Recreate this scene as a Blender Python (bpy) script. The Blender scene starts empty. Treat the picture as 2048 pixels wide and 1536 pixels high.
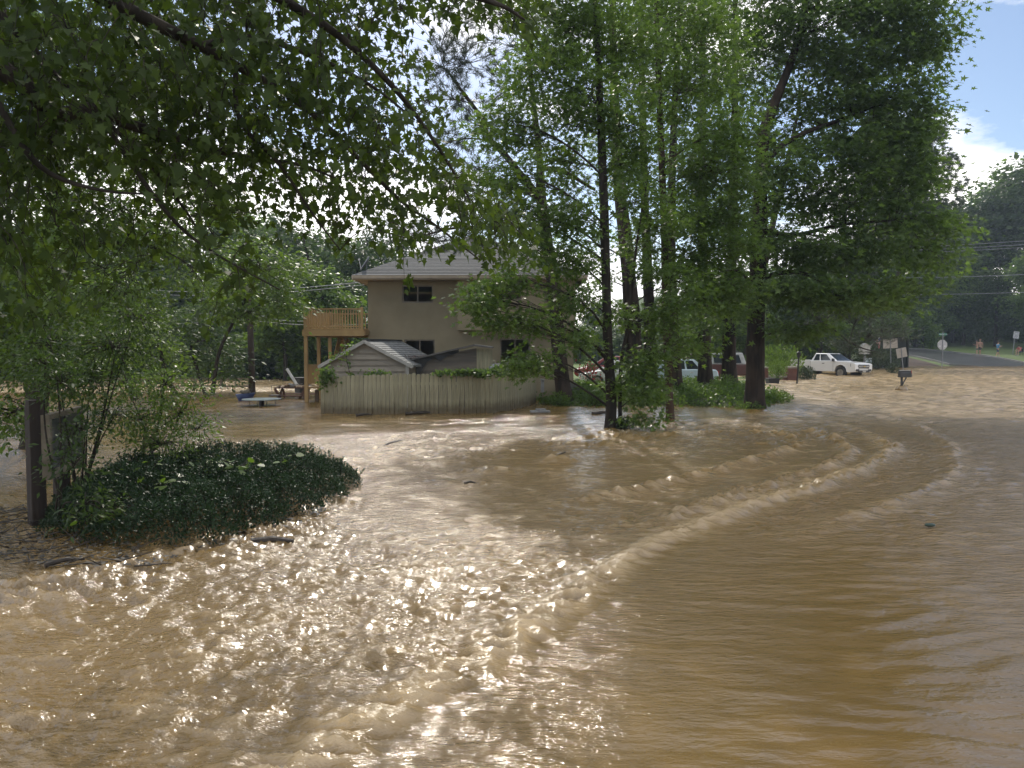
import bpy, bmesh, math, random
import numpy as np
from mathutils import Vector, Matrix
random.seed(7)
RNG = np.random.default_rng(11)
R = math.radians
SC = bpy.context.scene
COL = SC.collection

# ------------------------------------------------------------------ camera, sky, sun, exposure
CAM_H, PITCH, FPX = 2.0, R(2.63), 1479.0
cam_d = bpy.data.cameras.new('camera'); cam = bpy.data.objects.new('camera', cam_d); COL.objects.link(cam)
cam.location = (0, 0, CAM_H); cam.rotation_euler = (R(90) - PITCH, 0, 0)
cam_d.sensor_width = 36; cam_d.lens = 36 * FPX / 2048; cam_d.clip_start = 0.05; cam_d.clip_end = 3000
SC.camera = cam
SUN_AZ, SUN_EL = R(-4), R(40)            # azimuth clockwise from +Y (the view direction)
sd = bpy.data.lights.new('sun', 'SUN'); so = bpy.data.objects.new('sun', sd); COL.objects.link(so)
sd.energy = 2.8; sd.angle = R(0.6); sd.color = (1.0, 0.93, 0.82)
sdir = Vector((math.sin(SUN_AZ) * math.cos(SUN_EL), math.cos(SUN_AZ) * math.cos(SUN_EL), math.sin(SUN_EL)))
so.rotation_euler = sdir.to_track_quat('Z', 'Y').to_euler(); so.location = (20, 20, 40)
W = bpy.data.worlds.new('World'); SC.world = W; W.use_nodes = True
nt = W.node_tree; nt.nodes.clear()
def N(nt, t, **k):
    n = nt.nodes.new(t)
    for a, b in k.items(): setattr(n, a, b)
    return n
def L(nt, a, b): nt.links.new(a, b)
out = N(nt, 'ShaderNodeOutputWorld'); bg = N(nt, 'ShaderNodeBackground'); bg.inputs[1].default_value = 0.15
sky = N(nt, 'ShaderNodeTexSky', sky_type='NISHITA', sun_disc=False, sun_elevation=SUN_EL, sun_rotation=SUN_AZ, air_density=1.0, dust_density=0.6, ozone_density=2.0)
tc = N(nt, 'ShaderNodeTexCoord'); sep = N(nt, 'ShaderNodeSeparateXYZ'); L(nt, tc.outputs['Generated'], sep.inputs[0])
def M(nt, op, a=None, b=None, c=None, clamp=False):
    n = N(nt, 'ShaderNodeMath', operation=op, use_clamp=clamp)
    for i, v in enumerate((a, b, c)):
        if v is None: continue
        if isinstance(v, (int, float)): n.inputs[i].default_value = v
        else: L(nt, v, n.inputs[i])
    return n.outputs[0]
mp = N(nt, 'ShaderNodeMapping'); mp.inputs['Scale'].default_value = (1, 1, 2.6); mp.inputs['Location'].default_value = (0.35, 0.1, 0.22)
L(nt, tc.outputs['Generated'], mp.inputs[0])
nz = N(nt, 'ShaderNodeTexNoise'); nz.inputs['Scale'].default_value = 2.3; nz.inputs['Detail'].default_value = 9; nz.inputs['Roughness'].default_value = 0.55
L(nt, mp.outputs[0], nz.inputs[0])
# more cloud low over the horizon, broken higher up
low = M(nt, 'MULTIPLY', M(nt, 'SUBTRACT', 0.26, sep.outputs[2], clamp=True), 1.25)
high = M(nt, 'MINIMUM', M(nt, 'MULTIPLY', M(nt, 'SUBTRACT', sep.outputs[2], 0.405, clamp=True), 1.6), 0.11)   # the cloud sheet that starts at the top edge of the view
cov = M(nt, 'ADD', M(nt, 'ADD', nz.outputs[0], low), high)
msk = N(nt, 'ShaderNodeMapRange'); msk.inputs['From Min'].default_value = 0.55; msk.inputs['From Max'].default_value = 0.62
L(nt, cov, msk.inputs[0])
ccol = N(nt, 'ShaderNodeMix', data_type='RGBA'); ccol.inputs[6].default_value = (8.5, 8.8, 9.6, 1); ccol.inputs[7].default_value = (16.5, 15.8, 15.0, 1)
shd = N(nt, 'ShaderNodeMapRange'); shd.inputs['From Min'].default_value = 0.5; shd.inputs['From Max'].default_value = 0.8
L(nt, cov, shd.inputs[0]); L(nt, shd.outputs[0], ccol.inputs[0])
mx = N(nt, 'ShaderNodeMix', data_type='RGBA'); L(nt, msk.outputs[0], mx.inputs[0]); L(nt, sky.outputs[0], mx.inputs[6]); L(nt, ccol.outputs[2], mx.inputs[7])
L(nt, mx.outputs[2], bg.inputs[0]); L(nt, bg.outputs[0], out.inputs[0])
vs = SC.view_settings; vs.view_transform = 'Standard'; vs.look = 'None'; vs.exposure = -0.15; vs.gamma = 1.0; vs.use_curve_mapping = False
SC.render.engine = 'CYCLES'
cy = SC.cycles; cy.max_bounces = 6; cy.diffuse_bounces = 3; cy.glossy_bounces = 3; cy.transmission_bounces = 4; cy.transparent_max_bounces = 4; cy.volume_bounces = 0
cy.sample_clamp_indirect = 6; cy.caustics_reflective = False; cy.caustics_refractive = False

# ------------------------------------------------------------------ placing helpers
CP, SP = math.cos(PITCH), math.sin(PITCH)
def ray(px, py):
    u = (px - 1024) / FPX; v = (768 - py) / FPX
    return Vector((u, CP + v * SP, -SP + v * CP))
def at(px, py, Y):
    d = ray(px, py); return Vector((0, 0, CAM_H)) + d * (Y / d.y)
def wp(px, py, z=0.0):
    d = ray(px, py); return Vector((0, 0, CAM_H)) + d * ((z - CAM_H) / d.z)
def X(px, Y): return (px - 1024) / FPX * Y
def Z(py, Y): return CAM_H + (700 - py) / FPX * Y
def sstep(a, b, x): t = np.clip((np.asarray(x, float) - a) / (b - a), 0, 1); return t * t * (3 - 2 * t)
def wz(x, y): return 0.5 * sstep(36, 68, y) * sstep(2, 12, x)

# ------------------------------------------------------------------ materials
def principled(name):
    m = bpy.data.materials.new(name); m.use_nodes = True
    return m, m.node_tree, m.node_tree.nodes['Principled BSDF']
MATS = {}
def mat(name, col, rough=0.6, col2=None, scale=6.0, bump=0.0, bscale=None, metal=0.0, spec=0.5, stretch=(1, 1, 1), detail=6, lo=0.35, hi=0.65, coat=0.0):
    if name in MATS: return MATS[name]
    m, t, b = principled(name)
    b.inputs['Roughness'].default_value = rough; b.inputs['Metallic'].default_value = metal
    b.inputs['Specular IOR Level'].default_value = spec; b.inputs['Coat Weight'].default_value = coat
    b.inputs['Base Color'].default_value = (*col, 1)
    tcn = N(t, 'ShaderNodeTexCoord'); mpn = N(t, 'ShaderNodeMapping'); mpn.inputs['Scale'].default_value = stretch
    L(t, tcn.outputs['Object'], mpn.inputs[0])
    nn = N(t, 'ShaderNodeTexNoise'); nn.inputs['Scale'].default_value = scale; nn.inputs['Detail'].default_value = detail
    L(t, mpn.outputs[0], nn.inputs[0])
    c2 = col2 if col2 else tuple(c * 0.72 for c in col)
    mr = N(t, 'ShaderNodeMapRange'); mr.inputs['From Min'].default_value = lo; mr.inputs['From Max'].default_value = hi
    L(t, nn.outputs[0], mr.inputs[0])
    mxn = N(t, 'ShaderNodeMix', data_type='RGBA'); mxn.inputs[6].default_value = (*col, 1); mxn.inputs[7].default_value = (*c2, 1)
    L(t, mr.outputs[0], mxn.inputs[0]); 
    oi = N(t, 'ShaderNodeObjectInfo'); hs = N(t, 'ShaderNodeHueSaturation')
    L(t, M(t, 'ADD', M(t, 'MULTIPLY', oi.outputs['Random'], 0.22), 0.89), hs.inputs['Value'])
    L(t, mxn.outputs[2], hs.inputs['Color']); L(t, hs.outputs[0], b.inputs['Base Color'])
    if bump:
        n2 = N(t, 'ShaderNodeTexNoise'); n2.inputs['Scale'].default_value = bscale or scale * 4; n2.inputs['Detail'].default_value = 5
        L(t, mpn.outputs[0], n2.inputs[0])
        bn = N(t, 'ShaderNodeBump'); bn.inputs['Strength'].default_value = bump; bn.inputs['Distance'].default_value = 0.02
        L(t, n2.outputs[0], bn.inputs['Height']); L(t, bn.outputs[0], b.inputs['Normal'])
    MATS[name] = m; return m
def leaf_mat(name, dark, light, trans, tf=0.38, rough=0.42, spec=0.5):
    if name in MATS: return MATS[name]
    m, t, b = principled(name)
    at_ = N(t, 'ShaderNodeAttribute', attribute_name='tone')
    mxn = N(t, 'ShaderNodeMix', data_type='RGBA'); mxn.inputs[6].default_value = (*dark, 1); mxn.inputs[7].default_value = (*light, 1)
    L(t, at_.outputs['Fac'], mxn.inputs[0]); L(t, mxn.outputs[2], b.inputs['Base Color'])
    b.inputs['Roughness'].default_value = rough; b.inputs['Specular IOR Level'].default_value = spec
    tr = N(t, 'ShaderNodeBsdfTranslucent')
    mt = N(t, 'ShaderNodeMix', data_type='RGBA'); mt.inputs[6].default_value = (*[c * 0.6 for c in trans], 1); mt.inputs[7].default_value = (*trans, 1)
    L(t, at_.outputs['Fac'], mt.inputs[0]); L(t, mt.outputs[2], tr.inputs[0])
    ms = N(t, 'ShaderNodeMixShader'); ms.inputs[0].default_value = tf
    L(t, b.outputs[0], ms.inputs[1]); L(t, tr.outputs[0], ms.inputs[2])
    L(t, ms.outputs[0], t.nodes['Material Output'].inputs[0])
    MATS[name] = m; return m

# ------------------------------------------------------------------ object helpers
def tag(o, label=None, cat=None, group=None, kind=None):
    if label: o['label'] = label
    if cat: o['category'] = cat
    if group: o['group'] = group
    if kind: o['kind'] = kind
    return o
def empty(name, loc, label, cat, group=None, rz=0.0):
    o = bpy.data.objects.new(name, None); COL.objects.link(o); o.location = loc; o.rotation_euler = (0, 0, rz)
    o.empty_display_size = 0.2
    return tag(o, label, cat, group)
def link(name, me, parent=None, mats=None):
    for m in (mats if isinstance(mats, (list, tuple)) else [mats] if mats else []): me.materials.append(m)
    o = bpy.data.objects.new(name, me); COL.objects.link(o)
    if parent: o.parent = parent
    return o
def np_mesh(name, V, F, smooth=False, tone=None):
    """V (n,3); F (m,k) or list of such arrays."""
    Fs = [f for f in (F if isinstance(F, list) else [F]) if len(f)]
    me = bpy.data.meshes.new(name)
    V = np.asarray(V, np.float32)
    me.vertices.add(len(V)); me.vertices.foreach_set('co', V.ravel())
    loops = np.concatenate([np.asarray(f, np.int32).ravel() for f in Fs])
    sizes = np.concatenate([np.full(len(f), f.shape[1], np.int32) for f in Fs])
    me.loops.add(len(loops)); me.loops.foreach_set('vertex_index', loops)
    st = np.zeros(len(sizes), np.int32); st[1:] = np.cumsum(sizes)[:-1]
    me.polygons.add(len(sizes)); me.polygons.foreach_set('loop_start', st)
    try: me.polygons.foreach_set('loop_total', sizes)
    except Exception: pass
    if smooth: me.polygons.foreach_set('use_smooth', np.ones(len(sizes), bool))
    me.update(calc_edges=True)
    if tone is not None:
        a = me.attributes.new('tone', 'FLOAT', 'FACE'); a.data.foreach_set('value', np.asarray(tone, np.float32))
    me.validate()
    return me
def rotz(a): return Matrix.Rotation(a, 3, 'Z')
class MB:
    def __init__(s): s.v = []; s.f = []; s.m = []; s.cur = 0
    def add(s, V, F):
        b = len(s.v); s.v += [tuple(v) for v in V]; s.f += [tuple(b + i for i in f) for f in F]; s.m += [s.cur] * len(F); return s
    def box(s, c, d, rot=None):
        x, y, z = d[0] / 2, d[1] / 2, d[2] / 2
        V = [Vector(p) for p in ((-x, -y, -z), (x, -y, -z), (x, y, -z), (-x, y, -z), (-x, -y, z), (x, -y, z), (x, y, z), (-x, y, z))]
        if rot is not None: V = [rot @ v for v in V]
        c = Vector(c)
        return s.add([v + c for v in V], [(0, 3, 2, 1), (4, 5, 6, 7), (0, 1, 5, 4), (1, 2, 6, 5), (2, 3, 7, 6), (3, 0, 4, 7)])
    def hexa(s, V):   # 8 corners, bottom 4 ccw then top 4
        return s.add(V, [(0, 3, 2, 1), (4, 5, 6, 7), (0, 1, 5, 4), (1, 2, 6, 5), (2, 3, 7, 6), (3, 0, 4, 7)])
    def bar(s, a, b, w, h=None):
        a, b = Vector(a), Vector(b); d = b - a; h = h or w
        q = d.to_track_quat('Z', 'Y').to_matrix()
        return s.box((a + b) / 2, (w, h, d.length), q)
    def tube(s, pts, rad, n=8, caps=True):
        pts = [Vector(p) for p in pts]
        if isinstance(rad, (int, float)): rad = [rad] * len(pts)
        V, F = [], []
        up = Vector((0, 0, 1)); prev = None
        for i, p in enumerate(pts):
            d = (pts[min(i + 1, len(pts) - 1)] - pts[max(i - 1, 0)]).normalized()
            if prev is None:
                a = d.cross(Vector((0, 1, 0)) if abs(d.y) < 0.9 else Vector((1, 0, 0))).normalized()
            else: a = (prev - d * prev.dot(d)).normalized()
            prev = a; b = d.cross(a)
            for k in range(n):
                t = 2 * math.pi * k / n; V.append(p + (a * math.cos(t) + b * math.sin(t)) * rad[i])
        for i in range(len(pts) - 1):
            for k in range(n):
                F.append((i * n + k, i * n + (k + 1) % n, (i + 1) * n + (k + 1) % n, (i + 1) * n + k))
        if caps: F.append(tuple(range(n - 1, -1, -1))); F.append(tuple((len(pts) - 1) * n + k for k in range(n)))
        return s.add(V, F)
    def cyl(s, a, b, r, n=12, r2=None): return s.tube([a, b], [r, r2 if r2 is not None else r], n)
    def prism(s, poly, y0, y1, axis='y'):   # poly of (x,z) extruded along y (or (x,y) along z)
        n = len(poly)
        if axis == 'y': V = [(p[0], y0, p[1]) for p in poly] + [(p[0], y1, p[1]) for p in poly]
        elif axis == 'z': V = [(p[0], p[1], y0) for p in poly] + [(p[0], p[1], y1) for p in poly]
        else: V = [(y0, p[0], p[1]) for p in poly] + [(y1, p[0], p[1]) for p in poly]
        F = [tuple(range(n)), tuple(range(2 * n - 1, n - 1, -1))] + [(i, i + n, (i + 1) % n + n, (i + 1) % n) for i in range(n)]
        return s.add(V, F)
    def ball(s, c, r, nu=10, nv=7, sc=(1, 1, 1)):
        V = [(c[0], c[1], c[2] + r * sc[2])]; F = []
        for j in range(1, nv):
            ph = math.pi * j / nv
            for i in range(nu):
                t = 2 * math.pi * i / nu
                V.append((c[0] + r * sc[0] * math.sin(ph) * math.cos(t), c[1] + r * sc[1] * math.sin(ph) * math.sin(t), c[2] + r * sc[2] * math.cos(ph)))
        V.append((c[0], c[1], c[2] - r * sc[2])); l = len(V) - 1
        for i in range(nu):
            F.append((0, 1 + i, 1 + (i + 1) % nu)); F.append((l, l - nu + (i + 1) % nu, l - nu + i))
        for j in range(nv - 2):
            for i in range(nu):
                a = 1 + j * nu; F.append((a + i, a + nu + i, a + nu + (i + 1) % nu, a + (i + 1) % nu))
        return s.add(V, F)
    def build(s, name, m, parent=None, bevel=0.0, smooth=False, loc=None, seg=2):
        me = bpy.data.meshes.new(name); me.from_pydata([tuple(v) for v in s.v], [], s.f); me.update()
        bm = bmesh.new(); bm.from_mesh(me); bmesh.ops.recalc_face_normals(bm, faces=bm.faces); bm.to_mesh(me); bm.free()
        me.polygons.foreach_set('material_index', s.m)
        o = link(name, me, parent, m)
        if smooth: me.polygons.foreach_set('use_smooth', [True] * len(me.polygons))
        if bevel:
            md = o.modifiers.new('bevel', 'BEVEL'); md.width = bevel; md.segments = seg; md.limit_method = 'ANGLE'; md.angle_limit = R(35)
            if smooth: md.harden_normals = False
        if loc is not None: o.location = loc
        return o

# ------------------------------------------------------------------ noise
_perm = RNG.permutation(512).astype(np.int64); _perm = np.concatenate([_perm, _perm])
_ga = RNG.random(512) * 2 * np.pi; _gx, _gy = np.cos(_ga), np.sin(_ga)
def perlin(x, y, s=0):
    x = np.asarray(x, float) + s * 17.31; y = np.asarray(y, float) - s * 9.77
    xi = np.floor(x).astype(np.int64); yi = np.floor(y).astype(np.int64); fx = x - xi; fy = y - yi
    u = fx * fx * fx * (fx * (fx * 6 - 15) + 10); v = fy * fy * fy * (fy * (fy * 6 - 15) + 10)
    def g(a, b, dx, dy):
        h = _perm[(_perm[(a & 511)] + b) & 511]; return _gx[h] * dx + _gy[h] * dy
    a = g(xi, yi, fx, fy); b = g(xi + 1, yi, fx - 1, fy); c = g(xi, yi + 1, fx, fy - 1); d = g(xi + 1, yi + 1, fx - 1, fy - 1)
    return ((a + (b - a) * u) * (1 - v) + (c + (d - c) * u) * v) * 1.5
def segdist(x, y, P):
    """distance to polyline and side (>0: left of the travel direction), arc position"""
    best = np.full(np.shape(x), 1e9); side = np.zeros(np.shape(x)); arc = np.zeros(np.shape(x)); acc = 0
    for (ax, ay), (bx, by) in zip(P[:-1], P[1:]):
        dx, dy = bx - ax, by - ay; l2 = dx * dx + dy * dy; l = math.sqrt(l2)
        t = np.clip(((x - ax) * dx + (y - ay) * dy) / l2, 0, 1)
        ex, ey = x - ax - t * dx, y - ay - t * dy; d = np.sqrt(ex * ex + ey * ey)
        m = d < best - 1e-9; best = np.where(m, d, best); side = np.where(m, np.sign(dx * (y - ay) - dy * (x - ax)), side); arc = np.where(m, acc + t * l, arc)
        acc += l
    return best, side, arc
def inpoly(x, y, P):
    c = np.zeros(np.shape(x), bool); n = len(P)
    for i in range(n):
        (x1, y1), (x2, y2) = P[i], P[(i + 1) % n]
        k = ((y1 > y) != (y2 > y)) & (x < (x2 - x1) * (y - y1) / ((y2 - y1) if y2 != y1 else 1e-9) + x1); c ^= k
    return c
def polyheight(x, y, P):
    d, _, _ = segdist(x, y, P + [P[0]]); return np.where(inpoly(x, y, P), d, -d)   # inside positive

# ------------------------------------------------------------------ the flood water
def wxy(px, py): p = wp(px, py); return (p.x, p.y)
S1 = [wxy(*p) for p in ((420, 1680), (650, 1536), (760, 1462), (870, 1395), (1050, 1290), (1190, 1180), (1330, 1088), (1500, 1018), (1650, 968), (1745, 930), (1780, 900), (1745, 868), (1690, 848))]
CALM = [wxy(*p) for p in ((-600, 760), (-400, 905), (200, 905), (360, 882), (700, 868), (1000, 858), (1150, 852), (1300, 850), (1440, 836), (1560, 822), (1600, 800))] + [(12, 45), (2, 36), (-60, 33.5)]
r_ = 2.1 * np.exp(np.arange(0, 660) * 0.0061); r_ = r_[r_ < 112]
th = np.radians(np.linspace(-46, 46, 620))
TH, RR = np.meshgrid(th, r_)
WX, WY = (RR * np.sin(TH)).ravel(), (RR * np.cos(TH)).ravel()
dS, sS, aS = segdist(WX, WY, S1)
sd_ = dS * sS                                     # positive on the turbulent (upper left) side
dC = polyheight(WX, WY, CALM)
turb = sstep(-0.15, 0.7, sd_) 
calm = sstep(-0.8, 0.6, dC)
turb = turb * (1 - calm)
near = WY < 40
x1 = WX + 0.35 * perlin(WX * 0.5, WY * 0.5, 3); y1 = WY + 0.35 * perlin(WX * 0.5, WY * 0.5, 4)
dist = np.hypot(WX, WY)
h = np.zeros_like(WX)
nA = perlin(x1 * 0.75, y1 * 1.25, 5); nB = perlin(x1 * 1.7, y1 * 2.8, 6); nC = perlin(x1 * 3.6, y1 * 5.4, 7); nD = perlin(x1 * 8, y1 * 11, 8)
nE = perlin(WX * 17, WY * 21, 9)
big = perlin(WX * 0.16, WY * 0.22, 12)
gustw = np.clip(0.75 + 0.9 * big, 0.3, 1.5)
fD = sstep(40, 18, dist); fE = sstep(16, 6, dist)
crest = np.clip(1 - np.abs(nB) * 2.4, 0, 1) ** 2
lump = np.clip(nC, 0, 1) ** 1.3
rB, rC, rD, rE = (0.6 - 1.7 * np.abs(perlin(x1 * 0.95, y1 * 2.1, 61) + 0.15 * nC)), (0.6 - 1.7 * np.abs(perlin(x1 * 2.3, y1 * 5.0, 62) + 0.15 * nD)), (0.6 - 1.7 * np.abs(perlin(x1 * 3.4, y1 * 10.5, 63))), (0.6 - 1.7 * np.abs(perlin(WX * 6.5, WY * 19, 64)))
leftq = 0.45 + 0.55 * sstep(-5.2, -1.5, WX + 0.15 * (WY - 4))
h += turb * leftq * gustw * (0.026 * nA + 0.022 * rB * np.clip(0.7 + nA, 0.2, 1.3) + 0.010 * lump + 0.030 * rC * np.clip(0.6 + 1.3 * nB, 0.1, 1.4) + fD * 0.021 * rD * np.clip(0.7 + nC, 0.2, 1.3) + fE * 0.010 * rE)
# ridges that sweep round the bend, parallel to the shear line
rid = np.exp(-np.clip(sd_, 0, None) / 3.5) * turb
w1 = 0.5 + 0.5 * np.cos(2 * np.pi * (sd_ + 0.25 * nA) / 0.95)
h += rid * sstep(7.5, 10, WY) * 0.02 * w1 ** 3 * (0.7 + 0.6 * nB)
for AP, am in (((1230, 1085), (1360, 1030), (1500, 985), (1640, 940), (1700, 905), (1660, 872), (1560, 850)), .085), (((1540, 1085), (1700, 1034), (1850, 985), (1915, 940), (1900, 890), (1820, 845), (1700, 820)), .06), (((1060, 1020), (1250, 985), (1400, 950), (1530, 915), (1600, 885), (1540, 862)), .075), (((1330, 1088), (1500, 1018), (1650, 968), (1745, 930), (1790, 900), (1750, 862)), .09):
    aw = [wxy(*q) for q in AP]; dA, sA, arA = segdist(WX, WY, aw); tot = sum(math.dist(a0, b0) for a0, b0 in zip(aw[:-1], aw[1:]))
    env = sstep(0, 2.0, arA) * sstep(tot, tot - 3.0, arA); q_ = dA * sA + 0.10 * nB
    h += am * env * (np.exp(-(q_ / 0.15) ** 2) - 0.35 * np.exp(-((q_ + 0.45) / 0.30) ** 2)) * (0.60 + 0.5 * nB + 0.6 * rC + 0.55 * rD)
    ridge_foam = env * np.exp(-(q_ / 0.22) ** 2) * np.clip(0.35 + nC, 0, 1) if 'ridge_foam' not in globals() else ridge_foam + env * np.exp(-(q_ / 0.22) ** 2) * np.clip(0.35 + nC, 0, 1)
# the line itself: a lumpy step of foam close by
line = np.exp(-((sd_ - 0.10) / 0.19) ** 2) * (dist < 60)
h += line * (0.024 + 0.036 * rC + 0.048 * rD * fD + 0.012 * rE * fE) * (1 - 0.4 * sstep(6, 12, WY))
# glassy water inside the bend: long low ripples that fan out
smooth_ = (1 - sstep(-0.4, 0.1, sd_)) * (1 - calm)
ang = 0.10 * perlin(WX * 0.25, WY * 0.25, 15)
v1 = WY + (0.16 + ang) * WX
h += smooth_ * (0.008 * perlin(WX * 0.7, v1 * 3.2, 16) + 0.004 * fD * perlin(WX * 1.6, v1 * 7.5, 17) + sstep(1.2, 3.5, WX) * fD * 0.016 * perlin(x1 * 2.2, y1 * 7, 25) + 0.007 * perlin(x1 * 1.3, y1 * 5.5, 26)
               + 0.0022 * fD * perlin(WX * 3.2, v1 * 15, 18) + 0.004 * perlin(x1 * 1.1, y1 * 4, 19) + fD * 0.0022 * perlin(WX * 4, WY * 9, 20))
# quiet water by the fence: short flat ripples
h += calm * (0.024 * perlin(WX * 0.9, WY * 2.1, 21) + 0.020 * perlin(WX * 1.6, WY * 3.2, 22))
# far rapids on the right
far = sstep(16, 26, WY) * (1 - calm) * sstep(66, 60, WY) * np.where(WX < -2, 0.9, 1)
h += far * (0.03 * nA + 0.06 * perlin(WX * 0.45, WY * 0.6, 24) + 0.05 * rB)
# the heaped wave where the current meets the drowned kerb
for (px, py, a, sx, sy) in ((1235, 878, 0.15, 0.6, 0.35), (1180, 890, 0.09, 0.8, 0.3), (1115, 925, 0.12, 0.30, 0.2), (980, 945, 0.08, 0.6, 0.22), (1330, 872, 0.06, 0.7, 0.25), (900, 965, 0.05, 0.6, 0.2), (1530, 868, 0.05, 0.8, 0.25)):
    c = wp(px, py); h += a * np.exp(-((WX - c.x) / sx) ** 2 - ((WY - c.y) / sy) ** 2) * (0.6 + 0.7 * rC + 0.5 * rD + 0.3 * nB)
# swirl along the hedge and behind posts
for (px, py, a) in ((560, 1060, .10), (640, 1010, .09), (480, 1090, .07), (350, 1110, .05), (250, 1150, .05), (120, 1175, .05), (60, 1190, .05), (1515, 822, .06), (1342, 842, .05), (1220, 862, .08), (1805, 779, .09), (1783, 747, .1)):
    c = wp(px, py); h += a * np.exp(-((WX - c.x) ** 2 + (WY - c.y) ** 2) / 0.28) * (0.15 + 0.7 * rC + 0.45 * rD)
WZ = h + wz(WX, WY)
nr, na = TH.shape
idx = np.arange(nr * na).reshape(nr, na)
F = np.stack([idx[:-1, :-1], idx[:-1, 1:], idx[1:, 1:], idx[1:, :-1]], -1).reshape(-1, 4)
wm = np_mesh('flood_water', np.stack([WX, WY, WZ], 1), F, smooth=True)
foam_and_glare = np.clip(turb * leftq * (0.9 * np.clip(rC, 0, 1) * np.clip(0.5 + nB, 0, 1) + 0.6 * np.clip(rB, 0, 1) * np.clip(nA + .3, 0, 1) - 0.12) + line * np.clip(0.55 + 0.9 * rC + 0.8 * rD, 0, 1) * (1 - 0.6 * sstep(8, 14, WY)) + far * np.clip(nB + 0.55 + 0.3 * sstep(6, 14, WX) + 0.35 * (WX < -2), 0, 1) * 0.85 + 0.35 * ridge_foam, 0, 1)  # crest foam, plus far terms that paint sunlit glare as paler water
a_ = wm.attributes.new('foam_and_glare', 'FLOAT', 'POINT'); a_.data.foreach_set('value', foam_and_glare.astype(np.float32))
chop = np.clip(turb * (0.5 + 0.5 * leftq) + far * 0.9 + line * 0.6 + calm * 0.38 + smooth_ * (0.16 + 0.5 * sstep(-2.0, -0.2, sd_) + 0.75 * sstep(2.0, 5.5, WX)), 0, 1)
a_ = wm.attributes.new('chop', 'FLOAT', 'POINT'); a_.data.foreach_set('value', chop.astype(np.float32))
m, t, b = principled('muddy_water')
b.inputs['IOR'].default_value = 1.5; b.inputs['Specular IOR Level'].default_value = 0.85
af = N(t, 'ShaderNodeAttribute', attribute_name='foam_and_glare'); ac = N(t, 'ShaderNodeAttribute', attribute_name='chop')
tcn = N(t, 'ShaderNodeTexCoord')
def noise(scale, st, detail=3, rough=0.5):
    mpn = N(t, 'ShaderNodeMapping'); mpn.inputs['Scale'].default_value = st; L(t, tcn.outputs['Object'], mpn.inputs[0])
    nn = N(t, 'ShaderNodeTexNoise'); nn.inputs['Scale'].default_value = scale; nn.inputs['Detail'].default_value = detail; nn.inputs['Roughness'].default_value = rough
    L(t, mpn.outputs[0], nn.inputs[0]); return nn.outputs[0]
cm = N(t, 'ShaderNodeMix', data_type='RGBA'); cm.inputs[6].default_value = (0.165, 0.104, 0.034, 1); cm.inputs[7].default_value = (0.235, 0.152, 0.056, 1)
L(t, noise(0.35, (1, 2, 1), 5), cm.inputs[0])
cf = N(t, 'ShaderNodeMix', data_type='RGBA'); cf.inputs[7].default_value = (0.54, 0.40, 0.22, 1); L(t, cm.outputs[2], cf.inputs[6])
L(t, M(t, 'MULTIPLY', af.outputs['Fac'], 0.8), cf.inputs[0]); L(t, cf.outputs[2], b.inputs['Base Color'])
L(t, M(t, 'ADD', M(t, 'MULTIPLY', af.outputs['Fac'], 0.14), M(t, 'ADD', M(t, 'MULTIPLY', ac.outputs['Fac'], 0.07), 0.045)), b.inputs['Roughness'])
n1 = noise(6.0, (1, 2.8, 1), 4, 0.6); n2 = noise(30.0, (1, 1.5, 1), 3, 0.6)
hh = M(t, 'ADD', M(t, 'MULTIPLY', n1, 0.045), M(t, 'MULTIPLY', n2, 0.006))
bn = N(t, 'ShaderNodeBump'); bn.inputs['Distance'].default_value = 1.0; bn.inputs['Strength'].default_value = 1.0
L(t, M(t, 'MULTIPLY', hh, ac.outputs['Fac']), bn.inputs['Height']); L(t, bn.outputs[0], b.inputs['Normal'])
water = link('flood_water', wm, None, m); tag(water, kind='structure')

# ------------------------------------------------------------------ land
def sheet(name, x0, x1, y0, y1, step, fn, m, smooth=True):
    xs = np.arange(x0, x1 + step, step); ys = np.arange(y0, y1 + step, step); gx, gy = np.meshgrid(xs, ys)
    z = fn(gx, gy); idx = np.arange(gx.size).reshape(gx.shape)
    F = np.stack([idx[:-1, :-1], idx[:-1, 1:], idx[1:, 1:], idx[1:, :-1]], -1).reshape(-1, 4)
    o = link(name, np_mesh(name, np.stack([gx.ravel(), gy.ravel(), z.ravel()], 1), F, smooth), None, m); return tag(o, kind='structure')
grass_m = mat('grass_soil', (0.075, 0.105, 0.03), 0.9, (0.055, 0.07, 0.022), 1.2, 0.6, 20)
soil_m = mat('wet_soil', (0.10, 0.075, 0.045), 0.85, (0.06, 0.05, 0.03), 1.0, 0.6, 14)
sheet('ground', -600, 600, -80, 900, 20, lambda x, y: np.where(y > 150, 4.0, -0.75) + 0 * x, mat('forest_floor', (0.06, 0.06, 0.03), 0.95, (0.04, 0.045, 0.02), 0.3))
BANK = [(0.75, 27.6), (1.2, 26.2), (2.6, 25.9), (4.0, 25.9), (5.5, 26.3), (7.2, 25.6), (8.9, 25.3), (10.0, 27.4), (11.9, 30.6), (12.4, 33.5), (12.6, 38), (13, 41), (6, 41), (0, 40), (0.4, 33)]
def bank_z(x, y):
    d = polyheight(x, y, BANK) + 0.25 * perlin(x * 0.7, y * 0.7, 31)
    return -0.30 + 0.62 * sstep(-0.9, 2.4, d) * (1 - 0.32 * sstep(36, 40, y)) + 0.04 * perlin(x * 1.3, y * 1.3, 32) * sstep(0, 1, d)
sheet('grass_bank', -2, 16, 23, 43, 0.25, bank_z, grass_m)
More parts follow.
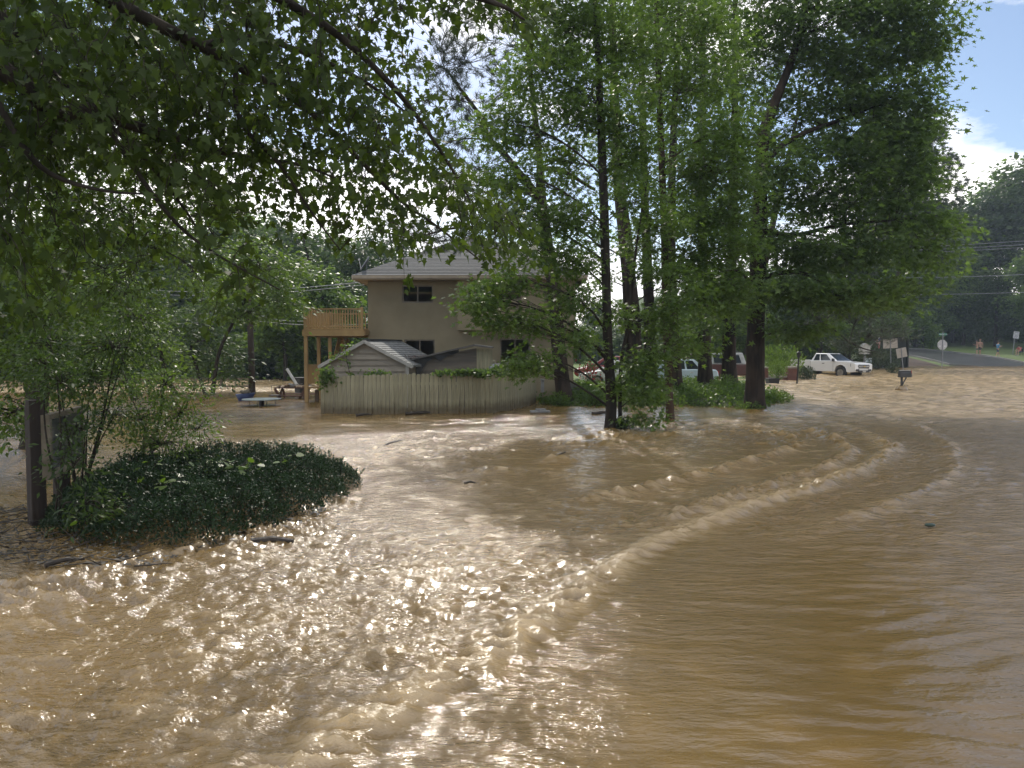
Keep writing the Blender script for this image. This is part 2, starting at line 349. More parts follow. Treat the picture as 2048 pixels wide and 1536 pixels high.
LAWN = [(-6, 36.8), (13.0, 38.5), (14.2, 42.5), (17.4, 45.5), (18.6, 50), (21.5, 55), (24.5, 60), (27, 66), (30, 76), (26, 130), (-20, 130), (-14, 60)]
def lawn_z(x, y):
    d = polyheight(x, y, LAWN) + 0.3 * perlin(x * 0.4, y * 0.4, 33)
    return -0.4 + 0.5 * sstep(-1.0, 1.2, d) + 0.012 * np.clip(y - 42, 0, None) + 0.35 * sstep(14, 26, x) * sstep(46, 60, y) * sstep(-0.5, 3, d) + 0.05 * perlin(x * .3, y * .3, 34) * sstep(0, 1, d)
sheet('lawn', -22, 34, 34, 132, 0.8, lawn_z, mat('sunlit_lawn', (0.12, 0.185, 0.035), 0.9, (0.075, 0.12, 0.025), 0.8, 0.5, 12))
def hill_z(x, y):
    edge = 67.5 - 0.03 * (x - 40)
    s = np.clip(y - edge, -6, None)
    z = 0.42 + 0.05 * s + 0.0016 * np.clip(s - 28, 0, None) ** 1.9
    return np.where(y < edge, 0.42 + 0.12 * (y - edge), z) + 0.10 * perlin(x * .12, y * .12, 35) * sstep(0, 10, s) - 0.6 * sstep(31, 27, x)
sheet('hillside', 26, 150, 60, 190, 1.0, hill_z, mat('hillside_grass', (0.095, 0.145, 0.03), 0.9, (0.06, 0.09, 0.022), 0.25, 0.5, 10))
def left_z(x, y): return -0.45 + 0.9 * sstep(60, 68, y + 0.05 * x) + 0.02 * np.clip(y - 66, 0, None)
sheet('woodland_floor', -160, -8, 56, 160, 3.0, left_z, mat('wood_floor', (0.06, 0.07, 0.025), 0.95, (0.04, 0.05, 0.02), 0.4))
# road climbing out of the flood on the right
asph = mat('wet_asphalt', (0.085, 0.088, 0.095), 0.28, (0.05, 0.052, 0.056), 0.5, 0.25, 60, spec=0.6)
def strip(name, A, B, m, zoff, n=40, zf=hill_z, thick=None):
    V = []; 
    for i in range(n + 1):
        t = i / n
        def ip(P):
            k = t * (len(P) - 1); j = min(int(k), len(P) - 2); f = k - j
            return (P[j][0] * (1 - f) + P[j + 1][0] * f, P[j][1] * (1 - f) + P[j + 1][1] * f)
        a, b2 = ip(A), ip(B)
        for q in range(7):
            s = q / 6; x, y = a[0] * (1 - s) + b2[0] * s, a[1] * (1 - s) + b2[1] * s
            V.append((x, y, float(zf(np.array(x), np.array(y))) + zoff))
    F = np.array([(i * 7 + q, i * 7 + q + 1, (i + 1) * 7 + q + 1, (i + 1) * 7 + q) for i in range(n) for q in range(6)])
    o = link(name, np_mesh(name, np.array(V), F, True), None, m)
    return tag(o, kind='structure')
def hpt(px, py):   # where the sight line meets the hillside (used once to place things)
    lo, hi = 62.0, 185.0
    for _ in range(40):
        mid = (lo + hi) / 2; p = at(px, py, mid)
        if p.z > float(hill_z(np.array(p.x), np.array(p.y))): lo = mid
        else: hi = mid
    return at(px, py, lo)
def H2(px, py): p = hpt(px, py); return (p.x, p.y)
RA = [H2(1780, 697), H2(1845, 699), H2(1900, 704.5), H2(1960, 711), H2(2010, 719), H2(2060, 729), H2(2180, 736)]
RB = [H2(1780, 708), H2(1830, 714), H2(1870, 723), H2(1900, 731), H2(1970, 737), H2(2060, 738), H2(2180, 739)]
strip('road', RA, RB, asph, 0.03, n=60)
strip('side_road', [H2(1780, 686), H2(1830, 687), H2(1862, 681)], [H2(1780, 690), H2(1838, 690.5), H2(1866, 683)], mat('dry_asphalt', (0.16, 0.16, 0.17), 0.7, (0.12, 0.12, 0.125), 0.5), 0.03, n=20)
strip('mulch_bed', [H2(1780, 712), H2(1820, 716), H2(1850, 723), H2(1880, 732)], [H2(1780, 735), H2(1820, 736), H2(1850, 736.5), H2(1882, 737)], mat('mulch', (0.075, 0.045, 0.03), 0.95, (0.045, 0.03, 0.02), 3, 0.8, 30), 0.02, n=20)
# kerbs of the road
for nm, P in (('kerb', RA), ('kerb', RB)):
    b_ = MB()
    for p, q in zip(P[:-1], P[1:]):
        for k in range(6):
            a0 = [p[i] + (q[i] - p[i]) * k / 6 for i in (0, 1)]; a1 = [p[i] + (q[i] - p[i]) * (k + 1) / 6 for i in (0, 1)]
            b_.bar((*a0, float(hill_z(np.array(a0[0]), np.array(a0[1]))) + 0.06), (*a1, float(hill_z(np.array(a1[0]), np.array(a1[1]))) + 0.06), 0.14, 0.2)
    tag(b_.build(nm, mat('kerb_stone', (0.2, 0.2, 0.19), 0.8)), kind='structure')
# ------------------------------------------------------------------ foliage machinery
SHAPES = {
 # (along, across, lift) outline of one leaf, unit length
 'maple': [(0, 0, 0), (-.02, .30, .05), (.22, .22, .03), (.30, .50, .09), (.50, .22, .02), (1.0, 0, -.08), (.50, -.22, .02), (.30, -.50, .09), (.22, -.22, .03), (-.02, -.30, .05)],
 'star': [(-.05, 0, 0), (-.12, .42, .04), (.18, .16, .02), (.42, .55, .07), (.45, .15, .0), (1.0, 0, -.06), (.45, -.15, .0), (.42, -.55, .07), (.18, -.16, .02), (-.12, -.42, .04)],
 'oval': [(0, 0, 0), (.35, .24, .03), (1, 0, -.05), (.35, -.24, .03)],
 'leaflet': [(0, 0, 0), (.45, .16, .02), (1, 0, -.06), (.45, -.16, .02)],
 'clump': [(0, .05, 0), (.25, .42, .10), (.62, .30, -.05), (1, .02, -.10), (.66, -.38, .08), (.2, -.34, -.06)],
 'needle': [(0, .018, 0), (1, 0, -.08), (0, -.018, 0)],
}
def leaves_mesh(name, P, T, Nn, S, tone, kind):
    """P positions, T tip directions, Nn normals (n,3), S sizes"""
    sh = np.array(SHAPES[kind]); k = len(sh)
    T = T / np.maximum(np.linalg.norm(T, axis=1, keepdims=True), 1e-6)
    B = np.cross(Nn, T); B /= np.maximum(np.linalg.norm(B, axis=1, keepdims=True), 1e-6)
    U = np.cross(T, B)
    V = P[:, None, :] + S[:, None, None] * (sh[None, :, 0:1] * T[:, None, :] + sh[None, :, 1:2] * B[:, None, :] + sh[None, :, 2:3] * U[:, None, :])
    F = np.arange(len(P) * k).reshape(len(P), k)
    return np_mesh(name, V.reshape(-1, 3), F, False, tone)
def unit(n, g=RNG):
    v = g.normal(size=(n, 3)); return v / np.linalg.norm(v, axis=1, keepdims=True)
def tubes(P0, P1, R0, R1, bend, sides=4, segs=4):
    n = len(P0); t = np.linspace(0, 1, segs + 1)[None, :, None]
    C = P0[:, None] * (1 - t) + P1[:, None] * t + bend[:, None] * (4 * t * (1 - t))
    rad = R0[:, None] * (1 - t[..., 0]) + R1[:, None] * t[..., 0]
    D = P1 - P0; D /= np.maximum(np.linalg.norm(D, axis=1, keepdims=True), 1e-6)
    ref = np.where(np.abs(D[:, 2:3]) < .9, np.array([[0, 0, 1.]]), np.array([[1., 0, 0]]))
    A = np.cross(D, ref); A /= np.linalg.norm(A, axis=1, keepdims=True); B = np.cross(D, A)
    an = np.arange(sides) * 2 * np.pi / sides
    V = C[:, :, None, :] + rad[:, :, None, None] * (np.cos(an)[None, None, :, None] * A[:, None, None, :] + np.sin(an)[None, None, :, None] * B[:, None, None, :])
    base = (np.arange(n) * (segs + 1) * sides)[:, None, None] + (np.arange(segs) * sides)[None, :, None]
    k = np.arange(sides)[None, None, :]; k2 = (k + 1) % sides
    F = np.stack([base + k, base + k2, base + sides + k2, base + sides + k], -1).reshape(-1, 4)
    return V.reshape(-1, 3), F
class Wood:
    def __init__(s): s.V = []; s.F = []; s.n = 0
    def add(s, V, F): s.V.append(V); s.F.append(F + s.n); s.n += len(V)
    def mesh(s, name): return np_mesh(name, np.concatenate(s.V), np.concatenate(s.F), True)
def trunk_wood(pts, rad, sides=14, g=None, rough=0.10, flare=0.0):
    """smooth tapered tube through points with lumpy bark"""
    P = np.array([tuple(p) for p in pts], float); Rd = np.array(rad, float)
    n = max(10, int(len(P) * 7)); k = np.linspace(0, len(P) - 1, n); i = np.minimum(k.astype(int), len(P) - 2); f = (k - i)[:, None]
    Pm = np.vstack([2 * P[0] - P[1], P, 2 * P[-1] - P[-2]])
    a, b_, c, d = Pm[i], Pm[i + 1], Pm[i + 2], Pm[i + 3]
    C = 0.5 * (2 * b_ + (c - a) * f + (2 * a - 5 * b_ + 4 * c - d) * f ** 2 + (-a + 3 * b_ - 3 * c + d) * f ** 3)
    r = Rd[i] * (1 - f[:, 0]) + Rd[i + 1] * f[:, 0]
    if flare: r = r * (1 + flare * np.exp(-np.arange(n) / 1.3))
    D = np.gradient(C, axis=0); D /= np.linalg.norm(D, axis=1, keepdims=True)
    ref = np.array([0.2, 1.0, 0.1]); A = np.cross(D, ref); A /= np.linalg.norm(A, axis=1, keepdims=True); B = np.cross(D, A)
    an = np.arange(sides) * 2 * np.pi / sides
    lump = 1 + rough * perlin(np.cos(an)[None, :] * 2.2 + C[:, 0:1] * .7, np.sin(an)[None, :] * 2.2 + C[:, 2:3] * 0.8, 40)
    V = C[:, None] + (r[:, None] * lump)[..., None] * (np.cos(an)[None, :, None] * A[:, None] + np.sin(an)[None, :, None] * B[:, None])
    kk = np.arange(sides); k2 = (kk + 1) % sides; base = (np.arange(n - 1) * sides)[:, None]
    F = np.stack([base + kk, base + k2, base + sides + k2, base + sides + kk], -1).reshape(-1, 4)
    return V.reshape(-1, 3), F, C, r
def bark_mat(name, col, col2, scale=9, stretch=(1, 1, .22)):
    return mat(name, col, 0.9, col2, scale, 1.0, scale * 2.2, stretch=stretch, lo=.4, hi=.6, spec=0.2)
BARK_M = bark_mat('maple_bark', (0.050, 0.042, 0.034), (0.026, 0.022, 0.018))
BARK_P = bark_mat('pine_bark', (0.052, 0.038, 0.029), (0.020, 0.016, 0.013), 6)
BARK_B = bark_mat('reddish_bark', (0.075, 0.048, 0.034), (0.040, 0.026, 0.02))
LM = {
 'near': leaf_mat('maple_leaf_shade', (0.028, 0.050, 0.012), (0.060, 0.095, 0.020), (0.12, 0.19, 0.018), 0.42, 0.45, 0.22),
 'maple': leaf_mat('maple_leaf', (0.042, 0.080, 0.022), (0.098, 0.160, 0.036), (0.22, 0.36, 0.05), 0.48, 0.42, 0.35),
 'gum': leaf_mat('sweetgum_leaf', (0.050, 0.085, 0.034), (0.100, 0.155, 0.055), (0.22, 0.36, 0.06), 0.50, 0.45, 0.25),
 'pine': leaf_mat('pine_needle', (0.035, 0.055, 0.030), (0.070, 0.100, 0.048), (0.06, 0.09, 0.03), 0.15, 0.5, 0.35),
 'wood': leaf_mat('woodland_leaf', (0.028, 0.055, 0.016), (0.060, 0.100, 0.026), (0.12, 0.21, 0.03), 0.34, 0.5, 0.3),
 'lite': leaf_mat('light_leaf', (0.050, 0.095, 0.018), (0.110, 0.180, 0.030), (0.22, 0.36, 0.035), 0.42),
 'hedge': leaf_mat('hedge_leaf', (0.014, 0.034, 0.014), (0.030, 0.066, 0.024), (0.04, 0.08, 0.02), 0.2, 0.48, 0.28),
}
def spray_cloud(C, n, g, shell=0.35):
    """n points in the ellipsoid (cx,cy,cz,rx,ry,rz), a little denser near the skin"""
    u = unit(n, g); r = g.random(n) ** (1 / (3 + 2 * shell)); return np.array(C[:3]) + u * r[:, None] * np.array(C[3:6])
def make_tree(name, label, group, trunk, clusters, leaf='clump', lmat='wood', size=0.12, sizev=0.35, per=22, spread=0.42, flat=0.5, bark=BARK_M,
              cat='tree', seed=1, limb_r=0.05, sides=14, extra_limbs=(), hang=0.25, reach=0.42, flare=0.35, twigs=True, parent_empty=None, tone0=0.0, tone1=1.0, limbs=True, droop=0.0, base=None, shell=.35, trunk_sides=None, dens=1.0):
    """trunk: (points, radii).  clusters: rows (cx,cy,cz,rx,ry,rz,n_sprays)"""
    g = np.random.default_rng(seed)
    clusters = [tuple(c[:6]) + (max(4, int(c[6] * dens)),) for c in clusters]
    root = parent_empty or empty(name, (0, 0, 0), label, cat, group)
    w = Wood(); pts, rad = trunk; base = Vector(pts[0]) if base is None else Vector(base)
    V, F, C, r = trunk_wood(pts, rad, sides, g, flare=flare)
    w.add(V, F)
    AX = [C]; AR = [r]
    for lp, lr in extra_limbs:
        V, F, c2, r2 = trunk_wood(lp, lr, max(6, sides - 5), g, 0.12); w.add(V, F); AX.append(c2); AR.append(r2)
    AX = np.concatenate(AX); AR = np.concatenate(AR)
    P_, T_, N_, S_ = [], [], [], []
    for cl in clusters:
        c = np.array(cl[:3], float); ns = int(cl[6])
        hd = np.hypot(AX[:, 0] - c[0], AX[:, 1] - c[1]); want = c[2] - reach * hd
        sc = hd * 0.9 + np.abs(AX[:, 2] - want) * 1.0
        j = int(np.argmin(sc)); a0 = AX[j]; ln = np.linalg.norm(c - a0)
        r0 = min(AR[j] * 0.55, limb_r * (0.35 + 0.2 * ln)); 
        bend = np.array([g.normal() * .06, g.normal() * .06, 0.10 + droop]) * ln
        if limbs and ln > 0.3:
            V, F = tubes(a0[None], c[None], np.array([r0]), np.array([r0 * .3]), bend[None], 6, 7); w.add(V, F)
        sp = spray_cloud(cl, ns, g, shell)
        # sub branches from along the limb
        tt = g.uniform(0.35, 1.0, ns); q0 = a0 * (1 - tt)[:, None] + c * tt[:, None] + bend * (4 * tt * (1 - tt))[:, None]
        if twigs:
            bb = g.normal(size=(ns, 3)) * 0.06 * np.linalg.norm(sp - q0, axis=1)[:, None]; bb[:, 2] += 0.05
            V, F = tubes(q0, sp, np.full(ns, max(0.006, r0 * .22)), np.full(ns, .004), bb, 3, 3); w.add(V, F)
        d = sp - q0; d /= np.maximum(np.linalg.norm(d, axis=1, keepdims=True), 1e-6)
        m = ns * per
        off = g.normal(size=(m, 3)) * spread * 0.5; off[:, 2] *= flat
        dd = np.repeat(d, per, 0)
        along = g.uniform(-0.6, 0.5, m)[:, None] * spread * dd
        p = np.repeat(sp, per, 0) + off + along
        p[:, 2] -= hang * spread * (np.linalg.norm(off[:, :2], axis=1) / spread) ** 2 * 0.8
        tip = off * np.array([1, 1, .4]) + dd * 0.3 * spread + g.normal(size=(m, 3)) * 0.12; tip[:, 2] -= hang * spread
        nn = g.normal(size=(m, 3)) * 0.55; nn[:, 2] += 1.0
        P_.append(p); T_.append(tip); N_.append(nn); S_.append(size * (1 + sizev * g.normal(size=m)).clip(.4, 1.8))
    wood = link('trunk', w.mesh('trunk'), root, bark)
    if P_:
        P = np.concatenate(P_); T = np.concatenate(T_); Nn = np.concatenate(N_); S = np.concatenate(S_)
        tone = np.clip(tone0 + (tone1 - tone0) * (0.45 + 0.30 * g.normal(size=len(P)) + 0.30 * perlin(P[:, 0] * .8 + P[:, 1] * .5, P[:, 2] * .8, seed)), 0, 1)
        me = leaves_mesh('crown', P, T, Nn, S, tone, leaf)
        cr = link('crown', me, root, LM[lmat]); cr['kind'] = 'stuff'
    root.location = base
    for ch in root.children:
        ch.matrix_parent_inverse = Matrix.Translation(-base)
    return root
def pine_crown(clusters, g, per=26, ln=0.16, tufts=None):
    P_, T_ = [], []
    for cl in clusters:
        sp = spray_cloud(cl, int(cl[6]), g, .5); n = len(sp)
        u = unit(n * per, g); u[:, 2] += 0.15
        P_.append(np.repeat(sp, per, 0) + g.normal(size=(n * per, 3)) * 0.05); T_.append(u)
    return np.concatenate(P_), np.concatenate(T_)
def make_pine(name, label, group, trunk, clusters, extra_limbs=(), seed=1, per=26, ln=0.16, wid=1.0, limb_r=0.05, bark=BARK_P, reach=0.1, sides=14, flare=.3):
    g = np.random.default_rng(seed); root = empty(name, (0, 0, 0), label, 'tree', group); base = Vector(trunk[0][0])
    w = Wood(); V, F, C, r = trunk_wood(trunk[0], trunk[1], sides, g, 0.14, flare=flare); w.add(V, F); AX = [C]; AR = [r]
    for lp, lr in extra_limbs:
        V, F, c2, r2 = trunk_wood(lp, lr, 8, g, 0.15); w.add(V, F); AX.append(c2); AR.append(r2)
    AX = np.concatenate(AX); AR = np.concatenate(AR); P_, T_ = [], []
    for cl in clusters:
        c = np.array(cl[:3], float); ns = int(cl[6]); hd = np.hypot(AX[:, 0] - c[0], AX[:, 1] - c[1])
        j = int(np.argmin(hd * .9 + np.abs(AX[:, 2] - (c[2] - reach * hd)))); a0 = AX[j]; lnn = np.linalg.norm(c - a0)
        r0 = min(AR[j] * .5, limb_r * (0.35 + .2 * lnn)); bend = np.array([g.normal() * .08, g.normal() * .08, .05]) * lnn
        V, F = tubes(a0[None], c[None], np.array([r0]), np.array([r0 * .3]), bend[None], 6, 7); w.add(V, F)
        sp = spray_cloud(cl, ns, g, .5); tt = g.uniform(.3, 1, ns); q0 = a0 * (1 - tt)[:, None] + c * tt[:, None] + bend * (4 * tt * (1 - tt))[:, None]
        bb = g.normal(size=(ns, 3)) * .10 * np.linalg.norm(sp - q0, axis=1)[:, None]
        V, F = tubes(q0, sp, np.full(ns, max(.008, r0 * .25)), np.full(ns, .006), bb, 3, 4); w.add(V, F)
        d = sp - q0; d /= np.maximum(np.linalg.norm(d, axis=1, keepdims=True), 1e-6)
        u = unit(ns * per, g) * .8 + np.repeat(d, per, 0) * .7
        P_.append(np.repeat(sp, per, 0) - np.repeat(d, per, 0) * g.uniform(0, .22, (ns * per, 1))); T_.append(u)
    link('trunk', w.mesh('trunk'), root, bark)
    P, T = np.concatenate(P_), np.concatenate(T_)
    SHAPES['needle'] = [(0, .016 * wid, 0), (1, 0, -.08), (0, -.016 * wid, 0)]
    me = leaves_mesh('crown', P, T, unit(len(P), g), ln * g.uniform(.7, 1.2, len(P)), np.clip(.45 + .3 * g.normal(size=len(P)), 0, 1), 'needle')
    cr = link('crown', me, root, LM['pine']); cr['kind'] = 'stuff'
    root.location = base
    for ch in root.children: ch.matrix_parent_inverse = Matrix.Translation(-base)
    return root
def cl(px, py, Y, rx, rz, ry, n):   # a leaf cluster: centre by sight line and distance, half sizes in pixels of the photo (x, z) and metres (y)
    p = at(px, py, Y); s = Y / FPX; return (p.x, p.y, p.z, rx * s, ry, rz * s, n)
def P3(*a): return [at(*q) for q in a]

# ------------------------------------------------------------------ the group of trees in midstream and on the bank
# slender maple standing in the water
T1 = P3((1219, 866, 18.6), (1222, 800, 18.6), (1216, 690, 18.6), (1212, 560, 18.5), (1208, 420, 18.5), (1204, 300, 18.4), (1198, 160, 18.4), (1192, 20, 18.3), (1186, -140, 18.3), (1182, -330, 18.3))
make_tree('maple_tree', 'slender dark-stemmed maple rising straight out of the flood, nearest of the midstream trees', None,
  (T1, [.15, .135, .12, .115, .11, .10, .085, .07, .05, .02]),
  [cl(1080, 150, 18.2, 90, 60, 1.3, 34), cl(1010, 250, 17.8, 80, 45, 1.1, 24), cl(1130, 60, 18.8, 100, 60, 1.4, 38), cl(1070, -60, 18.2, 110, 70, 1.5, 30), cl(1200, -110, 18, 130, 80, 1.6, 34), cl(1180, 190, 18.0, 70, 60, 1.2, 26),
   cl(1020, 350, 17.6, 90, 32, 1.0, 18), cl(1120, 330, 19.5, 70, 50, 1.0, 18), cl(1080, 440, 17.8, 95, 40, 1.0, 18), cl(1130, 520, 18.2, 70, 36, .9, 16), cl(960, 600, 16.8, 50, 26, .8, 15), cl(1010, 560, 16.9, 55, 24, .8, 12),
   cl(1020, 645, 17.0, 60, 20, .8, 11), cl(1070, 640, 17.6, 40, 24, .7, 8), cl(1070, 715, 17.4, 40, 22, .6, 7), cl(1045, 735, 17.2, 38, 13, .6, 7), cl(1150, 590, 18, 50, 40, .9, 12), cl(1160, 430, 18, 50, 50, .9, 12),
   cl(1270, 250, 18.0, 60, 60, 1.1, 20), cl(1260, 80, 18, 80, 70, 1.3, 26), cl(1130, 250, 18.6, 80, 60, 1.2, 18), cl(1240, 330, 18.6, 60, 60, 1.0, 14), cl(1190, 0, 18, 110, 60, 1.5, 20), cl(1070, 500, 17.6, 60, 30, .9, 10), cl(990, 420, 17.6, 50, 30, .8, 9), cl(1150, 680, 17.8, 40, 26, .7, 9), cl(1280, 400, 17.9, 50, 40, .9, 10)],
  'star', 'maple', 0.115, .25, 30, 0.42, .45, BARK_M, dens=1.9, seed=21, limb_r=.035, tone0=.1, tone1=1.05, flare=.15)
T2 = P3((1241, 862, 18.9), (1240, 800, 18.9), (1243, 720, 18.9), (1258, 640, 19), (1266, 560, 19), (1276, 470, 19), (1300, 330, 19))
make_tree('maple_sapling', 'thin leafy maple sapling leaning beside the nearest midstream trunk', None,
  (T2, [.055, .05, .045, .04, .034, .028, .012]),
  [cl(1290, 640, 18.6, 60, 34, .8, 18), cl(1330, 700, 18.3, 60, 26, .7, 15), cl(1260, 720, 18.4, 44, 26, .6, 10), cl(1290, 790, 18.2, 62, 22, .7, 15), cl(1240, 760, 18.3, 30, 22, .5, 6), cl(1350, 620, 18.4, 55, 30, .8, 15), cl(1310, 540, 18.6, 56, 30, .8, 14), cl(1290, 835, 18.4, 45, 14, .5, 8), cl(1230, 620, 18.5, 40, 28, .7, 8), cl(1380, 560, 18.4, 60, 34, .8, 14), cl(1330, 450, 18.6, 60, 40, .9, 16), cl(1300, 740, 18, 40, 20, .5, 9)],
  'star', 'maple', 0.115, .25, 28, 0.36, .4, BARK_M, dens=1.2, seed=22, limb_r=.03, tone0=.15, tone1=1.0, flare=.1)
T3 = P3((1341, 846, 21.3), (1338, 780, 21.3), (1334, 690, 21.3), (1331, 560, 21.3), (1327, 420, 21.2), (1322, 280, 21.2), (1316, 120, 21.2), (1312, -60, 21.2), (1310, -250, 21.2))
make_tree('maple_tree', 'thin maple with reddish lower bark standing in rushing water, second of the midstream trees', None,
  (T3, [.135, .12, .11, .105, .10, .09, .08, .06, .02]),
  [cl(1420, 330, 20.5, 90, 60, 1.3, 30), cl(1470, 250, 20.2, 60, 50, 1.1, 20), cl(1400, 440, 20.5, 80, 40, 1.1, 24), cl(1440, 500, 20.2, 80, 34, 1.1, 22), cl(1480, 420, 20.2, 56, 44, 1, 18), cl(1380, 180, 20.6, 80, 60, 1.2, 24), cl(1340, 40, 21, 110, 80, 1.5, 34), cl(1420, 90, 21, 80, 60, 1.3, 22),
   cl(1410, 600, 20.4, 80, 34, 1, 22), cl(1250, 340, 21.8, 50, 50, 1.1, 14), cl(1360, -60, 21, 130, 70, 1.5, 26), cl(1260, 180, 21, 70, 60, 1.2, 16), cl(1290, 480, 21, 50, 50, 1, 12), cl(1450, 330, 20, 70, 60, 1.2, 18), cl(1390, 690, 20.6, 50, 24, .8, 9), cl(1460, 570, 20.1, 60, 30, .9, 14), cl(1370, 520, 20.8, 50, 36, .9, 12)],
  'star', 'maple', 0.125, .25, 28, 0.46, .45, BARK_B, dens=2.0, seed=23, limb_r=.035, tone0=.1, tone1=.95, flare=.15)
# pines and straight trunks on the bank
bz = lambda px, Y: float(bank_z(np.array(X(px, Y)), np.array(float(Y)))) - 0.1
def foot(px, Y): return Vector((X(px, Y), Y, bz(px, Y)))
TP = [foot(1130, 27.4)] + P3((1122, 740, 27.4), (1112, 640, 27.4), (1104, 560, 27.4), (1092, 470, 27.3), (1082, 395, 27.3), (1080, 330, 27.3), (1072, 250, 27.2), (1060, 140, 27.2), (1050, 20, 27.2), (1040, -120, 27.2))
make_pine('pine_tree', 'forked dark pine leaning left at the corner of the board fence', None,
  (TP, [.30, .27, .25, .23, .21, .19, .13, .11, .09, .07, .03]),
  [cl(960, 250, 26, 70, 60, 1.2, 60), cl(900, 200, 26, 60, 60, 1.2, 55), cl(880, 130, 26, 60, 60, 1.2, 50), cl(940, 120, 26, 70, 60, 1.2, 60), cl(1010, 180, 27, 60, 60, 1.2, 45), cl(900, 60, 26, 60, 60, 1.2, 45), cl(980, 20, 26, 70, 60, 1.2, 45), cl(960, 330, 26.3, 70, 40, 1.1, 40), cl(920, 380, 26.3, 60, 40, 1.1, 40),
   cl(1160, 380, 28, 60, 40, 1.1, 25), cl(1110, 420, 28, 70, 30, 1.1, 28), cl(860, 480, 27, 70, 34, 1.1, 46), cl(940, 480, 27, 70, 34, 1.1, 44), cl(800, 470, 27, 40, 30, 1.0, 24), cl(1020, 400, 26.6, 50, 28, 1, 22), cl(890, 290, 25.8, 50, 30, 1, 26), cl(1010, 90, 26.5, 50, 50, 1, 25)],
  [(P3((1084, 402, 27.3), (1050, 360, 27.1), (1010, 310, 26.8), (978, 275, 26.5), (968, 235, 26.3)), [.15, .13, .11, .09, .05]), (P3((1083, 398, 27.3), (1040, 378, 27), (990, 368, 26.7), (950, 372, 26.4)), [.11, .09, .07, .04]),
   (P3((1081, 335, 27.3), (1130, 345, 27.6), (1190, 380, 28)), [.10, .09, .05]), (P3((968, 240, 26.3), (930, 190, 26.2), (900, 150, 26)), [.08, .06, .03]), (P3((1095, 490, 27.3), (1020, 460, 27.2), (920, 455, 27), (850, 470, 27)), [.09, .07, .05, .03])],
  seed=31, per=44, ln=0.22, wid=2.0)
def bank_trunk(px, Y, top, w, label, seed, crown, mat_='gum', leaf='star', size=.15, bark=BARK_P, per=26, limbs=(), name='bank_tree', grp=None, reach=.35):
    n = len(top); r = [w * (1 - .75 * i / n) for i in range(n + 1)]
    return make_tree(name, label, grp, ([foot(px, Y)] + P3(*top), r), crown, leaf, mat_, size, .3, per, .5, .45, bark, seed=seed, extra_limbs=limbs, limb_r=.05, reach=reach, flare=.4, dens=1.55)
bank_trunk(1278, 31, ((1268, 700, 31), (1262, 600, 31), (1250, 480, 31), (1238, 360, 31), (1232, 240, 31), (1226, 60, 31), (1224, -200, 31)), .40, 'thick ivy-footed trunk standing behind the midstream sapling', 41,
  [cl(1200, 60, 31, 130, 80, 2, 30), cl(1270, 170, 31, 90, 60, 1.8, 24), cl(1150, 480, 31, 60, 30, 1.5, 10), cl(1190, 560, 31, 50, 24, 1.4, 8), cl(1200, 270, 31.5, 70, 40, 1.5, 14), cl(1270, 765, 30.6, 34, 24, .5, 16)], limbs=())
bank_trunk(1304, 33.5, ((1300, 700, 33.5), (1296, 560, 33.5), (1290, 420, 33.5), (1286, 250, 33.5), (1282, 60, 33.5), (1280, -150, 33.5)), .30, 'straight mid-sized trunk between the thick ivy-footed trunk and the two joined ones', 42,
  [cl(1300, 120, 33.5, 110, 80, 2, 30), cl(1330, 330, 33.5, 60, 50, 1.6, 14), cl(1290, 0, 33.5, 120, 70, 2, 24), cl(1260, 460, 33.5, 50, 30, 1.5, 8)])
bank_trunk(1354, 30, ((1348, 700, 30), (1345, 620, 30), (1342, 500, 30), (1344, 360, 30), (1350, 200, 30), (1360, 20, 30), (1366, -160, 30)), .27, 'dark trunk close behind the thin reddish maple', 43,
  [cl(1370, 240, 30, 110, 70, 2, 36), cl(1420, 160, 30, 90, 60, 1.8, 30), cl(1390, 20, 30, 120, 70, 2, 34), cl(1350, 400, 30, 60, 40, 1.5, 12), cl(1400, 380, 29.5, 70, 50, 1.6, 20)])
bank_trunk(1412, 34.5, ((1409, 700, 34.5), (1407, 600, 34.5), (1405, 480, 34.5), (1404, 330, 34.5), (1405, 150, 34.5), (1404, -100, 34.5)), .36, 'straight furrowed trunk in front of the maroon pickup', 44,
  [cl(1420, 560, 34, 90, 40, 1.8, 30), cl(1460, 440, 34, 80, 60, 1.8, 34), cl(1400, 300, 34.5, 90, 60, 2, 30), cl(1440, 120, 34.5, 110, 80, 2, 36), cl(1380, 640, 34, 60, 22, 1.4, 14)])
bank_trunk(1460, 32, ((1458, 700, 32), (1460, 600, 32), (1464, 500, 32), (1468, 330, 32), (1470, 150, 32), (1470, -100, 32)), .34, 'dark furrowed trunk standing left of the big sweetgum', 45,
  [cl(1440, 640, 31.5, 70, 28, 1.6, 24), cl(1480, 560, 31.5, 70, 40, 1.6, 26), cl(1500, 330, 32, 80, 60, 2, 30), cl(1480, 160, 32, 110, 80, 2, 38), cl(1440, -20, 32, 130, 80, 2.2, 34), cl(1430, 400, 32, 60, 50, 1.6, 18)])
TG = [foot(1511, 25.6)] + P3((1510, 740, 25.6), (1512, 640, 25.6), (1516, 540, 25.6), (1519, 440, 25.6), (1522, 350, 25.6), (1530, 260, 25.5), (1560, 180, 25.4), (1590, 100, 25.3), (1612, 10, 25.2), (1630, -110, 25.1))
